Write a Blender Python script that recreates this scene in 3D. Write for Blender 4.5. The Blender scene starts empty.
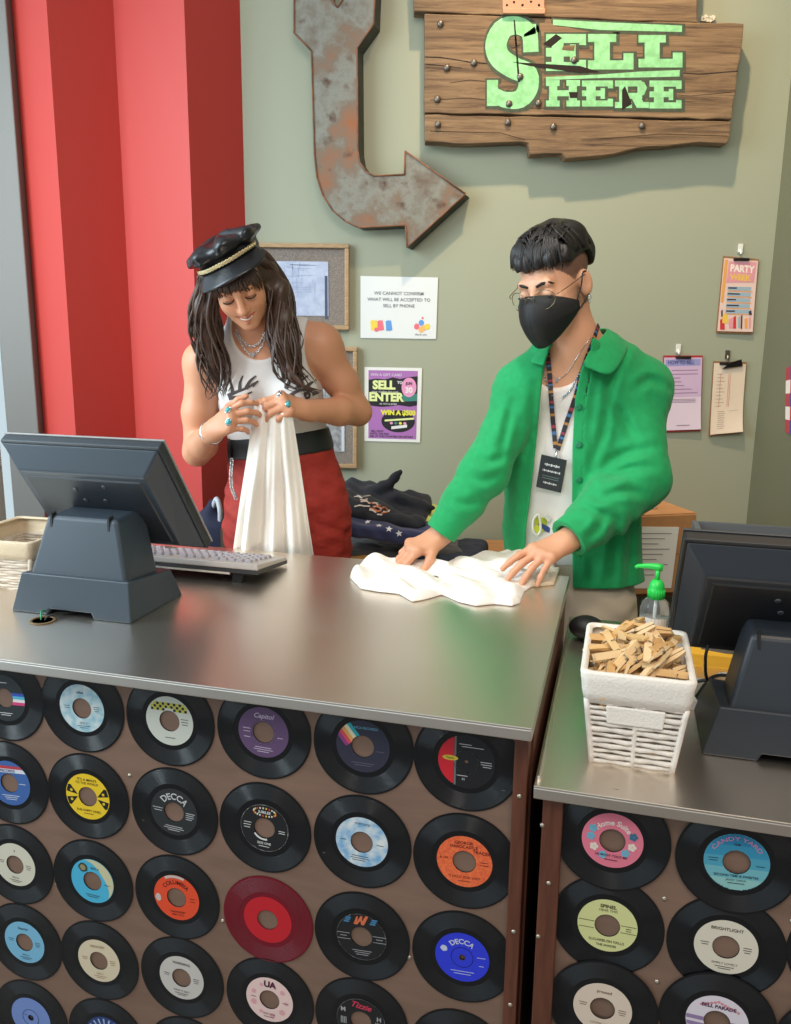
import bpy, bmesh, math, random
import numpy as np
from mathutils import Vector, Matrix

random.seed(7)
rng = np.random.RandomState(11)
scene = bpy.context.scene
COL = scene.collection
PI = math.pi

# ------------------------------------------------------------------ camera
FOCAL, CX, CY, CAMZ = 830.0, 395.5, 512.0, 1.45
PITCH, ROLL, YAW = math.radians(78.1527), math.radians(0.6587), math.radians(15.16639)
cam_d = bpy.data.cameras.new('camera')
cam = bpy.data.objects.new('camera', cam_d)
COL.objects.link(cam)
cam_d.sensor_fit = 'VERTICAL'
cam_d.sensor_height = 32.0
cam_d.lens = 32.0 * FOCAL / 1024.0
cam_d.clip_start = 0.02
CAM_R = Matrix.Rotation(PITCH, 3, 'X') @ Matrix.Rotation(ROLL, 3, 'Z')
cam.matrix_world = Matrix.Translation((0, 0, CAMZ)) @ CAM_R.to_4x4()
scene.camera = cam
CAM_M = np.array(CAM_R)
CAM_C = np.array([0, 0, CAMZ])

# ------------------------------------------------------------------ colour management, world and lights
scene.view_settings.view_transform = 'Standard'
scene.view_settings.look = 'None'
scene.view_settings.gamma = 1.0
scene.view_settings.use_curve_mapping = False
scene.view_settings.exposure = 0.12

def lin(c):
    return tuple((v / 12.92) if v <= 0.04045 else ((v + 0.055) / 1.055) ** 2.4 for v in c)

def rgb(r, g, b):
    return lin((r / 255.0, g / 255.0, b / 255.0))

w = bpy.data.worlds.new('daylight')
scene.world = w
w.use_nodes = True
nt = w.node_tree
bg = nt.nodes['Background']
tc = nt.nodes.new('ShaderNodeTexCoord')
sep = nt.nodes.new('ShaderNodeSeparateXYZ')
ramp = nt.nodes.new('ShaderNodeValToRGB')
mp = nt.nodes.new('ShaderNodeMapRange')
nt.links.new(tc.outputs['Generated'], sep.inputs[0])
nt.links.new(sep.outputs['X'], mp.inputs['Value'])
mp.inputs['From Min'].default_value = -1
mp.inputs['From Max'].default_value = 1
nt.links.new(mp.outputs[0], ramp.inputs[0])
# bright street daylight to the left of the shop, warm dim shop interior elsewhere
ramp.color_ramp.elements[0].position = 0.12
ramp.color_ramp.elements[0].color = (0.80, 1.0, 1.12, 1)
ramp.color_ramp.elements[1].position = 0.45
ramp.color_ramp.elements[1].color = (0.36, 0.34, 0.32, 1)
nt.links.new(ramp.outputs[0], bg.inputs[0])
bg.inputs[1].default_value = 1.0

def area(name, loc, target, size, power, color, spread=180, sy=None):
    d = bpy.data.lights.new(name, 'AREA')
    d.energy = power
    d.color = color
    d.size = size
    if sy:
        d.shape = 'RECTANGLE'
        d.size_y = sy
    d.spread = math.radians(spread)
    o = bpy.data.objects.new(name, d)
    COL.objects.link(o)
    o.location = loc
    o.rotation_euler = (Vector(target) - Vector(loc)).to_track_quat('-Z', 'Y').to_euler()
    return o

def spot(name, loc, target, power, color, angle, blend=0.6, radius=0.08):
    d = bpy.data.lights.new(name, 'SPOT')
    d.energy = power
    d.color = color
    d.spot_size = math.radians(angle)
    d.spot_blend = blend
    d.shadow_soft_size = radius
    o = bpy.data.objects.new(name, d)
    COL.objects.link(o)
    o.location = loc
    o.rotation_euler = (Vector(target) - Vector(loc)).to_track_quat('-Z', 'Y').to_euler()
    return o

WARM = (1.0, 0.74, 0.46)
NEUT = (1.0, 0.93, 0.84)
COOL = (0.78, 0.93, 1.0)
area('window_daylight', (-2.1, 1.5, 2.1), (-0.6, 2.6, 1.3), 1.2, 27, COOL, 110, sy=1.8)
area('shop_ceiling_light', (0.1, -0.3, 3.1), (0.0, 2.0, 1.0), 1.4, 34, NEUT, sy=1.0)
spot('track_spot_counter', (0.05, 1.55, 3.2), (0.12, 1.92, 0.9), 46, NEUT, 36, 0.7, 0.05)
spot('track_spot_sign', (0.25, 2.0, 3.9), (0.85, 3.12, 1.8), 225, WARM, 62, 0.9, 0.05)
spot('track_spot_till', (0.9, 0.9, 3.1), (0.55, 1.7, 1.0), 45, WARM, 50, 0.8, 0.06)

# ------------------------------------------------------------------ geometry of the photograph's view
def ray(u, v):
    return CAM_M @ np.array([(u - CX) / FOCAL, -(v - CY) / FOCAL, -1.0])

def U(u, v, y):
    d = ray(u, v)
    return CAM_C + d * (y / d[1])

def Zp(u, v, z):
    d = ray(u, v)
    return CAM_C + d * ((z - CAMZ) / d[2])

# counter frame: x along the counter front, y into the depth; z stays world z
K_ROT = -YAW
K_O = np.array([-0.7392, 1.4580, 0.0])
K_M = Matrix.Translation(K_O) @ Matrix.Rotation(K_ROT, 4, 'Z')

def K(x, y, z):
    return np.array(K_M @ Vector((x, y, z)))

def Kinv(p):
    return np.array(K_M.inverted() @ Vector(p))

# ------------------------------------------------------------------ objects and tags
def tag(o, label=None, cat=None, group=None, kind=None):
    if label: o['label'] = label
    if cat: o['category'] = cat
    if group: o['group'] = group
    if kind: o['kind'] = kind
    return o

def empty(name, loc=(0, 0, 0), rz=0.0, rot=None):
    o = bpy.data.objects.new(name, None)
    COL.objects.link(o)
    o.location = loc
    o.rotation_euler = rot if rot is not None else (0, 0, rz)
    o.empty_display_size = 0.05
    return o

def children(o):
    return list(o.children)

def copy_tree(o, parent=None):
    c = o.copy()
    COL.objects.link(c)
    if parent is not None:
        c.parent = parent
    for ch in children(o):
        copy_tree(ch, c)
    return c

class MB:
    """collects shapes, builds ONE mesh object"""
    def __init__(s):
        s.v = []; s.f = []; s.m = []; s.sm = []
    def add(s, verts, faces, mi=0, smooth=False, M=None):
        b = len(s.v)
        if M is not None:
            verts = [M @ Vector(p) for p in verts]
        s.v.extend([tuple(p) for p in verts])
        s.f.extend([tuple(i + b for i in f) for f in faces])
        s.m.extend([mi] * len(faces)); s.sm.extend([smooth] * len(faces))
        return s
    def box(s, c, d, mi=0, M=None, R=None):
        x, y, z = d[0] / 2, d[1] / 2, d[2] / 2
        vs = [Vector((a, b, e)) for a in (-x, x) for b in (-y, y) for e in (-z, z)]
        if R is not None: vs = [R @ p for p in vs]
        vs = [p + Vector(c) for p in vs]
        fs = [(0, 1, 3, 2), (4, 6, 7, 5), (0, 4, 5, 1), (2, 3, 7, 6), (0, 2, 6, 4), (1, 5, 7, 3)]
        return s.add(vs, fs, mi, False, M)
    def hexa(s, pts, mi=0, M=None):
        """8 points: bottom ring (4), top ring (4)"""
        fs = [(0, 3, 2, 1), (4, 5, 6, 7), (0, 1, 5, 4), (1, 2, 6, 5), (2, 3, 7, 6), (3, 0, 4, 7)]
        return s.add(pts, fs, mi, False, M)
    def prism(s, poly, a, b, fn, mi=0, smooth=False):
        """poly 2d, extruded between depth a and b; fn(x,y,d)->3d"""
        n = len(poly)
        vs = [fn(x, y, a) for x, y in poly] + [fn(x, y, b) for x, y in poly]
        fs = [tuple(range(n - 1, -1, -1)), tuple(range(n, 2 * n))]
        fs += [(i, (i + 1) % n, n + (i + 1) % n, n + i) for i in range(n)]
        return s.add(vs, fs, mi, smooth)
    def poly(s, pts, mi=0):
        return s.add(pts, [tuple(range(len(pts)))], mi)
    def tube(s, path, r, n=8, mi=0, caps=True, flat=None):
        P = [np.array(p, float) for p in path]
        m = len(P)
        if not hasattr(r, '__len__'): r = [r] * m
        up = None
        vs, fs = [], []
        for i in range(m):
            t = P[min(i + 1, m - 1)] - P[max(i - 1, 0)]
            t = t / (np.linalg.norm(t) + 1e-12)
            if up is None:
                up = np.array([0, 0, 1.0]) if abs(t[2]) < 0.9 else np.array([1.0, 0, 0])
                if flat is not None: up = np.array(flat[0], float)
            a = np.cross(up, t); a /= (np.linalg.norm(a) + 1e-12)
            b = np.cross(t, a)
            up = b if flat is None else up
            k = 1.0 if flat is None else flat[1]
            for j in range(n):
                th = 2 * PI * j / n
                vs.append(P[i] + r[i] * (math.cos(th) * a + k * math.sin(th) * b))
        for i in range(m - 1):
            for j in range(n):
                fs.append((i * n + j, i * n + (j + 1) % n, (i + 1) * n + (j + 1) % n, (i + 1) * n + j))
        if caps:
            fs.append(tuple(range(n - 1, -1, -1)))
            fs.append(tuple((m - 1) * n + j for j in range(n)))
        return s.add(vs, fs, mi, True)
    def lathe(s, prof, n=32, mi=0, fn=None, close=False, smooth=True):
        """prof list of (r, h); fn(x,y,h)->3d"""
        fn = fn or (lambda x, y, h: (x, y, h))
        vs, fs = [], []
        for r, h in prof:
            for j in range(n):
                th = 2 * PI * j / n
                vs.append(fn(r * math.cos(th), r * math.sin(th), h))
        m = len(prof)
        for i in range(m - 1):
            for j in range(n):
                fs.append((i * n + j, i * n + (j + 1) % n, (i + 1) * n + (j + 1) % n, (i + 1) * n + j))
        if not close:
            if prof[0][0] > 1e-6: fs.append(tuple(range(n - 1, -1, -1)))
            if prof[-1][0] > 1e-6: fs.append(tuple((m - 1) * n + j for j in range(n)))
        else:
            for j in range(n):
                fs.append(((m - 1) * n + j, (m - 1) * n + (j + 1) % n, (j + 1) % n, j))
        return s.add(vs, fs, mi, smooth)
    def grid(s, fn, nu, nv, mi=0, smooth=True):
        vs = [fn(i / (nu - 1), j / (nv - 1)) for j in range(nv) for i in range(nu)]
        fs = [(j * nu + i, j * nu + i + 1, (j + 1) * nu + i + 1, (j + 1) * nu + i) for j in range(nv - 1) for i in range(nu - 1)]
        return s.add(vs, fs, mi, smooth)
    def build(s, name, mats, parent=None, bevel=0, loc=None, rot=None, solid=0, subsurf=0, seg=2):
        me = bpy.data.meshes.new(name)
        me.from_pydata([tuple(map(float, p)) for p in s.v], [], s.f)
        if not isinstance(mats, (list, tuple)): mats = [mats]
        for m in mats: me.materials.append(m)
        me.polygons.foreach_set('material_index', s.m)
        me.polygons.foreach_set('use_smooth', s.sm)
        me.update()
        bm = bmesh.new(); bm.from_mesh(me)
        bmesh.ops.remove_doubles(bm, verts=bm.verts, dist=1e-6)
        bmesh.ops.recalc_face_normals(bm, faces=bm.faces)
        bm.to_mesh(me); bm.free()
        o = bpy.data.objects.new(name, me)
        COL.objects.link(o)
        if parent is not None: o.parent = parent
        if loc is not None: o.location = loc
        if rot is not None: o.rotation_euler = rot
        if solid:
            md = o.modifiers.new('solid', 'SOLIDIFY'); md.thickness = solid; md.offset = 0
        if subsurf:
            md = o.modifiers.new('sub', 'SUBSURF'); md.levels = subsurf; md.render_levels = subsurf
        if bevel:
            md = o.modifiers.new('bevel', 'BEVEL'); md.width = bevel; md.segments = seg; md.limit_method = 'ANGLE'
            md.angle_limit = math.radians(35)
        return o

def spline(pts, n):
    """Catmull-Rom through points"""
    P = [np.array(p, float) for p in pts]
    P = [2 * P[0] - P[1]] + P + [2 * P[-1] - P[-2]]
    out = []
    m = len(P) - 3
    for k in range(n):
        t = k / (n - 1) * m
        i = min(int(t), m - 1); t -= i
        a, b, c, d = P[i:i + 4]
        out.append(0.5 * (2 * b + (c - a) * t + (2 * a - 5 * b + 4 * c - d) * t * t + (3 * b - a - 3 * c + d) * t ** 3))
    return out

# ------------------------------------------------------------------ lettering
_txt = {}
def text_geo(s, size=1.0, align='CENTER', shear=0.0, bold=0.0):
    key = (s, align, shear, bold)
    if key not in _txt:
        cu = bpy.data.curves.new('t', 'FONT')
        cu.body = s; cu.size = 1.0; cu.align_x = align; cu.align_y = 'CENTER'; cu.shear = shear
        cu.offset = bold; cu.resolution_u = 3
        ob = bpy.data.objects.new('t', cu)
        COL.objects.link(ob)
        dg = bpy.context.evaluated_depsgraph_get()
        me = ob.evaluated_get(dg).to_mesh()
        _txt[key] = ([tuple(v.co) for v in me.vertices], [tuple(p.vertices) for p in me.polygons])
        ob.evaluated_get(dg).to_mesh_clear()
        bpy.data.objects.remove(ob); bpy.data.curves.remove(cu)
    vs, fs = _txt[key]
    return [(x * size, y * size) for x, y, z in vs], fs

def put_text(mb, s, size, fn, mi=0, center=(0, 0), rot=0.0, arc=None, sx=1.0, align='CENTER', shear=0.0, bold=0.0):
    """fn(x,y)->3d; arc=(R) bends the line round the origin, read from inside the circle top"""
    vs, fs = text_geo(s, size, align, shear, bold)
    out = []
    c, sn = math.cos(rot), math.sin(rot)
    for x, y in vs:
        x *= sx
        if arc:
            if arc > 0:
                a = PI / 2 - x / arc; rr = arc + y
            else:
                a = -PI / 2 + x / -arc; rr = -arc - y
            x, y = rr * math.cos(a), rr * math.sin(a)
        x, y = x * c - y * sn + center[0], x * sn + y * c + center[1]
        out.append(fn(x, y))
    mb.add(out, fs, mi)

# ------------------------------------------------------------------ materials
def mat(name, color, rough=0.5, metal=0.0, var=0.0, scale=20.0, bump=0.0, bscale=None, color2=None, spec=None, sss=0.0, coat=0.0, trans=0.0, attr=None, sheen=0.0, stretch=None, detail=3.0):
    m = bpy.data.materials.new(name)
    m.use_nodes = True
    n = m.node_tree.nodes; l = m.node_tree.links
    b = n['Principled BSDF']
    b.inputs['Base Color'].default_value = (*color, 1)
    b.inputs['Roughness'].default_value = rough
    b.inputs['Metallic'].default_value = metal
    if spec is not None: b.inputs['Specular IOR Level'].default_value = spec
    if sss:
        b.inputs['Subsurface Weight'].default_value = sss
        b.inputs['Subsurface Radius'].default_value = (0.012, 0.005, 0.003)
        b.inputs['Subsurface Scale'].default_value = 0.6
    if coat: b.inputs['Coat Weight'].default_value = coat
    if trans: b.inputs['Transmission Weight'].default_value = trans
    if sheen:
        b.inputs['Sheen Weight'].default_value = sheen
    col = None
    if var or color2 or bump:
        tcn = n.new('ShaderNodeTexCoord')
        src = tcn.outputs['Object']
        if stretch:
            mpn = n.new('ShaderNodeMapping'); mpn.inputs['Scale'].default_value = stretch
            l.new(src, mpn.inputs[0]); src = mpn.outputs[0]
    if var or color2:
        nz = n.new('ShaderNodeTexNoise'); nz.inputs['Scale'].default_value = scale; nz.inputs['Detail'].default_value = detail
        l.new(src, nz.inputs['Vector'])
        mx = n.new('ShaderNodeMix'); mx.data_type = 'RGBA'
        c2 = color2 or tuple(max(0, v * (1 - var)) for v in color)
        c1 = color if color2 else tuple(min(1, v * (1 + var)) for v in color)
        mx.inputs['A'].default_value = (*c1, 1); mx.inputs['B'].default_value = (*c2, 1)
        rp = n.new('ShaderNodeMapRange'); rp.inputs['From Min'].default_value = 0.35; rp.inputs['From Max'].default_value = 0.65
        l.new(nz.outputs['Fac'], rp.inputs['Value']); l.new(rp.outputs[0], mx.inputs['Factor'])
        col = mx.outputs['Result']
    if attr:
        at = n.new('ShaderNodeVertexColor'); at.layer_name = attr
        mu = n.new('ShaderNodeMix'); mu.data_type = 'RGBA'; mu.blend_type = 'MULTIPLY'; mu.inputs['Factor'].default_value = 1.0
        if col is not None: l.new(col, mu.inputs['A'])
        else: mu.inputs['A'].default_value = (*color, 1)
        l.new(at.outputs['Color'], mu.inputs['B']); col = mu.outputs['Result']
    if col is not None: l.new(col, b.inputs['Base Color'])
    if bump:
        nb = n.new('ShaderNodeTexNoise'); nb.inputs['Scale'].default_value = bscale or scale * 3; nb.inputs['Detail'].default_value = 2
        l.new(src, nb.inputs['Vector'])
        bp = n.new('ShaderNodeBump'); bp.inputs['Strength'].default_value = bump; bp.inputs['Distance'].default_value = 0.004
        l.new(nb.outputs['Fac'], bp.inputs['Height']); l.new(bp.outputs[0], b.inputs['Normal'])
    return m

_flat = {}
def ink(r, g, b, rough=0.55):
    k = (r, g, b, rough)
    if k not in _flat:
        _flat[k] = mat('ink_%d_%d_%d' % (r, g, b), rgb(r, g, b), rough)
    return _flat[k]
# ------------------------------------------------------------------ smooth bodies: signed fields meshed with surface nets
class Field:
    def __init__(s, lo, hi, h):
        s.lo = np.array(lo, float); s.h = h
        s.n = np.ceil((np.array(hi) - s.lo) / h).astype(int) + 1
        s.d = np.full(s.n, 1.0, np.float32)
    def copy(s):
        f = Field.__new__(Field); f.lo = s.lo; f.h = s.h; f.n = s.n; f.d = s.d.copy(); return f
    def win(s, lo, hi):
        a = np.clip(np.floor((np.array(lo) - s.lo) / s.h).astype(int), 0, s.n)
        b = np.clip(np.ceil((np.array(hi) - s.lo) / s.h).astype(int) + 1, 0, s.n)
        if np.any(b <= a): return None
        ax = [(s.lo[i] + np.arange(a[i], b[i]) * s.h).astype(np.float32) for i in range(3)]
        return tuple(slice(a[i], b[i]) for i in range(3)), ax[0][:, None, None], ax[1][None, :, None], ax[2][None, None, :]
    def op(s, prim, k=0.0, mode='add'):
        fn, lo, hi = prim
        m = k + 3 * s.h + 0.012
        wn = s.win(np.array(lo) - m, np.array(hi) + m)
        if wn is None: return s
        sl, X, Y, Z = wn
        b = fn(X, Y, Z); a = s.d[sl]
        if mode == 'add':
            r = np.minimum(a, b)
            if k > 0:
                h = np.maximum(k - np.abs(a - b), 0) / k; r = r - h * h * k * 0.25
        else:
            b = -b
            r = np.maximum(a, b)
            if k > 0:
                h = np.maximum(k - np.abs(a - b), 0) / k; r = r + h * h * k * 0.25
        s.d[sl] = r
        return s
    def add(s, prim, k=0.0): return s.op(prim, k, 'add')
    def sub(s, prim, k=0.0): return s.op(prim, k, 'sub')
    def coords(s):
        ax = [(s.lo[i] + np.arange(s.n[i]) * s.h).astype(np.float32) for i in range(3)]
        return ax[0][:, None, None], ax[1][None, :, None], ax[2][None, None, :]
    def mesh(s):
        d = s.d; ins = d < 0
        n = np.array(d.shape)
        c = np.zeros(n - 1, np.int8)
        offs = [(i, j, k) for i in (0, 1) for j in (0, 1) for k in (0, 1)]
        for i, j, k in offs:
            c += ins[i:n[0] - 1 + i, j:n[1] - 1 + j, k:n[2] - 1 + k]
        act = np.argwhere((c > 0) & (c < 8))
        idx = np.full(n - 1, -1, np.int32)
        idx[tuple(act.T)] = np.arange(len(act))
        acc = np.zeros((len(act), 3)); cnt = np.zeros(len(act))
        val = {o: d[act[:, 0] + o[0], act[:, 1] + o[1], act[:, 2] + o[2]] for o in offs}
        for o in offs:
            for ax in range(3):
                if o[ax]: continue
                q = list(o); q[ax] = 1; q = tuple(q)
                a, b = val[o], val[q]
                m = (a < 0) != (b < 0)
                t = a[m] / (a[m] - b[m])
                p = np.tile(np.array(o, float), (len(t), 1)); p[:, ax] = t
                acc[m] += p; cnt[m] += 1
        V = s.lo + (act + acc / cnt[:, None]) * s.h
        faces = []
        for ax in range(3):
            u, v = (ax + 1) % 3, (ax + 2) % 3
            sl0 = [slice(None)] * 3; sl1 = [slice(None)] * 3
            sl0[ax] = slice(0, -1); sl1[ax] = slice(1, None)
            e0 = ins[tuple(sl0)]; e1 = ins[tuple(sl1)]
            E = np.argwhere(e0 != e1)
            E = E[(E[:, u] > 0) & (E[:, v] > 0) & (E[:, u] < n[u] - 1) & (E[:, v] < n[v] - 1)]
            flip = e1[tuple(E.T)]
            q = []
            for du, dv in ((1, 1), (0, 1), (0, 0), (1, 0)):
                e = E.copy(); e[:, u] -= du; e[:, v] -= dv
                q.append(idx[tuple(e.T)])
            Q = np.stack(q, 1)
            Q[flip] = Q[flip][:, ::-1]
            faces.append(Q)
        return V, np.concatenate(faces)

def _nrm(v):
    v = np.array(v, float); return v / (np.linalg.norm(v) + 1e-12)

def cap(p0, p1, r0, r1, flat=None):
    p0 = np.array(p0, float); p1 = np.array(p1, float)
    R = max(r0, r1) * (1 if flat is None else max(1, flat[1]))
    lo = np.minimum(p0, p1) - R; hi = np.maximum(p0, p1) + R
    ba = p1 - p0
    if flat is not None:
        ax = _nrm(flat[0]); g = 1.0 / flat[1] - 1.0
        bb = ba + g * ba.dot(ax) * ax
    else: bb = ba
    L = bb.dot(bb) + 1e-12
    def fn(X, Y, Z):
        x, y, z = X - p0[0], Y - p0[1], Z - p0[2]
        if flat is not None:
            q = (x * ax[0] + y * ax[1] + z * ax[2]) * g
            x, y, z = x + q * ax[0], y + q * ax[1], z + q * ax[2]
        h = np.clip((x * bb[0] + y * bb[1] + z * bb[2]) / L, 0, 1)
        return (np.sqrt((x - bb[0] * h) ** 2 + (y - bb[1] * h) ** 2 + (z - bb[2] * h) ** 2) - (r0 + (r1 - r0) * h)).astype(np.float32)
    return fn, lo, hi

def ell(c, r, R=None):
    c = np.array(c, float); r = np.array(r, float)
    R = np.eye(3) if R is None else np.array(R)
    m = r.max()
    ext = np.sqrt(((R * r) ** 2).sum(1))
    def fn(X, Y, Z):
        x, y, z = X - c[0], Y - c[1], Z - c[2]
        a = x * R[0, 0] + y * R[1, 0] + z * R[2, 0]
        b = x * R[0, 1] + y * R[1, 1] + z * R[2, 1]
        e = x * R[0, 2] + y * R[1, 2] + z * R[2, 2]
        k0 = np.sqrt((a / r[0]) ** 2 + (b / r[1]) ** 2 + (e / r[2]) ** 2)
        k1 = np.sqrt((a / r[0] ** 2) ** 2 + (b / r[1] ** 2) ** 2 + (e / r[2] ** 2) ** 2) + 1e-9
        return (k0 * (k0 - 1) / k1).astype(np.float32)
    return fn, c - ext, c + ext

def rbox(c, half, rad, R=None):
    c = np.array(c, float); half = np.array(half, float)
    R = np.eye(3) if R is None else np.array(R)
    ext = np.abs(R) @ half + rad
    def fn(X, Y, Z):
        x, y, z = X - c[0], Y - c[1], Z - c[2]
        q = [np.abs(x * R[0, i] + y * R[1, i] + z * R[2, i]) - half[i] + rad for i in range(3)]
        o = np.sqrt(sum(np.maximum(t, 0) ** 2 for t in q)) + np.minimum(np.maximum(np.maximum(q[0], q[1]), q[2]), 0)
        return (o - rad).astype(np.float32)
    return fn, c - ext, c + ext

def chain(F, pts, rs, k=0.02, flat=None):
    for i in range(len(pts) - 1):
        F.add(cap(pts[i], pts[i + 1], rs[i], rs[i + 1], flat), k if i or k else 0)

def wob(X, Y, Z, f, s=0.0):
    """smooth pseudo noise about -1..1"""
    return (np.sin(f * (X * 1.0 + Y * 0.6 + Z * 0.3) + 1.3 + s) * np.sin(f * (0.4 * X - 0.9 * Y + 0.5 * Z) + 0.7 + 2 * s)
            + 0.6 * np.sin(f * (1.7 * Z + 0.8 * X - 0.3 * Y) + 2.1 + 3 * s) * np.sin(f * (1.3 * Y + 0.9 * X) + s)) / 1.3

def field_obj(F, name, mats, parent=None, origin=(0, 0, 0), smooth=1, tint=None):
    V, Q = F.mesh()
    if smooth:
        for _ in range(smooth):
            acc = np.zeros_like(V); cnt = np.zeros(len(V))
            for i in range(4):
                a, b = Q[:, i], Q[:, (i + 1) % 4]
                np.add.at(acc, a, V[b]); np.add.at(cnt, a, 1)
                np.add.at(acc, b, V[a]); np.add.at(cnt, b, 1)
            V = 0.5 * V + 0.5 * acc / np.maximum(cnt, 1)[:, None]
    me = bpy.data.meshes.new(name)
    W = (V - np.array(origin)).astype(np.float32)
    me.vertices.add(len(W)); me.vertices.foreach_set('co', W.ravel())
    me.loops.add(len(Q) * 4); me.loops.foreach_set('vertex_index', Q.astype(np.int32).ravel())
    me.polygons.add(len(Q))
    me.polygons.foreach_set('loop_start', np.arange(0, len(Q) * 4, 4, dtype=np.int32))
    me.polygons.foreach_set('loop_total', np.full(len(Q), 4, np.int32))
    me.update(calc_edges=True); me.validate()
    me.polygons.foreach_set('use_smooth', np.ones(len(me.polygons), bool))
    for m in (mats if isinstance(mats, (list, tuple)) else [mats]): me.materials.append(m)
    if tint is not None and len(me.vertices) == len(V):
        ca = me.color_attributes.new('tint', 'FLOAT_COLOR', 'POINT')
        c = np.ones((len(V), 4), np.float32); c[:, :3] = tint(V)
        ca.data.foreach_set('color', c.ravel())
    o = bpy.data.objects.new(name, me)
    COL.objects.link(o)
    if parent is not None: o.parent = parent
    return o
# ------------------------------------------------------------------ the room
WY = 3.12
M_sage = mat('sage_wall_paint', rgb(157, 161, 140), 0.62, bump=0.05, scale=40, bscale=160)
M_sage_shade = mat('sage_wall_right_shade', rgb(108, 110, 88), 0.7)  # shadow in the right-hand corner is put into this darker sage colour
M_red = mat('red_wall_paint', rgb(190, 60, 52), 0.55, bump=0.04, scale=40, bscale=140)
M_floor = mat('concrete_floor', rgb(120, 112, 104), 0.5, var=0.15, scale=4)
M_alu = mat('window_aluminium', rgb(118, 115, 110), 0.5, 0.2)
M_cream = mat('window_trim_cream', rgb(205, 200, 185), 0.5)
def glassmat():
    m = bpy.data.materials.new('clear_glass'); m.use_nodes = True
    b = m.node_tree.nodes['Principled BSDF']
    b.inputs['Transmission Weight'].default_value = 1; b.inputs['Roughness'].default_value = 0.0
    b.inputs['IOR'].default_value = 1.05; b.inputs['Base Color'].default_value = (0.95, 1, 1, 1)
    return m
M_glass = glassmat()

def struct(mb, name, m, bevel=0):
    o = mb.build(name, m, bevel=bevel); o['kind'] = 'structure'; return o

mb = MB(); mb.box((0.0, 1.4, -0.05), (6.0, 6.0, 0.1)); struct(mb, 'floor', M_floor)
mb = MB(); mb.box((0.43, WY + 0.05, 1.6), (1.98, 0.1, 3.2)); struct(mb, 'wall_back', M_sage)
mb = MB(); mb.box((1.40, 2.27, 1.6), (0.1, 1.7, 3.2)); struct(mb, 'wall_right', M_sage_shade)
# red folded wall between the sage wall and the window (plan view zigzag, given real thickness)
zx = [(-0.545, 3.125), (-0.702, 2.96), (-0.972, 3.09), (-1.135, 2.93), (-1.285, 3.02)]
back = [(x, 3.26) for x, y in reversed(zx)]
mb = MB(); mb.prism(zx + back, 0.0, 3.2, lambda x, y, d: (x, y, d)); struct(mb, 'wall_left', M_red)
mb = MB(); mb.prism([(-0.555, 3.10), (-0.551, 3.12), (-0.56, 3.13)], 0.0, 3.2, lambda x, y, d: (x, y, d))
# window
wroot = empty('window_1', (0, 0, 0)); wroot['kind'] = 'structure'
mb = MB()
mb.box((-1.345, 3.03, 1.6), (0.115, 0.10, 3.2)); mb.box((-1.9, 3.05, 0.35), (1.02, 0.1, 0.7)); mb.box((-1.9, 3.05, 3.0), (1.02, 0.1, 0.4))
mb.build('window_frame', M_alu, wroot, bevel=0.004)
mb = MB(); mb.box((-1.5, 3.045, 1.75), (0.05, 0.06, 2.1)); mb.build('mullion', M_cream, wroot, bevel=0.003)
mb = MB(); mb.box((-1.88, 3.06, 1.75), (1.0, 0.006, 2.12)); mb.build('window_pane', M_glass, wroot)

# ------------------------------------------------------------------ counters
def steel(name, c, rough):
    m = mat(name, c, rough, 1.0)
    n = m.node_tree.nodes; l = m.node_tree.links; b = n['Principled BSDF']
    t = n.new('ShaderNodeTexCoord'); mpn = n.new('ShaderNodeMapping'); mpn.inputs['Scale'].default_value = (2.5, 160, 1)
    nz = n.new('ShaderNodeTexNoise'); nz.inputs['Scale'].default_value = 3; nz.inputs['Detail'].default_value = 4
    l.new(t.outputs['Object'], mpn.inputs[0]); l.new(mpn.outputs[0], nz.inputs['Vector'])
    nz2 = n.new('ShaderNodeTexNoise'); nz2.inputs['Scale'].default_value = 9; nz2.inputs['Detail'].default_value = 5
    l.new(t.outputs['Object'], nz2.inputs['Vector'])
    mr = n.new('ShaderNodeMapRange'); mr.inputs['From Min'].default_value = 0.2; mr.inputs['From Max'].default_value = 0.8
    mr.inputs['To Min'].default_value = rough - 0.02; mr.inputs['To Max'].default_value = rough + 0.03
    l.new(nz2.outputs['Fac'], mr.inputs['Value']); l.new(mr.outputs[0], b.inputs['Roughness'])
    return m
M_steel = steel('brushed_steel', rgb(234, 225, 214), 0.33)
M_board = mat('brown_hardboard', rgb(128, 100, 84), 0.6, var=0.10, scale=6, stretch=(1, 1, 5), bump=0.05, bscale=60)
M_trim = mat('dark_wood_trim', rgb(98, 56, 40), 0.42, var=0.22, scale=14, stretch=(6, 6, 0.6))
M_carcass = mat('dark_carcass', rgb(40, 32, 28), 0.7)
M_screw = mat('screw_zinc', rgb(190, 180, 165), 0.35, 0.9)

def screw(parent, x, z, y=-0.0125):
    b = MB()
    b.lathe([(0.0042, y + 0.0025), (0.0040, y), (0.0030, y - 0.0016), (0.0, y - 0.002)], 12, fn=lambda a, c, h: (x + a, h, z + c))
    b.box((x, y - 0.002, z), (0.005, 0.0008, 0.0008))
    b.build('screw', M_screw, parent)

def kroot(name, x=0, y=0, z=0, rz=0.0):
    return empty(name, tuple(K(x, y, z)), K_ROT + rz)

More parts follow.
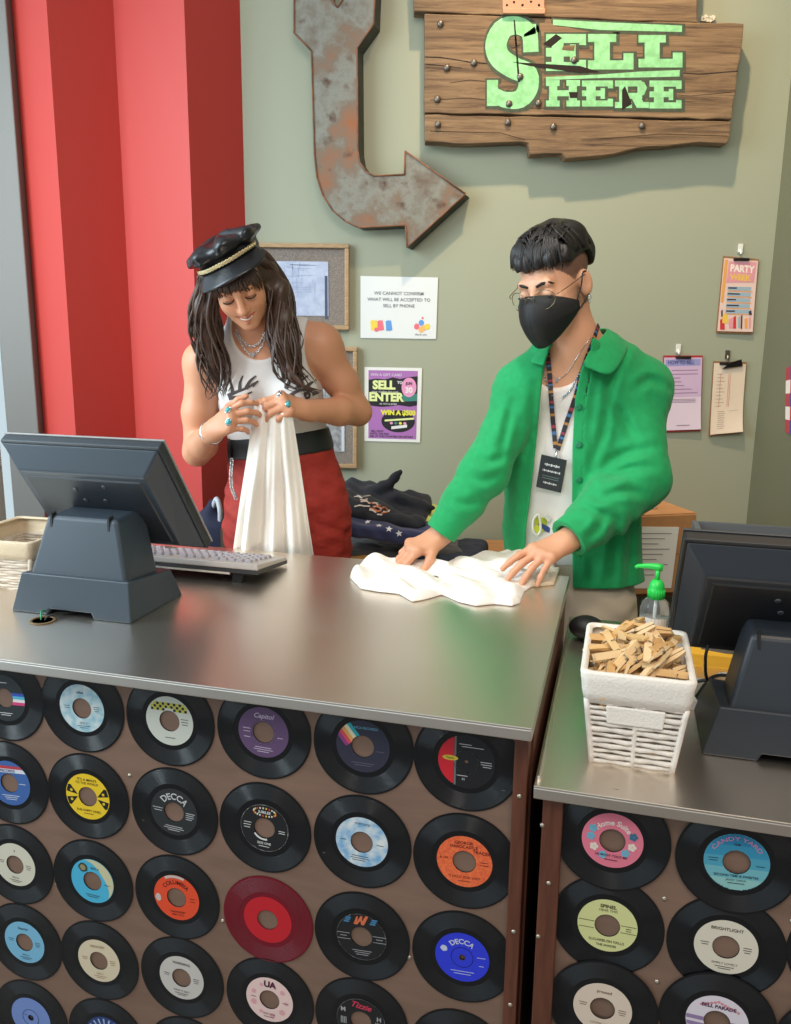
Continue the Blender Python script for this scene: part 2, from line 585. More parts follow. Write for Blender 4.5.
TOPZ, SIDEZ = 0.88, 0.776
c1 = kroot('counter_cabinet')
tag(c1, 'long left counter cabinet with brown board front covered in vinyl records', 'counter')
mb = MB(); mb.box((0.165, 0.402, 0.4385), (1.61, 0.74, 0.877)); mb.build('carcass', M_carcass, c1)
mb = MB(); mb.box((0.165, 0.015, 0.4385), (1.60, 0.03, 0.877)); mb.build('front_board', M_board, c1)
mb = MB(); mb.box((0.9770, 0.01, 0.4385), (0.022, 0.045, 0.877)); mb.build('end_post', M_trim, c1, bevel=0.002)
mb = MB(); mb.box((0.985, 0.40, 0.4385), (0.012, 0.72, 0.877)); mb.build('end_panel', M_trim, c1)
for x, z in ((0.977, 0.744), (0.978, 0.50), (0.978, 0.36)): screw(c1, x, z, -0.0125)
for x, z in ((0.951, 0.744), (0.18 * 1.62, 0.575), (0.645, 0.575), (0.267, 0.66), (0.445, 0.395), (0.80, 0.40), (0.09, 0.40)): screw(c1, x, z, 0.0)
t1 = kroot('steel_worktop')
tag(t1, 'long brushed stainless steel worktop under the till, keyboard and folded white shirt', 'worktop')
mb = MB(); mb.box((0.1725, 0.375, TOPZ - 0.0015), (1.645, 0.85, 0.003)); mb.build('top_sheet', M_steel, t1, bevel=0.001)
mb = MB(); mb.box((0.1725, -0.044, TOPZ - 0.0125), (1.645, 0.012, 0.019)); mb.build('front_apron', M_steel, t1, bevel=0.002)
mb = MB(); mb.box((0.9935, 0.381, TOPZ - 0.0125), (0.003, 0.838, 0.019)); mb.build('side_apron', M_steel, t1)
mb = MB(); mb.lathe([(0.026, TOPZ + 0.0005), (0.026, TOPZ + 0.0022), (0.020, TOPZ + 0.0022), (0.020, TOPZ + 0.0004)], 28, fn=lambda a, b, h: (a - 0.012, b + 0.145, h), close=True)
mb.lathe([(0.020, TOPZ + 0.0006), (0.0, TOPZ + 0.0006)], 28, fn=lambda a, b, h: (a - 0.012, b + 0.145, h))
mb.build('cable_grommet', mat('grommet_brown', rgb(120, 96, 62), 0.5), t1)

c2 = kroot('counter_cabinet')
tag(c2, 'lower right counter cabinet with record covered front and narrow wood end post', 'counter')
mb = MB(); mb.box((1.40, 0.402, 0.3865), (0.74, 0.74, 0.773)); mb.build('carcass', M_carcass, c2)
mb = MB(); mb.box((1.40, 0.015, 0.3865), (0.73, 0.03, 0.773)); mb.build('front_board', M_board, c2)
mb = MB(); mb.box((1.030, 0.01, 0.3865), (0.032, 0.045, 0.773)); mb.build('end_post', M_trim, c2, bevel=0.002)
for x, z in ((1.015, 0.70), (1.018, 0.50), (1.03, 0.60)): screw(c2, x, z, -0.0125)
for x, z in ((1.207, 0.60), (1.39, 0.60), (1.207, 0.45)): screw(c2, x, z, 0.0)
t2 = kroot('steel_worktop')
tag(t2, 'lower right stainless steel worktop under the peg basket and right till', 'worktop')
mb = MB(); mb.box((1.3875, 0.385, SIDEZ - 0.0015), (0.775, 0.83, 0.003)); mb.build('top_sheet', M_steel, t2, bevel=0.001)
mb = MB(); mb.box((1.3875, -0.024, SIDEZ - 0.0125), (0.775, 0.012, 0.019)); mb.build('front_apron', M_steel, t2, bevel=0.002)
mb = MB(); mb.box((1.006, 0.385, SIDEZ + 0.004), (0.006, 0.80, 0.010)); mb.build('edge_lip', M_steel, t2, bevel=0.002)

# ------------------------------------------------------------------ records
def vinyl(name, c):
    m = mat(name, c, 0.22)
    n = m.node_tree.nodes; l = m.node_tree.links; b = n['Principled BSDF']
    b.inputs['Specular IOR Level'].default_value = 0.6
    # fine concentric grooves: the normal swings in and out along the radius
    t = n.new('ShaderNodeTexCoord'); mul = n.new('ShaderNodeVectorMath'); mul.operation = 'MULTIPLY'; mul.inputs[1].default_value = (1, 0, 1)
    l.new(t.outputs['Object'], mul.inputs[0])
    ln = n.new('ShaderNodeVectorMath'); ln.operation = 'LENGTH'; l.new(mul.outputs[0], ln.inputs[0])
    nr = n.new('ShaderNodeVectorMath'); nr.operation = 'NORMALIZE'; l.new(mul.outputs[0], nr.inputs[0])
    f1 = n.new('ShaderNodeMath'); f1.operation = 'MULTIPLY'; f1.inputs[1].default_value = 15000; l.new(ln.outputs['Value'], f1.inputs[0])
    f2 = n.new('ShaderNodeMath'); f2.operation = 'SINE'; l.new(f1.outputs[0], f2.inputs[0])
    g0 = n.new('ShaderNodeMath'); g0.operation = 'GREATER_THAN'; g0.inputs[1].default_value = 0.0555; l.new(ln.outputs['Value'], g0.inputs[0])
    g1 = n.new('ShaderNodeMath'); g1.operation = 'LESS_THAN'; g1.inputs[1].default_value = 0.0840; l.new(ln.outputs['Value'], g1.inputs[0])
    g2 = n.new('ShaderNodeMath'); g2.operation = 'MULTIPLY'; l.new(g0.outputs[0], g2.inputs[0]); l.new(g1.outputs[0], g2.inputs[1])
    f3 = n.new('ShaderNodeMath'); f3.operation = 'MULTIPLY'; l.new(f2.outputs[0], f3.inputs[0]); l.new(g2.outputs[0], f3.inputs[1])
    f4 = n.new('ShaderNodeMath'); f4.operation = 'MULTIPLY'; f4.inputs[1].default_value = 0.85; l.new(f3.outputs[0], f4.inputs[0])
    sc_ = n.new('ShaderNodeVectorMath'); sc_.operation = 'SCALE'; l.new(nr.outputs[0], sc_.inputs[0]); l.new(f4.outputs[0], sc_.inputs['Scale'])
    ad = n.new('ShaderNodeVectorMath'); ad.operation = 'ADD'; ad.inputs[1].default_value = (0, -1, 0); l.new(sc_.outputs[0], ad.inputs[0])
    vt = n.new('ShaderNodeVectorTransform'); vt.vector_type = 'NORMAL'; vt.convert_from = 'OBJECT'; vt.convert_to = 'WORLD'
    l.new(ad.outputs[0], vt.inputs[0])
    no = n.new('ShaderNodeVectorMath'); no.operation = 'NORMALIZE'; l.new(vt.outputs[0], no.inputs[0])
    l.new(no.outputs[0], b.inputs['Normal'])
    return m
M_vinyl = vinyl('black_vinyl', rgb(14, 17, 21))
M_vinyl_red = vinyl('red_vinyl', rgb(118, 16, 34))

def F2(dy):
    return lambda x, y: (x, -dy, y)

LR = 0.0465
def disc_sector(mb, r0, r1, a0, a1, dy, mi, n=24):
    f = F2(dy)
    pts = []
    for i in range(n + 1):
        a = a0 + (a1 - a0) * i / n; pts.append((r0 * math.cos(a), r0 * math.sin(a)))
    out = []
    for i in range(n + 1):
        a = a0 + (a1 - a0) * i / n; out.append((r1 * math.cos(a), r1 * math.sin(a)))
    vs = [f(*p) for p in pts] + [f(*p) for p in out]
    fs = [(i, i + 1, n + 2 + i, n + 1 + i) for i in range(n)]
    mb.add(vs, fs, mi)

def clip_band(mb, y0, y1, dy, mi, r=LR - 0.0006, x0=-1, x1=1, hole=0.0200, n=18, rot=0.0):
    """part of the ring between two heights, optionally between two x, skipping the hole"""
    f = F2(dy); c, s = math.cos(rot), math.sin(rot)
    for i in range(n):
        ya = y0 + (y1 - y0) * i / n; yb = y0 + (y1 - y0) * (i + 1) / n; ym = (ya + yb) / 2
        if abs(ym) >= r: continue
        w = math.sqrt(r * r - ym * ym)
        h = math.sqrt(hole * hole - ym * ym) if abs(ym) < hole else 0
        segs = [(-w, -h), (h, w)] if h else [(-w, w)]
        for a, b in segs:
            a, b = max(a, x0), min(b, x1)
            if b - a < 1e-5: continue
            q = [(a, ya), (b, ya), (b, yb), (a, yb)]
            q = [(x * c - y * s, x * s + y * c) for x, y in q]
            mb.add([f(*p) for p in q], [(0, 1, 2, 3)], mi)

def blob2(mb, cx, cy, r, dy, mi, n=10, squash=1.0, seed=0):
    f = F2(dy)
    mb.add([f(cx + r * math.cos(2 * PI * i / n) * (1 + 0.15 * math.sin(3 * i + seed)), cy + squash * r * math.sin(2 * PI * i / n)) for i in range(n)], [tuple(range(n))], mi)

_disc = {}
def record(idx, x, z, label, labmat, draw=None, small=False, red=False, tilt=0.0, layer=0.0):
    root = kroot('vinyl_record', x, -0.0006 - layer, z)
    root.rotation_euler = (0, tilt, K_ROT)
    hole = 0.0036 if small else 0.0195
    key = (small, red)
    if key not in _disc:
        b = MB()
        prof = [(hole, 0.0), (hole, -0.0018), (0.0470, -0.0018), (0.0475, -0.0013), (0.0535, -0.0013), (0.0545, -0.0019), (0.060, -0.0017), (0.070, -0.0018), (0.083, -0.0017), (0.0855, -0.0021), (0.0872, -0.0014), (0.0875, -0.0006), (0.0870, 0.0)]
        b.lathe(prof, 64, fn=lambda a, c, h: (a, h, c), close=True)
        ob = b.build('disc', M_vinyl_red if red else M_vinyl, root)
        _disc[key] = ob
    else:
        ob = _disc[key].copy(); COL.objects.link(ob); ob.parent = root
    b = MB()
    disc_sector(b, hole + 0.0003, LR, 0, 2 * PI, 0.00195, 0, 64)
    lo = b.build('paper_label', labmat, root)
    if draw:
        p = MB(); mats = draw(p, 0.00225)
        p.build('label_print', mats, lo)
    tag(root, label, 'record', 'vinyl records fixed to the counter fronts')
    return root

K_ = ink(18, 18, 20); W_ = ink(222, 218, 205)
def T(p, s, size, dy, mi, cy=0.0, cx=0.0, arc=None, sx=1.0, rot=0.0, bold=0.0, shear=0.0):
    put_text(p, s, size, F2(dy), mi, (cx, cy), rot, arc, sx, bold=bold, shear=shear)

def lines(p, dy, mi, rows):
    for cx, cy, wd in rows:
        p.box((cx, -dy, cy), (wd, 0.0001, 0.0011), mi)

def std(dark=(25, 22, 22), top='', bot='', sides=True, tsize=0.0075, extra=None, arcs=False):
    m = ink(*dark)
    def f(p, dy):
        if top:
            if arcs: T(p, top, tsize, dy, 0, arc=0.0345, bold=0.015)
            else: T(p, top, tsize, dy, 0, cy=0.031, bold=0.015)
        if bot: T(p, bot, 0.0055, dy, 0, cy=-0.029)
        rows = [(0.0, -0.0345, 0.028), (0.0, -0.038, 0.018)]
        if sides: rows += [(-0.031, 0.004, 0.013), (-0.031, 0.0, 0.010), (0.031, 0.004, 0.012), (0.031, 0.0, 0.012), (0.031, -0.004, 0.009)]
        lines(p, dy, 0, rows)
        ms = [m]
        if extra: ms += extra(p, dy)
        return ms
    return f

lab = lambda r, g, b, **k: mat('label_%d_%d_%d' % (r, g, b), rgb(r, g, b), 0.5, **k)

def d_mca_right(p, dy):
    for i, (y0, y1) in enumerate(((0.006, 0.012), (0.0, 0.006), (-0.006, 0.0), (-0.012, -0.006))):
        clip_band(p, y0, y1, dy, i, x0=0.012)
    lines(p, dy, 2, [(0, 0.031, 0.02), (0, -0.030, 0.03), (0, -0.034, 0.022)])
    return [ink(60, 90, 190), ink(90, 190, 220), ink(235, 235, 235), ink(225, 70, 130)]

def d_mca_diag(p, dy):
    cols = [(40, 170, 180), (235, 225, 190), (235, 170, 90), (225, 80, 90), (150, 60, 130)]
    for i in range(5):
        clip_band(p, -0.014 + i * 0.0065 + 0.006, -0.014 + (i + 1) * 0.0065 + 0.006, dy, i, x0=0.016, rot=math.radians(128))
    T(p, 'MCA RECORDS', 0.006, dy + 0.0002, 5, cy=0.033, cx=0.006)
    lines(p, dy, 6, [(0, -0.030, 0.04), (0, -0.034, 0.03), (0.03, -0.006, 0.014)])
    return [ink(*c) for c in cols] + [ink(120, 190, 220), ink(95, 95, 110)]

def d_checks(p, dy):
    k = 0
    for r in range(3):
        for c in range(-7, 8):
            x, y = c * 0.0055, 0.021 + r * 0.0055
            if (c + r) % 2 == 0 and math.hypot(x, y) < LR - 0.004 and math.hypot(x, y) > 0.022:
                p.box((x, -dy, y), (0.0046, 0.0001, 0.0046), k % 3 == 1)
                k += 1
            elif math.hypot(x, y) < LR - 0.004 and math.hypot(x, y) > 0.022:
                p.box((x, -dy, y), (0.0054, 0.0001, 0.0054), 2)
    lines(p, dy, 0, [(0.03, 0.006, 0.014), (0.03, 0.001, 0.014), (0.03, -0.004, 0.012), (0, -0.032, 0.02)])
    return [K_, K_, ink(205, 200, 60)]

def d_capitol(p, dy):
    T(p, 'Capitol', 0.0125, dy, 0, cy=0.030, shear=0.3, bold=0.01)
    lines(p, dy, 0, [(-0.031, 0.004, 0.014), (-0.031, -0.002, 0.012), (-0.03, -0.012, 0.012), (0.031, -0.006, 0.01), (0, -0.028, 0.03), (0, -0.032, 0.036), (0, -0.036, 0.022)])
    p.lathe([(0.0222, -dy), (0.0228, -dy)], 40, 0, fn=lambda a, c, h: (a, h, c), close=True)
    return [ink(205, 190, 210)]

def d_redseg(p, dy):
    clip_band(p, -0.05, 0.05, dy, 0, x1=-0.020, hole=0.003, n=40)
    clip_band(p, -0.05, 0.05, dy, 2, x0=-0.0195, x1=-0.0165, hole=0.003, n=40)
    p.add([F2(dy + 0.0003)(-0.026 + 0.013 * math.cos(2 * PI * i / 20), 0.004 + 0.0045 * math.sin(2 * PI * i / 20)) for i in range(20)], [tuple(range(20))], 1)
    T(p, 'Parlo', 0.006, dy + 0.0005, 3, cy=0.004, cx=-0.026)
    p.lathe([(0.0195, -dy), (0.0203, -dy)], 40, 2, fn=lambda a, c, h: (a, h, c), close=True)
    lines(p, dy, 4, [(-0.002, 0.030, 0.02), (0.010, 0.026, 0.036), (0.032, 0.003, 0.018), (0.033, -0.001, 0.018), (0.034, -0.005, 0.014), (-0.006, -0.025, 0.018)])
    T(p, '45', 0.006, dy, 4, cy=-0.031, cx=-0.004)
    return [ink(205, 30, 45), ink(205, 180, 60), ink(110, 110, 112), K_, ink(190, 190, 190)]

def d_blue_white_red(p, dy):
    clip_band(p, 0.022, 0.030, dy, 0, n=8); clip_band(p, 0.030, 0.036, dy, 1, n=6)
    T(p, 'RECORDS', 0.0075, dy + 0.0003, 2, cy=0.026, bold=0.02)
    lines(p, dy, 0, [(0, -0.026, 0.04), (0, -0.030, 0.03), (0, -0.034, 0.024), (0.03, 0.0, 0.014), (-0.03, 0.0, 0.014)])
    return [ink(215, 220, 230), ink(190, 60, 70), ink(40, 50, 110)]

def d_yellow(p, dy):
    for s in (-1, 1):
        for t in (-1, 1):
            q = [(s * 0.021, t * 0.002), (s * 0.045, t * 0.006), (s * 0.041, t * 0.020), (s * 0.036, t * 0.021)]
            p.add([F2(dy)(*a) for a in q], [(0, 1, 2, 3)], 0)
            p.add([F2(dy + 0.0003)(s * 0.034 + 0.003 * math.cos(i * PI / 4), t * 0.0095 + 0.003 * math.sin(i * PI / 4)) for i in range(8)], [tuple(range(8))], 1)
    T(p, "IT'S A MAN'S", 0.0075, dy, 0, cy=0.034, bold=0.01); T(p, 'TO THE WORLD', 0.0065, dy, 0, cy=0.027, bold=0.01)
    T(p, 'THE HAPPY ONES', 0.0065, dy, 0, cy=-0.029, bold=0.01)
    lines(p, dy, 0, [(0, -0.035, 0.02)])
    return [K_, ink(225, 190, 40)]

def d_decca(p, dy):
    T(p, 'DECCA', 0.0175, dy, 0, arc=0.0305, bold=0.02, sx=0.95)
    lines(p, dy, 0, [(-0.033, 0.003, 0.02), (-0.032, -0.002, 0.016), (0.033, 0.003, 0.018), (0.032, -0.001, 0.016), (0.032, -0.005, 0.016), (0.03, -0.009, 0.012), (0, -0.029, 0.034), (0, -0.033, 0.04), (0, -0.037, 0.024)])
    return [ink(200, 200, 200)]

def d_decca_blue(p, dy):
    T(p, 'DECCA', 0.013, dy, 0, arc=0.030, bold=0.03)
    p.lathe([(0.0185, -dy), (0.0193, -dy)], 40, 1, fn=lambda a, c, h: (a, h, c), close=True)
    p.lathe([(0.0036, -dy), (0.0056, -dy)], 20, 2, fn=lambda a, c, h: (a, h, c), close=True)
    blob2(p, -0.031, 0.013, 0.006, dy, 0)
    lines(p, dy, 0, [(0.033, 0.004, 0.014), (0.033, -0.012, 0.008), (0.0, -0.027, 0.04), (0, -0.032, 0.03)])
    return [ink(200, 205, 225), ink(25, 25, 70), ink(120, 90, 70)]

def d_badge(p, dy):
    n = 22
    for i in range(n):
        a = 2 * PI * i / n
        p.box((0.021 * math.cos(a), -dy, 0.031 + 0.0075 * math.sin(a)), (0.0026, 0.0001, 0.0034), i % 4)
    p.add([F2(dy + 0.0003)(0.018 * math.cos(2 * PI * i / 24), 0.031 + 0.0048 * math.sin(2 * PI * i / 24)) for i in range(24)], [tuple(range(24))], 4)
    T(p, 'JUBILEE', 0.0072, dy + 0.0006, 3, cy=0.031, bold=0.02)
    p.lathe([(0.0445, -dy), (0.0452, -dy)], 48, 3, fn=lambda a, c, h: (a, h, c), close=True)
    disc_sector(p, 0.0205, 0.024, math.radians(215), math.radians(285), dy, 3)
    T(p, 'SIDE ONE', 0.006, dy, 3, cy=-0.030, bold=0.02)
    lines(p, dy, 3, [(-0.032, 0.006, 0.014), (-0.033, 0.001, 0.014), (-0.033, -0.004, 0.012), (0.033, 0.0, 0.012), (0.033, -0.004, 0.012), (0, -0.036, 0.02)])
    return [ink(215, 70, 50), ink(225, 190, 70), ink(225, 220, 200), ink(220, 220, 215), ink(20, 20, 22)]

def d_sky(p, dy):
    T(p, 'mercury', 0.008, dy, 0, cy=0.035, shear=0.2)
    lines(p, dy, 0, [(-0.002, -0.027, 0.030), (-0.002, -0.031, 0.034), (-0.004, -0.035, 0.024), (0.033, 0.0, 0.012), (-0.033, 0.0, 0.010)])
    return [ink(30, 45, 70)]

def d_orange(p, dy):
    T(p, 'GEORGIE', 0.0075, dy, 0, cy=0.034, bold=0.02); T(p, 'HARDCASTLE', 0.0075, dy, 0, cy=0.027, bold=0.02)
    T(p, 'TRACER', 0.008, dy, 1, cy=0.019, cx=0.029, bold=0.03, rot=-0.1); T(p, 'A 101', 0.006, dy, 0, cx=-0.034, cy=0.004, bold=0.02)
    T(p, '"I DO IT FOR YOU"', 0.0062, dy, 0, cy=-0.029, bold=0.01)
    lines(p, dy, 0, [(0.033, 0.002, 0.014), (0.033, -0.003, 0.014), (0, -0.036, 0.022)])
    return [ink(110, 30, 20), ink(120, 40, 25)]

def d_skycream(p, dy):
    n = 30; f = F2(dy)
    for i in range(n):
        a0 = math.radians(-40 + 150 * i / n); a1 = math.radians(-40 + 150 * (i + 1) / n)
        k = math.sin(PI * (i + 0.5) / n); r0 = 0.0458 - 0.019 * k
        r0 = max(r0, 0.0202)
        p.add([f(r0 * math.cos(a0), r0 * math.sin(a0)), f(0.0458 * math.cos(a0), 0.0458 * math.sin(a0)), f(0.0458 * math.cos(a1), 0.0458 * math.sin(a1)), f(r0 * math.cos(a1), r0 * math.sin(a1))], [(0, 1, 2, 3)], 0)
    blob2(p, -0.020, 0.026, 0.0098, dy + 0.0003, 1); blob2(p, -0.020, 0.026, 0.0065, dy + 0.0006, 2)
    T(p, 'SIDE A', 0.0065, dy + 0.0003, 1, cx=0.006, cy=0.028)
    lines(p, dy + 0.0003, 1, [(0, -0.030, 0.030), (0, -0.034, 0.024), (0.032, -0.002, 0.012)])
    return [ink(205, 200, 160), ink(60, 60, 50), ink(150, 140, 100)]

def d_columbia(p, dy):
    T(p, 'COLUMBIA', 0.0115, dy, 0, arc=0.0315, bold=0.015)
    T(p, '"THE BOXER"', 0.0055, dy, 0, cy=-0.030, bold=0.01); T(p, 'SIDE TWO', 0.005, dy, 0, cy=-0.036, bold=0.01)
    disc_sector(p, 0.041, 0.0465, math.radians(65), math.radians(118), dy + 0.0003, 1)
    blob2(p, -0.038, -0.004, 0.006, dy + 0.0003, 1, squash=1.4)
    lines(p, dy, 0, [(0.033, 0.002, 0.010), (0.033, -0.004, 0.010)])
    return [ink(70, 20, 15), ink(205, 185, 175)]

def d_w(p, dy):
    w_ = [(-0.013, 0.024), (-0.007, 0.040), (-0.004, 0.040), (-0.006, 0.030), (0.001, 0.042), (0.004, 0.042), (0.003, 0.031), (0.010, 0.043), (0.015, 0.042), (0.006, 0.024), (0.001, 0.024), (0.0, 0.032), (-0.006, 0.024)]
    p.add([F2(dy)(*q) for q in w_], [tuple(range(len(w_)))], 0)
    for cx in (-0.024, 0.024):
        for k in range(3): p.box((cx + 0.002 * k - 0.002, -dy, 0.028 + 0.004 * k), (0.010, 0.0001, 0.0028), 1)
    for y in (0.0045, -0.007): 
        for s in (-1, 1): p.box((s * 0.033, -dy, y), (0.024, 0.0001, 0.0009), 2)
    p.lathe([(0.0445, -dy), (0.0452, -dy)], 48, 2, fn=lambda a, c, h: (a, h, c), close=True)
    lines(p, dy, 2, [(0, -0.027, 0.036), (0, -0.031, 0.028), (0, -0.035, 0.022), (-0.033, -0.001, 0.012), (0.033, -0.001, 0.012)])
    return [ink(215, 110, 70), ink(70, 130, 170), ink(165, 165, 165)]

def d_ua(p, dy):
    T(p, 'UA', 0.017, dy, 0, cy=0.032, bold=0.05)
    for i in range(9): blob2(p, 0.033 * math.cos(i * 0.7), 0.033 * math.sin(i * 0.7), 0.004 + 0.001 * (i % 3), dy - 0.0001, 1, seed=i)
    T(p, 'SIDE ONE', 0.0055, dy + 0.0002, 0, cy=-0.031)
    lines(p, dy + 0.0002, 0, [(0.032, 0.0, 0.012), (-0.032, 0.0, 0.010), (0, -0.037, 0.02)])
    return [ink(70, 35, 55), ink(225, 165, 170)]

def d_pinkscript(p, dy):
    T(p, 'Tizzie', 0.0165, dy, 0, cy=0.031, shear=0.35, bold=0.02, rot=-0.12)
    p.lathe([(0.0445, -dy), (0.0452, -dy)], 48, 1, fn=lambda a, c, h: (a, h, c), close=True)
    T(p, 'M', 0.012, dy, 1, cx=-0.033, cy=0.018, bold=0.04); T(p, 'H', 0.012, dy, 1, cx=0.034, cy=0.010, bold=0.04)
    for s in (-1, 1):
        for k in range(4): p.box((s * (0.028 + 0.003 * k), -dy, -0.004), (0.0016, 0.0001, 0.014), 1)
    return [ink(215, 60, 90), ink(170, 170, 170)]

def d_rays(p, dy):
    for i in range(9):
        a = math.radians(20 + 140 * i / 8); a2 = a + 0.06
        p.add([F2(dy)(0.022 * math.cos(a), 0.022 * math.sin(a)), F2(dy)(0.022 * math.cos(a2), 0.022 * math.sin(a2)), F2(dy)(0.042 * math.cos(a2 + .02), 0.042 * math.sin(a2 + .02)), F2(dy)(0.042 * math.cos(a - .02), 0.042 * math.sin(a - .02))], [(0, 1, 2, 3)], 0)
    return [ink(170, 190, 225)]

def d_dot(p, dy):
    p.lathe([(0.0185, -dy), (0.0195, -dy)], 40, 0, fn=lambda a, c, h: (a, h, c), close=True)
    p.lathe([(0.0036, -dy), (0.0066, -dy)], 20, 0, fn=lambda a, c, h: (a, h, c), close=True)
    lines(p, dy, 0, [(-0.012, 0.006, 0.006), (0, -0.028, 0.026)])
    return [ink(45, 50, 90)]

def d_pinkflowers(p, dy):
    T(p, 'Home Suite', 0.0125, dy, 0, arc=0.0305, bold=0.02)
    for i, (x, y, mi) in enumerate(((-0.030, 0.017, 1), (-0.033, 0.003, 1), (-0.027, -0.014, 2), (-0.013, -0.026, 1), (0.031, 0.012, 3), (0.030, -0.006, 2), (0.021, -0.018, 1))):
        for k in range(5): blob2(p, x + 0.0038 * math.cos(k * 1.257), y + 0.0038 * math.sin(k * 1.257), 0.0032, dy + 0.0001 * k, mi, n=8)
    T(p, 'NOBODY TOLD ME', 0.0055, dy + 0.0006, 4, cy=-0.026, bold=0.01); lines(p, dy + 0.0006, 4, [(0.0, -0.033, 0.02)])
    return [ink(235, 225, 215), ink(110, 175, 200), ink(230, 215, 200), ink(50, 110, 140), ink(70, 30, 45)]

def d_paleyellow(p, dy):
    for y in (0.0045, -0.008):
        for s in (-1, 1): p.box((s * 0.0325, -dy, y), (0.024, 0.0001, 0.0009), 0)
    T(p, 'SPINEL', 0.0085, dy, 0, cy=0.034, bold=0.03); T(p, 'HEAR THIS', 0.006, dy, 0, cy=0.027)
    T(p, 'SUGARBUSH FALLS', 0.0065, dy, 0, cy=-0.028, bold=0.01); T(p, 'THE SHADES', 0.0055, dy, 0, cy=-0.036, bold=0.02)
    lines(p, dy, 0, [(0.033, 0.0, 0.008), (0.033, -0.004, 0.008)])
    return [ink(60, 55, 30)]

def d_teal(p, dy):
    cols = [(35, 125, 165), (50, 140, 175), (75, 155, 180), (110, 175, 185), (140, 190, 185)]
    for i in range(5): clip_band(p, 0.046 - 0.0184 * (i + 1), 0.046 - 0.0184 * i, dy, i, n=8)
    s = 'CANDY YARD'
    T(p, s, 0.0095, dy + 0.0003, 5, arc=0.0385, sx=1.35, bold=0.01)
    T(p, 'THE', 0.005, dy + 0.0003, 6, cy=0.029, bold=0.03)
    T(p, 'SECOND TIME IS SWEETER', 0.0053, dy + 0.0003, 6, cy=-0.023, bold=0.02); T(p, 'JANEY DREW', 0.0048, dy + 0.0003, 6, cy=-0.030)
    lines(p, dy + 0.0003, 6, [(-0.033, 0.004, 0.014), (-0.033, 0.0, 0.012), (0.033, -0.003, 0.012), (0, -0.035, 0.024)])
    return [ink(*c) for c in cols] + [ink(205, 130, 165), ink(20, 40, 60)]

def d_pinkwhite(p, dy):
    for i in range(3): clip_band(p, -0.003 - i * 0.012, 0.004 - i * 0.012, dy, 0, n=6)
    T(p, 'BELL PARADE', 0.0085, dy + 0.0003, 1, cy=0.027, bold=0.03)
    for i in range(12): blob2(p, -0.026 + 0.005 * i, 0.036 - 0.002 * abs(i - 5), 0.0024, dy, 2, seed=i)
    return [ink(150, 125, 165), ink(80, 40, 70), ink(215, 140, 150)]

RZ = 0.782
def rp(u, v):
    """where the ray through a label hole meets the counter front"""
    o = Kinv(CAM_C); d = Kinv(CAM_C + ray(u, v)) - o
    q = o + d * (-o[1] / d[1]); return q[0], q[2]

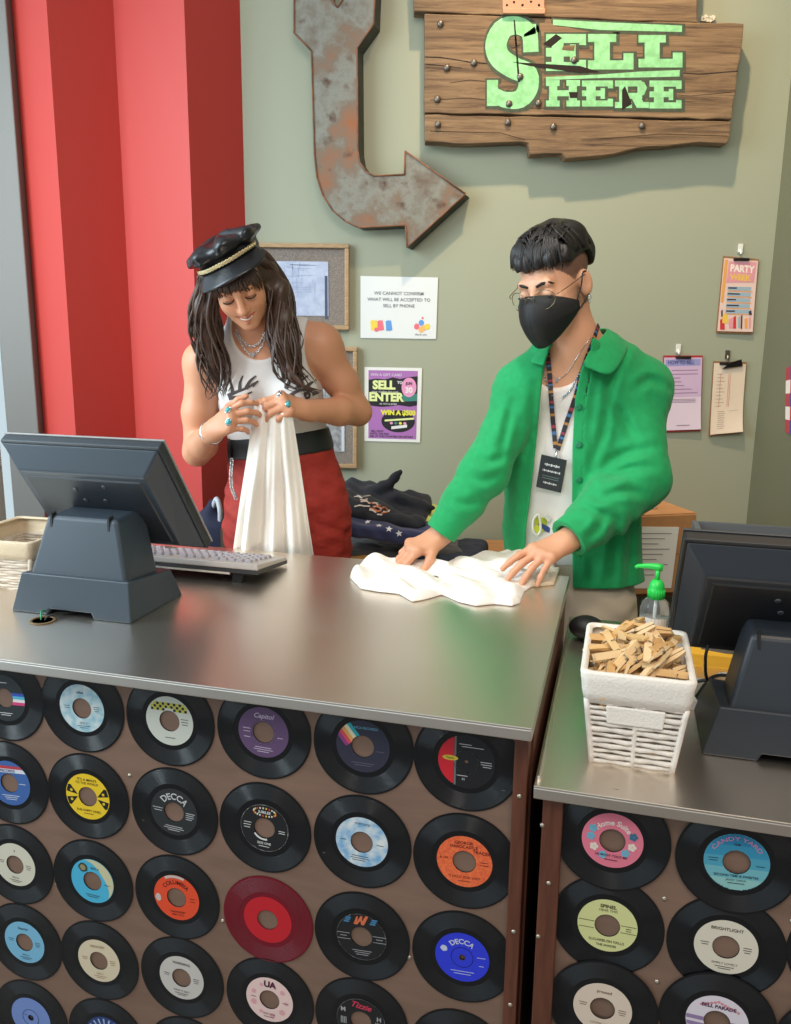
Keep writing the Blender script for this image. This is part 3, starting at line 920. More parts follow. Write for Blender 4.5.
REC = [
 (5, 697.5, 'black record with rainbow stripe across the dark label, top of the far left column', lab(40, 48, 50), d_mca_right, {}),
 (82.6, 707.8, 'black record with pale blue swirled label in the top row', lab(150, 195, 210, color2=rgb(215, 225, 225), scale=60), std((50, 80, 100), 'atlas', 'SIDE A'), {}),
 (170.2, 720.4, 'black record whose cream label has yellow and black checks along its top', lab(205, 208, 196), d_checks, {}),
 (263.9, 731.8, 'black record with purple label and silver script in the top row', lab(98, 72, 108), d_capitol, {}),
 (363.2, 745.8, 'black record with navy label crossed by a diagonal rainbow band', lab(48, 48, 66), d_mca_diag, {}),
 (466.5, 761.1, 'black record with black label, red side segment and small spindle hole', lab(24, 24, 26), d_redseg, dict(small=True)),
 (10.3, 782.4, 'black record with royal blue label and white red lettering band at left edge', lab(62, 100, 165), d_blue_white_red, {}),
 (88.5, 796, 'black record with bright yellow label and black corner wedges', lab(238, 200, 40), d_yellow, {}),
 (174.7, 811.3, 'black record with black label and large grey white lettering arched on top', lab(42, 44, 46), d_decca, {}),
 (265, 827.3, 'black record with black label and little multicoloured oval badge', lab(26, 26, 28), d_badge, {}),
 (362.1, 841.4, 'black record with cloudy sky blue and white label', lab(120, 175, 215, color2=rgb(225, 230, 228), scale=45), d_sky, {}),
 (464.6, 860.8, 'black record with mottled bright orange label beside the wooden end post', lab(245, 120, 70, color2=rgb(225, 95, 55), scale=260), d_orange, {}),
 (15.9, 863.9, 'black record with plain ivory label at the left edge, third row', lab(215, 210, 190), std((60, 55, 50), 'a', 'SIDE B'), {}),
 (93.2, 880.3, 'black record with sky blue label, cream edge and round emblem', lab(75, 180, 215), d_skycream, {}),
 (177.2, 896.8, 'black record with scuffed red orange label and arched dark lettering', lab(232, 78, 42), d_columbia, {}),
 (268.1, 919, 'translucent dark red record with plain red label', lab(196, 28, 40), None, dict(red=True)),
 (361.8, 936, 'black record with black label, orange zigzag mark and two blue marks', lab(28, 28, 30), d_w, {}),
 (462.3, 956.3, 'black record with vivid blue label and white arched lettering beside end post', lab(45, 60, 215), d_decca_blue, dict(small=True)),
 (25.3, 941.5, 'black record with plain light blue label near the left edge, fourth row', lab(125, 185, 215), std((35, 60, 85), 'Reprise', 'SIDE A'), {}),
 (99.6, 959.9, 'black record with warm cream label lettered in faint brown', lab(222, 205, 175), std((150, 120, 85), 'HICKORY', 'SIDE A'), {}),
 (182.2, 976.9, 'black record with greyish white label in fourth row', lab(205, 198, 190), std((45, 42, 42), 'WARNING', 'MAKE IT EASY'), {}),
 (270, 998.7, 'black record with pale pink patterned label and two large dark letters', lab(238, 205, 198), d_ua, {}),
 (361.3, 1019.9, 'black record with black label and pink slanted script at bottom edge', lab(30, 30, 32), d_pinkscript, {}),
 (458.5, 1052, 'black record cut by the bottom frame edge, orange yellow label top showing', lab(240, 150, 60), None, {}),
 (31.7, 1016.7, 'black record with periwinkle blue label and small spindle hole, bottom left', lab(120, 145, 205), d_dot, dict(small=True)),
 (107, 1036, 'black record with dark blue label and white rays at the bottom edge', lab(45, 65, 120), d_rays, {}),
 (189, 1055, 'black record of which just the top rim shows at bottom edge', lab(205, 190, 170), None, {}),
 (612.4, 838.6, 'black record with pink label dotted with blue flowers on the right counter', lab(225, 120, 140), d_pinkflowers, dict(layer=0.0032)),
 (736.1, 860, 'black record with teal blue graded label on the right counter', lab(90, 165, 185), d_teal, dict(layer=0.0032)),
 (607.3, 924.6, 'black record with pale yellow green label and thin cross lines', lab(215, 215, 150), d_paleyellow, dict(layer=0.0)),
 (725.7, 946.1, 'black record with cream white label below the teal labelled record', lab(222, 212, 192), std((50, 42, 38), 'BRIGHTLIGHT', 'SIMPLY LOVELY'), dict(layer=0.0)),
 (602.5, 1005.8, 'black record with pale peach label low on the right counter', lab(225, 205, 185), std((110, 80, 60), 'pressed', 'LOVING YOU'), dict(layer=0.0032)),
 (716.5, 1019, 'black record with lilac and pink striped white label at bottom', lab(225, 215, 222), d_pinkwhite, dict(layer=0.0032)),
 (850, 957, 'black record at the right picture edge, just its left rim showing, upper one', lab(200, 190, 170), None, dict(layer=0.0)),
 (835, 1048, 'black record at the right picture edge, just its left rim showing, lower one', lab(190, 180, 170), None, dict(layer=0.0032)),
]
for i, (u, v, lb, lm, dr, kw) in enumerate(REC):
    x, z = rp(u, v)
    record(i, x, z, lb, lm, dr, tilt=rng.uniform(-0.06, 0.06), **kw)
# ------------------------------------------------------------------ things on the walls
def wfn(y):
    return lambda u, v: tuple(U(u, v, y))

def wall_prism(mb, poly, yb, yf, mi=0):
    """outline read at the wall plane, from back depth yb to front depth yf (world y)"""
    pts = [U(u, v, yf) for u, v in poly]
    n = len(pts)
    vs = [(p[0], yb, p[2]) for p in pts] + [(p[0], yf, p[2]) for p in pts]
    fs = [tuple(range(n - 1, -1, -1)), tuple(range(n, 2 * n))] + [(i, (i + 1) % n, n + (i + 1) % n, n + i) for i in range(n)]
    mb.add(vs, fs, mi)
    return pts

def rust():
    m = bpy.data.materials.new('rusty_sheet_metal'); m.use_nodes = True
    n = m.node_tree.nodes; l = m.node_tree.links; b = n['Principled BSDF']
    t = n.new('ShaderNodeTexCoord')
    n1 = n.new('ShaderNodeTexNoise'); n1.inputs['Scale'].default_value = 6; n1.inputs['Detail'].default_value = 6; n1.inputs['Roughness'].default_value = 0.65
    n2 = n.new('ShaderNodeTexNoise'); n2.inputs['Scale'].default_value = 16; n2.inputs['Detail'].default_value = 5
    l.new(t.outputs['Object'], n1.inputs['Vector']); l.new(t.outputs['Object'], n2.inputs['Vector'])
    r = n.new('ShaderNodeValToRGB'); e = r.color_ramp.elements
    e[0].position = 0.33; e[0].color = (*rgb(150, 94, 60), 1)
    e[1].position = 0.47; e[1].color = (*rgb(120, 106, 92), 1)
    x = e.new(0.56); x.color = (*rgb(132, 133, 124), 1)
    x = e.new(0.70); x.color = (*rgb(106, 92, 80), 1)
    l.new(n1.outputs['Fac'], r.inputs[0])
    mx = n.new('ShaderNodeMix'); mx.data_type = 'RGBA'
    mr = n.new('ShaderNodeMapRange'); mr.inputs['From Min'].default_value = 0.58; mr.inputs['From Max'].default_value = 0.72
    l.new(n2.outputs['Fac'], mr.inputs['Value']); l.new(mr.outputs[0], mx.inputs['Factor'])
    l.new(r.outputs[0], mx.inputs['A']); mx.inputs['B'].default_value = (*rgb(82, 58, 46), 1)
    l.new(mx.outputs['Result'], b.inputs['Base Color'])
    b.inputs['Metallic'].default_value = 0.35; b.inputs['Roughness'].default_value = 0.55
    return m
M_rust = rust()
M_rust_edge = mat('rust_orange_edge', rgb(142, 92, 62), 0.7, color2=rgb(104, 76, 58), scale=30)

# curved arrow sign
ar = empty('arrow_sign', (float(U(360, 120, WY)[0]), WY, 1.95))
tag(ar, 'rusty metal arrow sign bending down and to the right, on sage wall', 'sign')
def arc_pts(cx, cy, r, a0, a1, n):
    return [(cx + r * math.cos(math.radians(a0 + (a1 - a0) * i / n)), cy + r * math.sin(math.radians(a0 + (a1 - a0) * i / n))) for i in range(n + 1)]
arrow = [(294, -30), (294, 33), (311.5, 51), (314.5, 155)] + [(317, 178), (323, 196), (333, 211), (345, 221), (358, 227.5)] + [(405.5, 225.5), (407, 247.5), (465.5, 194), (405, 151), (404.5, 174.5), (374, 176), (366, 172), (360, 163), (358, 152), (357, 48), (374, 24), (376, -30), (345, -4), (337.5, 7.5), (329, -4), (322, -30)]
Ya = WY - 0.062
mb = MB()
pts = wall_prism(mb, arrow, Ya + 0.003, Ya)
o = mb.build('arrow_face', M_rust)
o.data.transform(Matrix.Translation(-ar.location)); o.parent = ar
mb = MB(); n_ = len(pts)   # deep folded sides, splayed outwards to the right where they meet the wall
sp_ = [(p[0] - .0015 + .0, Ya + .003, p[2]) for p in pts] + [(p[0] + .019, WY - .002, p[2] - .003) for p in pts]
mb.add(sp_, [(i, (i + 1) % n_, n_ + (i + 1) % n_, n_ + i) for i in range(n_)]); o = mb.build('arrow_side', mat('dark_sheet_side', rgb(70, 72, 66), 0.5, 0.3, var=0.2, scale=20))
o.data.transform(Matrix.Translation(-ar.location)); o.parent = ar
mb = MB()
loop = [np.array((p[0], Ya - 0.0015, p[2])) for p in pts]
loop = loop + [loop[0]]
for a, b in zip(loop[:-1], loop[1:]):
    if np.linalg.norm(b - a) > 0.004: mb.tube([a, b], 0.0032, 6)
o = mb.build('rim', M_rust_edge); o.data.transform(Matrix.Translation(-ar.location)); o.parent = ar

# wooden sign
def woodmat(name, c1, c2, c3):
    m = bpy.data.materials.new(name); m.use_nodes = True
    n = m.node_tree.nodes; l = m.node_tree.links; b = n['Principled BSDF']
    t = n.new('ShaderNodeTexCoord'); mpn = n.new('ShaderNodeMapping'); mpn.inputs['Scale'].default_value = (1.6, 8, 26)
    l.new(t.outputs['Object'], mpn.inputs[0])
    n1 = n.new('ShaderNodeTexNoise'); n1.inputs['Scale'].default_value = 2.2; n1.inputs['Detail'].default_value = 8; n1.inputs['Roughness'].default_value = 0.7; n1.inputs['Distortion'].default_value = 0.6
    l.new(mpn.outputs[0], n1.inputs['Vector'])
    r = n.new('ShaderNodeValToRGB'); e = r.color_ramp.elements
    e[0].position = 0.33; e[0].color = (*c1, 1); e[1].position = 0.68; e[1].color = (*c3, 1)
    x = e.new(0.48); x.color = (*c2, 1)
    l.new(n1.outputs['Fac'], r.inputs[0]); l.new(r.outputs[0], b.inputs['Base Color'])
    b.inputs['Roughness'].default_value = 0.75
    bp = n.new('ShaderNodeBump'); bp.inputs['Strength'].default_value = 0.5; bp.inputs['Distance'].default_value = 0.006
    l.new(n1.outputs['Fac'], bp.inputs['Height']); l.new(bp.outputs[0], b.inputs['Normal'])
    return m
M_plank = woodmat('weathered_plank', rgb(72, 54, 40), rgb(120, 94, 68), rgb(150, 122, 90))
sg = empty('wooden_sign', (float(U(583, 80, WY)[0]), WY, 2.35))
tag(sg, 'weathered plank sign with green painted words SELL HERE, on the sage wall', 'sign')
def addto(root, mb, name, mats, **k):
    o = mb.build(name, mats, **k)
    o.data.transform(Matrix.Translation(-root.location)); o.parent = root
    return o
YS = WY - 0.075
def jag(pts, amp=0.8, step=14):
    out = []
    for (a, b), (c, d) in zip(pts, pts[1:] + pts[:1]):
        n = max(1, int(math.hypot(c - a, d - b) / step))
        for i in range(n):
            t = i / n; out.append((a + (c - a) * t + (rng.uniform(-amp, amp) if i else 0), b + (d - b) * t + (rng.uniform(-amp, amp) if i else 0)))
    return out
for poly, dy in (([(412, -40), (699, -40), (697.5, 22.5), (560, 17.5), (505, 15), (414, 11)], 0.0),
                 ([(424.5, 13.5), (505, 16), (560, 19), (744, 23.5), (732, 119.5), (580, 115.5), (424.5, 112.5)], 0.004),
                 ([(424.5, 114.5), (580, 117.5), (731.5, 121.5), (729.5, 138), (727, 144), (700, 142), (668, 146), (640, 147.5), (615, 153.5), (585, 157), (566, 158.5), (562, 153.5), (530, 155), (528.5, 143), (522, 141.5), (470, 143.5), (425, 141.5)], 0.001)):
    mb = MB(); wall_prism(mb, jag(poly), WY - 0.012, YS - dy); addto(sg, mb, 'plank', M_plank, bevel=0.003)
# long cracks between and inside planks (dark gaps cut as thin recessed strips)
M_crack = ink(34, 24, 18, 0.9)
YP = YS - 0.0046
def flat(root, name, polys, mats, y):
    mb = MB()
    for poly, mi in polys:
        pts = [U(u, v, y) for u, v in poly]
        mb.add([(p[0], y, p[2]) for p in pts], [tuple(range(len(pts)))], mi)
    return addto(root, mb, name, mats)
def crackline(pts, wd):
    up = [(u, v - wd * (0.4 + 0.6 * rng.rand())) for u, v in pts]; dn = [(u, v + wd * (0.4 + 0.6 * rng.rand())) for u, v in reversed(pts)]
    return up + dn
cr = [crackline([(425, 57), (440, 57.5), (452, 59), (470, 62), (492, 64), (520, 65)], 0.8), crackline([(425, 64), (445, 66), (462, 68)], 0.5),
      crackline([(580, 67), (620, 67.5), (655, 71), (700, 74), (738, 71)], 0.7), crackline([(430, 100), (470, 98), (500, 101)], 0.4),
      crackline([(640, 92), (690, 96), (732, 92)], 0.35), crackline([(450, 83), (470, 80), (490, 82)], 0.4), crackline([(430, 131), (500, 133), (525, 140)], 0.5), crackline([(600, 139), (660, 134), (728, 136)], 0.4)]
flat(sg, 'crack', [(c, 0) for c in cr], [M_crack], YP)
# painted lettering, slab letters drawn as strokes in picture units on the plank face
M_green = mat('green_sign_paint', rgb(152, 218, 158), 0.6, color2=rgb(130, 192, 132), scale=45)
M_gout = mat('dark_green_outline', rgb(66, 74, 56), 0.7, var=0.2, scale=50)
def rect(x0, y0, x1, y1): return [(x0, y0), (x1, y0), (x1, y1), (x0, y1)]
def slabE(x0, y0, x1, y1, t):
    w_, h = x1 - x0, y1 - y0
    return [rect(x0, y0, x1, y0 + t), rect(x0, y1 - t, x1, y1), rect(x0 + w_ * .14, y0, x0 + w_ * .44, y1), rect(x0, (y0 + y1) / 2 - t * .5, x0 + w_ * .72, (y0 + y1) / 2 + t * .45),
            rect(x1 - w_ * .17, y0, x1, y0 + h * .30), rect(x1 - w_ * .17, y1 - h * .30, x1, y1), rect(x0 + w_ * .60, (y0 + y1) / 2 - t * .9, x0 + w_ * .74, (y0 + y1) / 2 + t * .9)]
def slabL(x0, y0, x1, y1, t):
    w_, h = x1 - x0, y1 - y0
    return [rect(x0, y0, x0 + w_ * .62, y0 + t), rect(x0 + w_ * .14, y0, x0 + w_ * .48, y1), rect(x0, y1 - t * 1.15, x1, y1), rect(x1 - w_ * .22, y1 - h * .46, x1, y1)]
def slabH(x0, y0, x1, y1, t):
    w_, h = x1 - x0, y1 - y0
    return [rect(x0, y0, x0 + w_ * .40, y0 + t), rect(x1 - w_ * .40, y0, x1, y0 + t), rect(x0, y1 - t, x0 + w_ * .40, y1), rect(x1 - w_ * .40, y1 - t, x1, y1),
            rect(x0 + w_ * .09, y0, x0 + w_ * .33, y1), rect(x1 - w_ * .33, y0, x1 - w_ * .09, y1), rect(x0 + w_ * .3, (y0 + y1) / 2 - t * .5, x1 - w_ * .3, (y0 + y1) / 2 + t * .5)]
def slabR(x0, y0, x1, y1, t):
    w_, h = x1 - x0, y1 - y0
    return [rect(x0, y0, x1 - w_ * .22, y0 + t), rect(x0 + w_ * .12, y0, x0 + w_ * .38, y1), rect(x0, y1 - t, x0 + w_ * .5, y1), rect(x0 + w_ * .3, y0 + h * .45, x1 - w_ * .2, y0 + h * .45 + t),
            [(x1 - w_ * .34, y0), (x1 - w_ * .14, y0 + h * .06), (x1 - w_ * .06, y0 + h * .26), (x1 - w_ * .14, y0 + h * .52), (x1 - w_ * .34, y0 + h * .6)],
            [(x0 + w_ * .45, y0 + h * .55), (x0 + w_ * .72, y0 + h * .55), (x1 - w_ * .06, y1), (x1 - w_ * .36, y1)], rect(x1 - w_ * .36, y1 - t, x1, y1)]
def strokeS():
    # big slab S: a ribbon along a curve with end blocks
    c = spline([(531, 52), (529, 33), (517, 25.5), (503, 29), (496, 44), (500, 58), (514, 68), (527, 74), (528, 88), (520, 99), (506, 100), (494, 95)], 40)
    wd = [7.6 + 3.4 * math.sin(PI * min(1, max(0, (i / 39 - .05) / .9))) for i in range(40)]
    out = []
    for i in range(39):
        def nrm(k):
            a, b = c[max(k - 1, 0)], c[min(k + 1, 39)]; d = b - a; d = d / (np.linalg.norm(d) + 1e-9); return np.array([-d[1], d[0]])
        n0, n1 = nrm(i), nrm(i + 1)
        q = [c[i] - n0 * wd[i], c[i + 1] - n1 * wd[i + 1], c[i + 1] + n1 * wd[i + 1], c[i] + n0 * wd[i]]
        out.append([tuple(x) for x in q])
    return out + [rect(524, 24, 536, 40), rect(487, 80, 498, 106)]
L1 = strokeS() + slabE(546, 34, 586, 71, 9) + slabL(588, 34, 633.5, 69.5, 8) + slabL(638.5, 35, 682.5, 67.5, 7.5)
L2 = slabH(546, 80, 580, 106.5, 6) + slabE(582, 80.5, 613, 106.5, 6) + slabR(615, 80.5, 649, 108, 6) + slabE(649.5, 80.5, 681.5, 108.5, 6.2)
bars = [[(553, 19.5), (600, 22), (682, 25.5), (682, 32), (600, 30), (553, 25)], [(546, 77), (600, 74.5), (640, 71.5), (680, 70), (679.5, 76.5), (640, 77.5), (600, 78), (546, 80)]]
def grow(poly, g):
    cx = sum(p[0] for p in poly) / len(poly); cy = sum(p[1] for p in poly) / len(poly)
    return [(u + g * (1 if u > cx else -1) + 0.8, v + g * (1 if v > cy else -1) + 0.8) for u, v in poly]
def shape_out(list_, g, dy0):
    return [(grow(p, g), 0) for p in list_]
def layered(name, polys, m, y):
    mb = MB()
    for k, poly in enumerate(polys):
        pts = [U(u, v, y) for u, v in poly]
        yy = y - 0.00002 * (k % 12)
        mb.add([(p[0], yy, p[2]) for p in pts], [tuple(range(len(pts)))], 0)
    return addto(sg, mb, name, m)
layered('letter_outline', [grow(p, 2.6) for p in L1 + L2 + bars], M_gout, YP - 0.0002)  # dark green outline painted around the letters
layered('letter_paint', L1 + L2 + bars, M_green, YP - 0.0010)
# paint worn through to the wood, and two dark splits in the lettering
flat(sg, 'bare_patch', [([(511, 37), (519, 36), (521, 44), (512, 48), (508, 43)], 0), ([(497, 86), (504, 82), (512, 87), (505, 91)], 0), ([(563, 46), (575, 45), (574, 51), (562, 50)], 0), ([(543, 44), (556, 34), (562, 38), (551, 47)], 1), ([(569, 92), (578, 92), (577, 98), (570, 98)], 1),
     ([(513.5, 20), (515, 20), (520, 82), (518, 82)], 1), ([(622, 90), (625, 86), (632, 104), (622, 110)], 1), ([(512, 62), (580, 66), (600, 72), (580, 73), (530, 66)], 1)], [M_plank, M_crack], YP - 0.0016)
M_stud = mat('old_bolt', rgb(120, 112, 104), 0.4, 0.8)
for u, v in ((440.5, 24), (474, 63), (437.5, 99.5), (438, 124.5), (508, 122.5), (553.5, 127), (642, 126), (509, 104), (538.5, 103.5), (574, 60.5), (520, 77), (447, 68)):
    p = U(u, v, YS - 0.004); b = MB()
    b.lathe([(0.0115, 0.0), (0.0115, -0.004), (0.008, -0.008), (0.004, -0.0095), (0.0, -0.010)], 12, fn=lambda a, c, h: (p[0] + a, YS - 0.004 + h, p[2] + c))
    addto(sg, b, 'bolt', M_stud)
M_bracket = mat('rust_pink_bracket', rgb(186, 140, 112), 0.5, 0.3)
b = MB(); q = [U(*t, YS - 0.006) for t in ((502.5, -20), (544.5, -20), (544.5, 14), (502.5, 13))]
b.prism([(p[0], p[2]) for p in q], YS - 0.0005, YS - 0.008, lambda x, z, d: (x, d, z))
lo_ = U(502.5, 9.5, YS - .006); hi_ = U(544.5, 15.5, YS - .006)
b.box(((lo_[0] + hi_[0]) / 2, YS - 0.013, (lo_[2] + hi_[2]) / 2), (hi_[0] - lo_[0], 0.016, abs(hi_[2] - lo_[2])))
br = addto(sg, b, 'bracket', M_bracket, bevel=0.002)
b = MB()
for u, v in ((507, 5), (514, 2), (522.5, 5), (531, 1.5), (539, 5)):
    p = U(u, v, YS - .0085); b.lathe([(0.004, 0.0), (0.0, -0.0004)], 10, fn=lambda a, c, h: (p[0] + a, YS - 0.0085 + h, p[2] + c))
o = b.build('screw_hole', M_crack); o.data.transform(Matrix.Translation(-sg.location)); o.parent = br
# crumpled tape scrap above the sign's right end
b = MB(); p = U(708, 18.5, WY - .012)
for k in range(5): b.box((p[0] - .018 + .009 * k, WY - 0.006, p[2] + .003 * math.sin(k * 2)), (0.011, 0.012, 0.014 + 0.004 * (k % 2)), R=Matrix.Rotation(0.5 * math.sin(k * 1.7), 3, 'Y'))
o = b.build('tape_scrap', ink(225, 220, 205)); tag(o, 'small crumpled scrap of pale tape on wall above the plank sign', 'tape')

# framed pictures
M_oak = mat('pale_oak_frame', rgb(170, 140, 104), 0.5, var=0.15, scale=30, stretch=(1, 4, 6))
M_linen = mat('grey_linen_mat', rgb(128, 118, 110), 0.9, var=0.25, scale=300)
def frame(u0, v0, u1, v1, label, inner, paper_mats, art):
    y = WY - 0.026
    a = U(u0, v0, y); c = U(u1, v1, y)
    x0, x1, z1, z0 = a[0], c[0], a[2], c[2]
    r = empty('picture_frame', ((x0 + x1) / 2, WY, z0))
    tag(r, label, 'picture frame')
    t = 0.016
    mb = MB()
    mb.box(((x0 + x1) / 2, WY - .014, z1 - t / 2), (x1 - x0, 0.027, t)); mb.box(((x0 + x1) / 2, WY - .014, z0 + t / 2), (x1 - x0, 0.027, t))
    mb.box((x0 + t / 2, WY - .014, (z0 + z1) / 2), (t, 0.0265, z1 - z0 - 2 * t)); mb.box((x1 - t / 2, WY - .014, (z0 + z1) / 2), (t, 0.0265, z1 - z0 - 2 * t))
    addto(r, mb, 'frame_moulding', M_oak, bevel=0.003)
    mb = MB(); mb.box(((x0 + x1) / 2, WY - .008, (z0 + z1) / 2), (x1 - x0 - .02, 0.008, z1 - z0 - .02)); addto(r, mb, 'mat_board', M_linen)
    ia = U(inner[0], inner[1], WY - .014); ic = U(inner[2], inner[3], WY - .014)
    px0, px1, pz1, pz0 = ia[0], ic[0], ia[2], ic[2]
    mb = MB(); mb.box(((px0 + px1) / 2, WY - .0135, (pz0 + pz1) / 2), (px1 - px0, 0.001, pz1 - pz0), 0)
    art(mb, px0, px1, pz0, pz1); addto(r, mb, 'mounted_paper', paper_mats)
    return r
M_blueprint = mat('pale_blue_print', rgb(188, 196, 216), 0.35, color2=rgb(165, 175, 200), scale=40)
def art1(mb, x0, x1, z0, z1):
    for i in range(14):
        mb.box((x0 + (x1 - x0) * rng.uniform(.2, .8), WY - .0142, z0 + (z1 - z0) * rng.uniform(.35, .95)), (0.002, .0001, rng.uniform(.02, .06)), 1)
        mb.box((x0 + (x1 - x0) * rng.uniform(.3, .7), WY - .0142, z0 + (z1 - z0) * rng.uniform(.35, .95)), (rng.uniform(.02, .09), .0001, .002), 1)
    mb.box((x1 - .008, WY - .0143, (z0 + z1) / 2 - .03), (0.010, .0001, (z1 - z0) * .8), 2)
frame(251, 242.5, 349, 330, 'oak framed pale blue print behind the shoulder in black cap', (268, 261, 328.5, 316), [M_blueprint, ink(150, 160, 188), ink(66, 74, 104)], art1)
frame(268, 346, 357, 468.5, 'lower oak frame half hidden behind the bare elbow', (276, 362, 345, 452), [mat('grey_print', rgb(150, 150, 152), 0.4, var=0.3, scale=60), ink(110, 112, 118), ink(200, 205, 215)], art1)

M_paper = mat('white_paper', rgb(228, 228, 224), 0.5)
M_sleeve = mat('glossy_page', rgb(224, 228, 228), 0.22, coat=0.4)
def sheet(name, label, cat, quad, mats, draw, curl=0.0):
    """a sheet of paper taped to the back wall; quad TL,TR,BR,BL"""
    y = WY - 0.0035
    q = [U(u, v, y) for u, v in quad]
    c = sum(q) / 4
    r = empty(name, (c[0], WY, c[2])); tag(r, label, cat)
    mb = MB()
    def fn(s, t):
        p = (q[0] * (1 - s) + q[1] * s) * (1 - t) + (q[3] * (1 - s) + q[2] * s) * t
        return (p[0], y - curl * (t ** 3), p[2])
    mb.grid(fn, 8, 8); o = addto(r, mb, 'page', mats[0]); 
    def at(s, t, d=0.0006):
        p = fn(s, t); return (p[0], p[1] - d, p[2])
    mb = MB(); draw(mb, at); o2 = mb.build('print', mats[1:]); o2.data.transform(Matrix.Translation(-r.location)); o2.parent = o
    return r
def prt(mb, at, poly, mi, d=0.0006): mb.add([at(s, t, d) for s, t in poly], [tuple(range(len(poly)))], mi)
def ptext(mb, at, s, size, cx, cy, mi, asp, d=0.001, bold=0.0, shear=0.0, rot=0.0, sx=1.0):
    """size as a fraction of the page height; asp = width/height"""
    put_text(mb, s, size, lambda x, y: at(cx + x / asp, cy - y, d), mi, (0, 0), rot, None, sx, bold=bold, shear=shear)
def oval(cx, cy, rx, ry, n=24): return [(cx + rx * math.cos(2 * PI * i / n), cy + ry * math.sin(2 * PI * i / n)) for i in range(n)]

def d_confirm(mb, at):
    for i, s in enumerate(('WE CANNOT CONFIRM', 'WHAT WILL BE ACCEPTED TO', 'SELL BY PHONE')): ptext(mb, at, s, 0.074, 0.5, 0.27 + 0.10 * i, 0, 1.25, bold=0.01)
    for j, (x, mi) in enumerate(((0.13, 1), (0.17, 1), (0.22, 2), (0.25, 2), (0.33, 3), (0.36, 3))):
        prt(mb, at, [(x, .72), (x + .04, .70), (x + .06, .86), (x + .01, .88)], mi, 0.0006 + 0.0001 * j)
    prt(mb, at, oval(.21, .86, .03, .035), 2, 0.0014)
    for j, (x, y, mi) in enumerate(((.74, .80, 2), (.80, .74, 3), (.83, .82, 4), (.88, .80, 1), (.80, .85, 4))): prt(mb, at, oval(x, y, .035, .05), mi, 0.0006 + 0.0001 * j)
    prt(mb, at, oval(.815, .66, .014, .02), 2)
    ptext(mb, at, 'thank you', 0.05, 0.80, 0.93, 0, 1.25)
sheet('notice_page', 'white notice page with small clothes drawings taped on wall between frame and sign', 'notice', [(360.5, 276), (438, 277.5), (436, 339), (360.5, 338)], [M_sleeve, ink(110, 114, 122), ink(235, 205, 70), ink(225, 110, 125), ink(95, 150, 215), ink(245, 180, 110)], d_confirm)
M_purple = mat('purple_print', rgb(168, 112, 178), 0.4)
def d_flyer(mb, at):
    prt(mb, at, [(.07, .04), (.93, .04), (.93, .96), (.07, .96)], 0)
    prt(mb, at, [(.07, .17), (.2, .15), (.35, .16), (.5, .13), (.62, .15), (.8, .12), (.93, .11), (.93, .50), (.8, .52), (.6, .50), (.45, .52), (.3, .53), (.15, .52), (.07, .50)], 1, 0.0008)
    ptext(mb, at, 'WIN A GIFT CARD', 0.05, 0.38, 0.10, 4, .77)
    ptext(mb, at, 'SELL', 0.155, 0.34, 0.24, 2, .77, 0.0012, bold=0.05); ptext(mb, at, 'TO', 0.05, 0.62, 0.20, 4, .77, 0.0012, bold=0.04)
    ptext(mb, at, 'ENTER', 0.155, 0.38, 0.40, 2, .77, 0.0012, bold=0.05)
    ptext(mb, at, 'your clothes for cash', 0.042, 0.36, 0.325, 4, .77, 0.0012); ptext(mb, at, 'to win a prize', 0.042, 0.42, 0.485, 4, .77, 0.0012)
    prt(mb, at, oval(.78, .26, .13, .13), 3, 0.0010); ptext(mb, at, '30', 0.10, 0.78, 0.30, 4, .77, 0.0014, bold=0.04); ptext(mb, at, 'JUN', 0.05, 0.78, 0.21, 1, .77, 0.0014, bold=0.04)
    prt(mb, at, [(.64, .36), (.93, .34), (.93, .44), (.70, .45)], 5, 0.0009)
    prt(mb, at, oval(.60, .72, .30, .15), 1, 0.0009)
    ptext(mb, at, 'WIN A $500', 0.088, 0.60, 0.605, 6, .77, 0.0014, bold=0.06)
    prt(mb, at, [(.36, .70), (.88, .665), (.88, .69), (.36, .725)], 2, 0.0012)
    prt(mb, at, [(.48, .79), (.76, .76), (.76, .80), (.48, .83)], 4, 0.0012)
    for j in range(4): prt(mb, at, oval(.48 + .08 * j, .745, .028, .018), (3, 5, 6, 3)[j], 0.0013)
    for j in range(3): ptext(mb, at, ('SELL NOW', 'UNTIL THE END', 'ASK AT THE COUNTER FOR DETAILS')[j], 0.036, (.23, .27, .48)[j], .86 + .035 * j, 1, .77, bold=0.03)
sheet('sale_flyer', 'purple and black sell to enter flyer with white border on the sage wall', 'flyer', [(364.5, 367), (422, 368), (420, 442.5), (364.5, 441)], [M_paper, M_purple, ink(28, 28, 34), ink(222, 232, 160), ink(225, 150, 190), ink(225, 225, 225), ink(60, 130, 120), ink(225, 220, 70)], d_flyer)

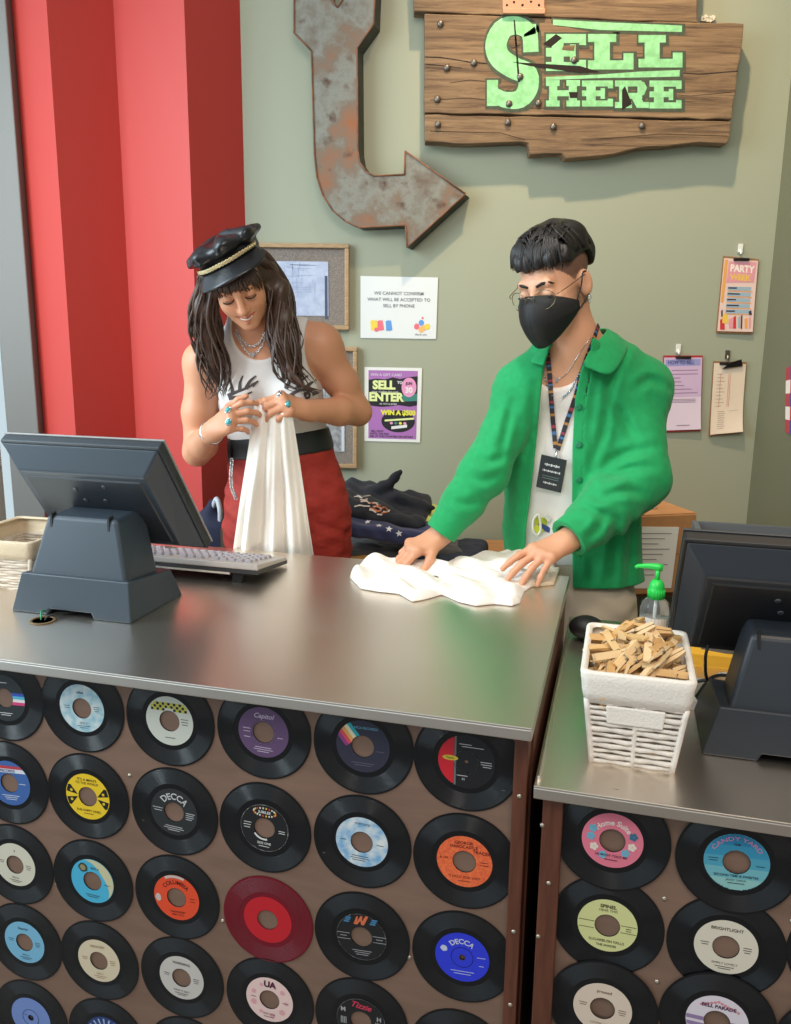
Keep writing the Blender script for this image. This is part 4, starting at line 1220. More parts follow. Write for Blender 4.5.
# clipboards
M_brown_board = mat('brown_clipboard', rgb(150, 106, 66), 0.6, var=0.15, scale=80)
M_red_board = mat('red_clipboard', rgb(170, 50, 52), 0.4)
M_clip = mat('black_clip', rgb(40, 38, 38), 0.35, 0.5)
M_hook = mat('white_hook', rgb(225, 225, 218), 0.35)
def clipboard(label, quad, hook, boardmat, pmats, draw, curl=0.0, hookmat=None, big=False, hooklabel=''):
    q = [U(u, v, WY - 0.008) for u, v in quad]; c = sum(q) / 4
    r = empty('clipboard', (c[0], WY, c[2])); tag(r, label, 'clipboard')
    cen = c
    mb = MB(); g = 1.05
    bq = [cen + (p - cen) * np.array([1.04, 1, 1.055]) for p in q]
    mb.prism([(p[0], p[2]) for p in bq], WY - 0.004, WY - 0.0075, lambda x, z, d: (x, d, z)); addto(r, mb, 'board', boardmat)
    def fn(s, t):
        p = (q[0] * (1 - s) + q[1] * s) * (1 - t) + (q[3] * (1 - s) + q[2] * s) * t
        return (p[0], WY - 0.0092 - curl * (t ** 4) * (0.4 + s), p[2])
    mb = MB(); mb.grid(fn, 8, 10); pg = addto(r, mb, 'page', pmats[0])
    def at(s, t, d=0.0006):
        p = fn(s, t); return (p[0], p[1] - d, p[2])
    mb = MB(); draw(mb, at); o2 = mb.build('print', pmats[1:]); o2.data.transform(Matrix.Translation(-r.location)); o2.parent = pg
    top = (q[0] + q[1]) / 2; k = 1.4 if big else 1.0
    mb = MB()
    mb.box((top[0], WY - .012, top[2] + .000), (0.056 * k, 0.007, 0.010)); mb.tube([(top[0] - .026 * k, WY - .016, top[2]), (top[0] + .026 * k, WY - .016, top[2])], 0.0035, 8)
    if big: mb.hexa([(top[0] - .03, WY - .018, top[2] - .02), (top[0] + .045, WY - .018, top[2] - .008), (top[0] + .045, WY - .012, top[2] - .008), (top[0] - .03, WY - .012, top[2] - .02), (top[0] - .004, WY - .026, top[2] + .004), (top[0] + .034, WY - .026, top[2] + .016), (top[0] + .034, WY - .02, top[2] + .016), (top[0] - .004, WY - .02, top[2] + .004)])
    addto(r, mb, 'clip', M_clip, bevel=0.001)
    h = U(hook[0], hook[1], WY)
    hb = MB(); hb.box((0, -0.003, 0.006), (0.017, 0.005, 0.030))
    hb.tube([(0, -0.004, 0.002), (0, -0.010, -0.012), (0, -0.017, -0.014), (0, -0.019, -0.004)], 0.0035, 8)
    ho = hb.build('wall_hook', hookmat or M_hook, bevel=0.0015, loc=(h[0], WY, h[2]))
    tag(ho, hooklabel, 'hook', 'hooks above the clipboards')
    return r, ho
def d_flyerpink(mb, at):
    cols = {'o': 0, 'p': 1, 'b': 2, 'd': 3, 'y': 4, 'r': 5}
    prt(mb, at, [(.03, .02), (.12, .02), (.10, .60), (.02, .60)], 0); prt(mb, at, [(.15, .04), (.95, .02), (.93, .30), (.13, .33)], 1, 0.0008)
    ptext(mb, at, 'PARTY', 0.13, .55, .13, 6, .5, 0.0012, bold=0.04, sx=.9); ptext(mb, at, 'WEEK', 0.11, .52, .25, 4, .5, 0.0012, bold=0.04)
    for i in range(5):
        prt(mb, at, [(.18, .38 + .08 * i), (.86, .37 + .08 * i), (.86, .42 + .08 * i), (.18, .43 + .08 * i)], 2, 0.0008)
        prt(mb, at, [(.2, .39 + .08 * i), (.45 + .1 * (i % 2), .385 + .08 * i), (.45 + .1 * (i % 2), .405 + .08 * i), (.2, .41 + .08 * i)], 3, 0.0011)
        prt(mb, at, [(.2, .435 + .08 * i), (.9, .428 + .08 * i), (.9, .438 + .08 * i), (.2, .445 + .08 * i)], 0, 0.0011)
    for j, (x, y, wx, h, mi) in enumerate(((.05, .84, .16, .14, 5), (.1, .77, .2, .12, 4), (.3, .83, .14, .13, 1), (.42, .80, .1, .16, 5), (.55, .80, .08, .15, 2), (.63, .78, .06, .18, 3), (.74, .82, .1, .13, 0), (.86, .80, .07, .15, 1), (.05, .72, .06, .08, 3), (.84, .71, .1, .05, 3))):
        prt(mb, at, [(x, y), (x + wx * .7, y - .02), (x + wx, y + h), (x + .02, y + h)], mi, 0.0008 + 0.00012 * j)
clipboard('upper clipboard holding a colourful pink and orange event flyer', [(724, 258), (758, 261), (752, 332), (717, 331)], (740, 250), M_brown_board, [mat('flyer_pink_page', rgb(226, 196, 186), 0.5), ink(225, 160, 80), ink(220, 150, 160), ink(150, 175, 190), ink(60, 50, 70), ink(232, 190, 80), ink(195, 50, 55), ink(240, 225, 215)], d_flyerpink, 0.004, hooklabel='white wall hook above the upper pink flyer clipboard')
def d_form(mb, at):
    prt(mb, at, [(.0, .0), (1, .0), (1, .54), (.0, .54)], 1); prt(mb, at, [(.04, .03), (.96, .02), (.96, .11), (.04, .12)], 2, 0.0008)
    ptext(mb, at, 'HOW TO SELL', 0.07, .45, .07, 3, .52, 0.0012, bold=0.03, sx=.8)
    for i in range(7):
        prt(mb, at, [(.2 if i % 3 == 0 else .08, .17 + .052 * i), (.9, .166 + .052 * i), (.9, .18 + .052 * i), (.2 if i % 3 == 0 else .08, .184 + .052 * i)], 0, 0.0009)
    for i in range(3): prt(mb, at, [(.15, .57 + .02 * i), (.85, .57 + .02 * i), (.85, .577 + .02 * i), (.15, .577 + .02 * i)], 0, 0.0009)
    prt(mb, at, [(.35, .93), (.7, .93), (.7, .942), (.35, .942)], 0, 0.0009)
clipboard('left clipboard with a lilac topped printed form, beside green cardigan shoulder', [(664, 357.5), (702, 357.5), (700, 429), (663, 430.5)], (678, 350), M_red_board, [mat('lilac_page', rgb(222, 205, 220), 0.45), ink(150, 120, 150), ink(205, 178, 208), ink(150, 150, 200), ink(90, 80, 140)], d_form, 0.006, hooklabel='white wall hook above the lilac form clipboard')
def d_list(mb, at):
    for s in (.22, .48, .53): prt(mb, at, [(s, .14), (s + .015, .14), (s + .01, .62), (s - .005, .62)], 0)
    for i in range(10): prt(mb, at, [(.12, .15 + .05 * i), (.3 + .04 * (i % 3), .15 + .05 * i), (.3 + .04 * (i % 3), .157 + .05 * i), (.12, .157 + .05 * i)], 1)
    for i in range(9): prt(mb, at, [(.2, .68 + .03 * i), (.4 + .03 * (i % 2), .68 + .03 * i), (.4 + .03 * (i % 2), .688 + .03 * i), (.2, .688 + .03 * i)], 1)
    prt(mb, at, [(.55, .68), (.85, .67), (.85, .675), (.55, .685)], 1)
clipboard('lower right clipboard with big black clip and plain cream list', [(714, 363), (746, 364), (740.5, 431), (709.5, 434.5)], (727, 356), M_brown_board, [mat('cream_page', rgb(226, 208, 186), 0.5), ink(205, 140, 120), ink(170, 150, 135)], d_list, 0.016, hookmat=mat('steel_hook', rgb(130, 120, 110), 0.3, 0.9), big=True, hooklabel='dull metal wall hook above the cream list clipboard')
# poster on the right wall
xr = 1.35
def rw(u, v):
    d = ray(u, v); return CAM_C + d * ((xr - 0.003) / d[0])
mb = MB(); q = [rw(*t) for t in ((786, 368), (800, 362), (799, 438), (785, 432))]
n_ = 5
for i in range(n_):
    for j in range(3):
        def lerp(s, t): return (q[0] * (1 - s) + q[1] * s) * (1 - t) + (q[3] * (1 - s) + q[2] * s) * t
        vs = [lerp(j / 3, i / n_), lerp((j + 1) / 3, i / n_), lerp((j + 1) / 3, (i + 1) / n_), lerp(j / 3, (i + 1) / n_)]
        vs = [(xr - 0.003, p[1], p[2]) for p in vs]
        mb.add(vs + [(xr - 0.001, p[1], p[2]) for p in vs], [(0, 1, 2, 3), (7, 6, 5, 4), (0, 4, 5, 1), (1, 5, 6, 2), (2, 6, 7, 3), (3, 7, 4, 0)], (i * 2 + j) % 4)
o = mb.build('poster', [ink(170, 60, 70), ink(60, 70, 150), ink(225, 220, 215), ink(190, 50, 50)]); tag(o, 'red blue and white poster edge on the right wall at the picture edge', 'poster')
# ------------------------------------------------------------------ tills, keyboard, baskets and small things on the worktops
M_till = mat('slate_black_plastic', rgb(52, 62, 72), 0.42, bump=0.03, scale=200, bscale=900)
M_till2 = mat('dark_till_plastic', rgb(38, 44, 51), 0.45)
M_black = mat('matt_black_plastic', rgb(22, 23, 25), 0.5)
M_dark = mat('dark_grey_plastic', rgb(54, 56, 60), 0.45)
M_screen = mat('dark_glass_screen', rgb(12, 13, 15), 0.08)
M_sticker = mat('pale_sticker', rgb(205, 200, 190), 0.5)
M_till_screw = mat('dark_screw', rgb(90, 95, 100), 0.35, 0.6)
M_rim = mat('light_bezel', rgb(150, 148, 146), 0.35)

def till(label, x, y, z, m, m2, rim):
    r = kroot('till_terminal', x, y, z); tag(r, label, 'till')
    # base: stepped foot with cable cut-outs
    b = MB()
    W = 0.142; D0, D1 = 0.0, 0.205; H = 0.083; c = 0.055; ch = 0.012
    front = [(-W, 0), (-c, 0), (-c + .006, ch), (c - .006, ch), (c, 0), (W, 0), (W - .008, H), (-W + .022, H)]
    n = len(front)
    vs = [(px, D0 + 0.012 * pz / H, pz) for px, pz in front] + [(px, D1 - 0.03 * (pz / H), pz * 0.80) for px, pz in front]
    fs = [tuple(range(n - 1, -1, -1)), tuple(range(n, 2 * n))] + [(i, (i + 1) % n, n + (i + 1) % n, n + i) for i in range(n)]
    b.add(vs, fs); b.build('base', m, r, bevel=0.003)
    b = MB(); b.box((0.0, 0.20, 0.009), (0.20, 0.05, 0.016)); b.box((W - 0.012, 0.15, 0.006), (0.02, 0.06, 0.011)); b.build('cable_channel', M_black, r)
    # neck
    b = MB()
    b.hexa([(-0.107, 0.018, H - .01), (0.125, 0.018, H - .01), (0.118, 0.15, H - .02), (-0.10, 0.15, H - .02), (-0.076, 0.050, 0.2), (0.090, 0.050, 0.2), (0.086, 0.16, 0.205), (-0.072, 0.16, 0.205)])
    b.build('neck', m, r, bevel=0.008, seg=3)
    b = MB()
    for s in (-0.063, 0.073): b.hexa([(s - .0025, 0.0435, 0.172), (s + .0025, 0.0435, 0.172), (s + .0025, 0.06, 0.172), (s - .0025, 0.06, 0.172), (s - .0025 - .002 , 0.047, 0.203), (s + .0025 - .002, 0.047, 0.203), (s + .0025, 0.06, 0.2065), (s - .0025, 0.06, 0.2065)])
    b.build('hinge_slot', M_black, r)
    # screen in its own frame: e1 along width, e2 down the screen, e3 outwards at the back (towards customers)
    top = Vector((0.0, 0.066, 0.349)); bot = Vector((0.0, 0.252, 0.098))
    e2 = (bot - top).normalized(); e1 = Vector((1, 0, 0)); e3 = e1.cross(e2); 
    if e3.y > 0: e3 = -e3
    L = (bot - top).length; hw = 0.189; xo = -0.004
    def S(a, d, o): return top + e1 * (a + xo) + e2 * d + e3 * o
    b = MB()
    b.hexa([S(-hw, 0, -0.022), S(hw, 0, -0.022), S(hw, L, -0.022), S(-hw, L, -0.022), S(-hw, 0, 0.0), S(hw, 0, 0.0), S(hw, L, 0.0), S(-hw, L, 0.0)])
    b.build('screen_frame', m2, r, bevel=0.004, seg=3)
    b = MB()
    b.hexa([S(-hw + .004, .004, 0), S(hw - .004, .004, 0), S(hw - .004, L - .006, 0), S(-hw + .004, L - .006, 0), S(-hw + .04, .05, 0.036), S(hw - .038, .05, 0.036), S(hw - .035, L - .05, 0.036), S(-hw + .035, L - .05, 0.036)])
    b.build('rear_housing', m, r, bevel=0.004, seg=3)
    b = MB()
    b.hexa([S(-hw + .05, .062, 0.034), S(hw - .05, .062, 0.034), S(hw - .046, L - .06, 0.034), S(-hw + .046, L - .06, 0.034), S(-hw + .055, .066, 0.0385), S(hw - .055, .066, 0.0385), S(hw - .05, L - .064, 0.0385), S(-hw + .05, L - .064, 0.0385)])
    b.build('rear_panel', m2, r, bevel=0.001)
    for k, (a, d) in enumerate(((-.03, .095), (.045, .082), (-.02, .128), (.03, .125))):
        b = MB(); cc = S(a, d, 0.0385)
        b.lathe([(0.0055, 0), (0.005, 0.0016), (0.0028, 0.0018), (0.0, 0.0010)], 14, fn=lambda p, q, h: cc + e1 * p + e2 * q + e3 * h)
        b.build('screw', M_till_screw, r)
    b = MB(); b.hexa([S(-hw - .001, -.001, -0.026), S(hw + .001, -.001, -0.026), S(hw + .001, L + .001, -0.026), S(-hw - .001, L + .001, -0.026), S(-hw - .001, -.001, -0.0215), S(hw + .001, -.001, -0.0215), S(hw + .001, L + .001, -0.0215), S(-hw - .001, L + .001, -0.0215)]); b.build('front_bezel', rim, r, bevel=0.001)
    b = MB()
    for k in range(7): 
        a = hw + 0.0003
        b.hexa([S(a, .09 + .012 * k, -0.017), S(a, .095 + .012 * k, -0.017), S(a, .095 + .012 * k, -0.006), S(a, .09 + .012 * k, -0.006), S(a - .002, .09 + .012 * k, -0.017), S(a - .002, .095 + .012 * k, -0.017), S(a - .002, .095 + .012 * k, -0.006), S(a - .002, .09 + .012 * k, -0.006)])
    b.build('side_vent', M_black, r)
    b = MB(); b.hexa([S(-hw + .014, .014, -.0275), S(hw - .014, .014, -.0275), S(hw - .014, L - .014, -.0275), S(-hw + .014, L - .014, -.0275), S(-hw + .014, .014, -.0215), S(hw - .014, .014, -.0215), S(hw - .014, L - .014, -.0215), S(-hw + .014, L - .014, -.0215)])
    b.build('display', M_screen, r)
    b = MB(); b.hexa([S(.108, L - .038, 0.031), S(.128, L - .038, 0.031), S(.128, L - .026, 0.022), S(.108, L - .026, 0.022), S(.108, L - .036, 0.0345), S(.128, L - .036, 0.0345), S(.128, L - .024, 0.0255), S(.108, L - .024, 0.0255)])
    b.build('sticker', M_sticker, r)
    return r
till('slate black till terminal seen from behind on the long worktop, at left', 0.026, 0.180, TOPZ, M_till, M_till2, M_rim)
till('black till terminal seen from behind on the lower right worktop', 1.401, 0.150, SIDEZ, M_till2, M_black, M_dark)

# stickers and cables by the right till
b = MB()
for k, x in enumerate((1.268, 1.288)): b.box((x, 0.37, 0.900), (0.014, 0.002, 0.010))
def cable(label, pts, rad, m, name='cable', n=30, group=None):
    b = MB(); b.tube(spline([K(*p) for p in pts], n), rad, 8)
    o = b.build(name, m); tag(o, label, 'cable', group); return o
sz = SIDEZ + 0.0035
cable('black cable crossing the worktop behind the peg basket', [(1.235, 0.36, sz), (1.25, 0.42, sz + .004), (1.30, 0.40, sz + .03), (1.345, 0.37, sz + .012), (1.37, 0.40, sz)], 0.0032, M_black)
cable('black cable looping up to the back of the right till screen', [(1.275, 0.335, 0.905), (1.272, 0.33, 0.875), (1.285, 0.36, 0.82), (1.33, 0.38, 0.79), (1.36, 0.45, sz)], 0.003, M_black)
cable('black cable lying slanted beside the right till base', [(1.225, 0.30, sz), (1.255, 0.345, sz), (1.30, 0.46, sz + .01), (1.34, 0.50, sz + .005)], 0.0034, M_black)
cable('thin grey white cable on the lower worktop behind the basket', [(1.24, 0.50, sz), (1.29, 0.47, sz), (1.33, 0.52, sz), (1.37, 0.47, sz + .004)], 0.0026, mat('grey_cable', rgb(176, 174, 170), 0.5))
cable('thin green cable coming out of the worktop hole by left till', [(-0.022, 0.150, TOPZ - .02), (-0.020, 0.150, TOPZ + .004), (-0.03, 0.165, TOPZ + .012), (-0.036, 0.185, TOPZ + .006), (-0.03, 0.21, TOPZ + .004)], 0.0018, ink(50, 150, 95))
cable('thin black cable coming out of the worktop hole by left till', [(-0.010, 0.148, TOPZ - .02), (-0.008, 0.150, TOPZ + .004), (0.004, 0.166, TOPZ + .01), (0.016, 0.19, TOPZ + .006), (0.03, 0.22, TOPZ + .004)], 0.0022, M_black)
# orange and white packets under the right screen
for lb, c, m, d, rz in (('orange yellow box lying under the right till screen', (1.30, 0.585, SIDEZ + .014), ink(238, 178, 50), (0.20, 0.07, 0.028), 0.03),
                  ('small white power adapter behind the peg basket', (1.24, 0.335, SIDEZ + .010), ink(215, 212, 205), (0.045, 0.03, 0.02), 0.2)):
    b = MB(); b.box((0, 0, 0), d); b.box((0, -d[1] / 2 - .0003, 0), (d[0] * .8, .0006, d[2] * .4)) if d[0] > .1 else b.tube([(d[0] / 2, 0, 0), (d[0] / 2 + .014, 0, 0)], 0.004, 8)
    o = b.build('packet' if d[0] > .1 else 'power_adapter', m, bevel=0.002); o.location = K(*c); o.rotation_euler = (0, 0, K_ROT + rz); tag(o, lb, 'box' if d[0] > .1 else 'adapter')
for lb, x in (('white barcode sticker sheet left of the pair below the right screen', 1.262),): pass

# keyboard (rear edge towards us, raised on its feet)
kb = kroot('keyboard', 0.078, 0.498, TOPZ); tag(kb, 'wide beige grey keyboard seen from behind beside left till', 'keyboard')
M_kb = mat('keyboard_beige', rgb(172, 164, 158), 0.45); M_kbd = mat('keyboard_dark', rgb(58, 58, 60), 0.45); M_key = mat('key_lilac_grey', rgb(166, 160, 166), 0.4); M_key2 = mat('key_dark_grey', rgb(120, 116, 120), 0.4)
hw = 0.222; dp = 0.180
def kz(y): return 0.045 - 0.027 * (y / dp)
b = MB(); b.hexa([(-hw, 0, kz(0) - .020), (hw, 0, kz(0) - .020), (hw, dp, kz(dp) - .012), (-hw, dp, kz(dp) - .012), (-hw, .003, kz(0) - .004), (hw, .003, kz(0) - .004), (hw, dp, kz(dp)), (-hw, dp, kz(dp))])
b.build('lower_case', M_kbd, kb, bevel=0.003)
b = MB(); b.hexa([(-hw - .001, -.001, kz(0) - .009), (hw + .001, -.001, kz(0) - .009), (hw + .001, dp + .001, kz(dp) - .003), (-hw - .001, dp + .001, kz(dp) - .003), (-hw + .003, .006, kz(0) + .004), (hw - .003, .006, kz(0) + .004), (hw - .003, dp - .004, kz(dp) + .005), (-hw + .003, dp - .004, kz(dp) + .005)])
b.build('top_case', M_kb, kb, bevel=0.003)
for s in (-0.16, 0.165):
    b = MB(); b.hexa([(s - .012, .006, 0), (s + .012, .006, 0), (s + .012, .012, 0), (s - .012, .012, 0), (s - .012, .012, .026), (s + .012, .012, .026), (s + .012, .022, .026), (s - .012, .022, .026)]); b.build('foot', M_black, kb)
b = MB(); b.box((0.0, 0.003, 0.024), (0.30, 0.004, 0.006)); b.build('rear_strip', M_sticker, kb)
key0 = None
cols_ = 19
for r_ in range(5):
    for c_ in range(cols_):
        if c_ in (13,): continue
        if r_ == 0 and c_ in (4, 9): continue
        x = -hw + .022 + c_ * 0.0213 + (0.004 * r_ if c_ < 13 else 0); y = .036 + r_ * 0.0268
        if key0 is None:
            b = MB(); b.hexa([(-.0088, -.0095, 0), (.0088, -.0095, 0), (.0088, .0095, 0), (-.0088, .0095, 0), (-.0066, -.0072, .008), (.0066, -.0072, .008), (.0066, .0068, .008), (-.0066, .0068, .008)])
            key0 = b.build('key', M_key, kb, bevel=0.0012, seg=1); k_ = key0
        else:
            k_ = key0.copy(); COL.objects.link(k_); k_.parent = kb
        if (c_ > 13 or r_ == 0) and False: pass
        k_.location = (x, y, kz(y) + .0035); k_.rotation_euler = (-0.138, 0, 0)

# woven baskets
M_wick = mat('white_painted_wicker', rgb(226, 218, 208), 0.6, var=0.08, scale=60)
M_band = mat('white_woven_band', rgb(232, 225, 215), 0.65, bump=0.3, scale=100, bscale=260)
def basket(label, x, y, z, rz, bw, bd, tw, td, H, band, skew=0.0, plate=True, m=None, mb_=None):
    m = m or M_wick; mb_ = mb_ or M_band
    r = kroot('wicker_basket', x, y, z, rz); tag(r, label, 'basket')
    def lerp(t): return bw + (tw - bw) * t, bd + (td - bd) * t, 
    def corner(t, sx, sy):
        w_, d_ = lerp(t); return np.array((sx * w_ / 2, sy * d_ / 2 + skew * t, t * H))
    n = 11; tb = 1 - band / H
    b = MB()
    for k in range(n + 1):
        t = 0.02 + (tb - 0.02) * k / n
        ring = [corner(t, -1, -1), corner(t, 1, -1), corner(t, 1, 1), corner(t, -1, 1)]
        pts = []
        for a, c in zip(ring, ring[1:] + ring[:1]):
            for q in range(12):
                s = q / 12; p = a + (c - a) * s
                out = np.array((p[0], p[1] - skew * t, 0)); out = out / (np.linalg.norm(out) + 1e-9)
                pts.append(p + out * 0.0022 * math.sin(q * PI / 2 + k * PI))
        pts.append(pts[0]); b.tube(pts, 0.0036 + 0.0008 * math.sin(k * 2.3), 6, caps=False)
    b.build('weave', m, r)
    stakes = [(sx, sy) for sx in (-1, 1) for sy in (-1, 1)] + [(0.02, -1), (0.02, 1), (-1, 0.0), (1, 0.0)]
    for sx, sy in stakes:
        b = MB(); b.tube([corner(t, sx, sy) for t in np.linspace(0, tb + .02, 8)], 0.0052 if abs(sx) == 1 and abs(sy) == 1 else 0.0042, 7); b.build('stake', m, r)
    # band round the rim: outer wall and inner wall
    b = MB()
    def rr(t, off, nc=6):
        w_, d_ = lerp(t); w_ = w_ / 2 + off; d_ = d_ / 2 + off; rad = 0.014; o = []
        for cx_, cy_, a0 in ((w_ - rad, d_ - rad, 0), (-w_ + rad, d_ - rad, 90), (-w_ + rad, -d_ + rad, 180), (w_ - rad, -d_ + rad, 270)):
            for i in range(nc): 
                a = math.radians(a0 + 90 * i / (nc - 1)); o.append((cx_ + rad * math.cos(a), cy_ + rad * math.sin(a) + skew * t, t * H))
        return o
    loops = [rr(tb, 0.002), rr(tb, 0.0052), rr(tb + (1 - tb) * .33, 0.0068), rr(tb + (1 - tb) * .66, 0.0062), rr(0.975, 0.0068), rr(1.0, 0.004), rr(1.0, -0.002), rr(0.97, -0.0045), rr(0.03, -0.0045)]
    nn = len(loops[0]); vs = [p for l_ in loops for p in l_]
    fs = [(i * nn + j, i * nn + (j + 1) % nn, (i + 1) * nn + (j + 1) % nn, (i + 1) * nn + j) for i in range(len(loops) - 1) for j in range(nn)]
    b.add(vs[:7 * nn + nn], [f for f in fs if max(f) < 8 * nn], 0, True)
    b.build('rim_band', mb_, r)
    b = MB(); base = rr(0.03, -0.004); b.add(base, [tuple(range(nn))]); b.build('bottom', m, r, solid=0.004)
    if plate:
        b = MB(); t0, t1 = tb - 0.21, tb - 0.02
        def pf(u_, t): 
            p = corner(t, -1, -1) * (1 - u_) + corner(t, 1, -1) * u_; return (p[0], p[1] - 0.0065, p[2])
        q = [pf(.20, t0), pf(.80, t0), pf(.80, t1), pf(.20, t1)]; b.add(q + [(p[0], p[1] + .006, p[2]) for p in q], [(0, 1, 2, 3), (7, 6, 5, 4), (0, 4, 5, 1), (1, 5, 6, 2), (2, 6, 7, 3), (3, 7, 4, 0)])
        b.build('label_holder', mb_, r, bevel=0.002)
    return r
BX, BY, BH = 1.1455, 0.170, 0.158
basket('white wicker basket full of wooden clothes pegs on the lower worktop', BX, BY, SIDEZ, 0.0, 0.125, 0.19, 0.166, 0.235, BH, 0.052, skew=0.018)
M_wick2 = mat('pale_wicker', rgb(205, 190, 172), 0.6, var=0.1, scale=60); M_band2 = mat('pale_woven_band', rgb(210, 190, 160), 0.65, bump=0.3, scale=100, bscale=260)
basket('pale wicker basket cut by left picture edge beside the till', -0.255, 0.405, TOPZ, 0.05, 0.155, 0.20, 0.20, 0.235, 0.118, 0.042, plate=False, m=M_wick2, mb_=M_band2)

# clothes pegs
M_peg = mat('peg_wood', rgb(208, 168, 112), 0.6, var=0.14, scale=25, stretch=(1, 1, 1)); M_peg2 = mat('peg_wood_pale', rgb(226, 196, 150), 0.6, var=0.1, scale=25); M_spring = mat('peg_spring', rgb(160, 150, 135), 0.3, 0.9)
def make_peg(m):
    r = empty('clothes_peg'); r.scale = (1.1, 1.25, 1.15)
    for s in (-1, 1):
        b = MB()
        prof = [(-0.036, 0.0045), (-0.020, 0.0028), (-0.004, 0.0006), (0.004, 0.0020), (0.010, 0.0006), (0.034, 0.0006), (0.036, 0.0022), (0.036, 0.0042), (0.020, 0.0062), (0.000, 0.0068), (-0.020, 0.0072), (-0.036, 0.0072)]
        b.prism([(x, s * z) for x, z in prof], -0.0048, 0.0048, lambda x, z, d: (x, d, z)); b.build('peg_half', m, r)
    b = MB(); b.tube([(0.0 + 0.0032 * math.cos(t), -0.006 + 0.012 * t / (6 * PI), 0.0032 * math.sin(t)) for t in np.linspace(0, 6 * PI, 26)], 0.0008, 5)
    b.tube([(0.003, -.0062, 0), (0.008, -.0062, 0.0075), (0.010, 0.0, 0.0080)], 0.0008, 5); b.tube([(0.003, .0062, 0), (0.008, .0062, -0.0075), (0.010, 0.0, -0.0080)], 0.0008, 5)
    b.build('spring', M_spring, r)
    return r
PEGS = []
protoA, protoB = make_peg(M_peg), make_peg(M_peg2)
np_ = 0
lay = [(0.104, 4, 5, 0.070, 0.100), (0.118, 4, 6, 0.072, 0.104), (0.138, 5, 6, 0.070, 0.106), (0.158, 5, 5, 0.066, 0.098), (0.176, 4, 4, 0.052, 0.076)]
for li, (zz, nx, ny, hx, hy) in enumerate(lay):
    for i in range(nx):
        for j in range(ny):
            pr = (protoA, protoB)[np_ % 2]
            o = pr if np_ < 2 else copy_tree(pr)
            px = -hx * .82 + 2 * hx * .82 * (i + .5) / nx - 0 + rng.uniform(-.006, .006); py = -hy * .86 + 2 * hy * .86 * (j + .5) / ny + rng.uniform(-.007, .007)
            o.location = K(BX + px, BY + 0.014 + py, SIDEZ + zz + rng.uniform(-.004, .006) - (0.02 if li >= 3 else 0.0) * (abs(px) / hx) ** 2)
            yaw_ = K_ROT + rng.choice([1.0, 1.15, 0.8, 1.4, 0.55, 2.2, 0.2]) + rng.uniform(-.2, .2)
            lim = 0.10 if li < 3 else 0.35
            o.rotation_euler = (rng.uniform(-1.2, 1.2), rng.uniform(-.5, .3) * (0.6 if li < 3 else 1), yaw_)
            tag(o, 'small wooden clothes peg with wire spring piled in the white wicker basket', 'clothes peg', 'clothes pegs heaped in the basket')
            np_ += 1

# hand sanitiser pump bottle
pb = kroot('pump_bottle', 1.196, 0.70, SIDEZ); tag(pb, 'clear sanitiser bottle with bright green pump behind the peg basket', 'bottle')
M_clear = mat('clear_bottle_plastic', (0.92, 0.95, 0.95), 0.06, trans=0.92); M_clear.node_tree.nodes['Principled BSDF'].inputs['IOR'].default_value = 1.25
M_greenp = mat('green_pump_plastic', rgb(40, 205, 82), 0.35)
b = MB(); b.lathe([(0.0, 0.0), (0.030, 0.0), (0.033, 0.004), (0.033, 0.075), (0.030, 0.088), (0.018, 0.098), (0.0145, 0.102), (0.0145, 0.112)], 32); b.build('bottle_body', M_clear, pb)
b = MB(); b.lathe([(0.0, 0.003), (0.0295, 0.003), (0.031, 0.008), (0.031, 0.052), (0.0, 0.052)], 32); b.build('gel', mat('clear_gel', (0.93, 0.93, 0.90), 0.1, trans=0.7), pb)
b = MB()
for a in np.linspace(-0.9, 0.9, 9)[:-1]:
    a2 = a + 0.21; R_ = 0.0335
    b.add([(R_ * math.sin(a), -R_ * math.cos(a), 0.016), (R_ * math.sin(a2), -R_ * math.cos(a2), 0.016), (R_ * math.sin(a2), -R_ * math.cos(a2), 0.058), (R_ * math.sin(a), -R_ * math.cos(a), 0.058)], [(0, 1, 2, 3)])
b.build('bottle_label', mat('pale_bottle_label', rgb(222, 214, 204), 0.5), pb)
b = MB(); b.lathe([(0.0, 0.098), (0.0185, 0.098), (0.0185, 0.120), (0.017, 0.122), (0.0175, 0.126), (0.015, 0.134), (0.009, 0.142), (0.0, 0.142)], 28)
for k in range(20):
    a = 2 * PI * k / 20; b.tube([(0.0187 * math.cos(a), 0.0187 * math.sin(a), 0.100), (0.0187 * math.cos(a), 0.0187 * math.sin(a), 0.119)], 0.0009, 5)
b.build('pump_collar', M_greenp, pb)
b = MB(); b.tube([(0, 0, 0.14), (0, 0, 0.166)], 0.0055, 12); b.tube([(0.010, 0, 0.170), (0, 0, 0.171), (-0.02, 0, 0.172), (-0.044, 0, 0.170), (-0.050, 0, 0.166)], [0.008, 0.0085, 0.0068, 0.005, 0.004], 12); b.build('pump_nozzle', M_greenp, pb)
b = MB(); b.tube([(0, 0, 0.01), (0, 0, 0.10)], 0.003, 8); b.build('dip_tube', mat('milky_tube', rgb(220, 220, 215), 0.3), pb)

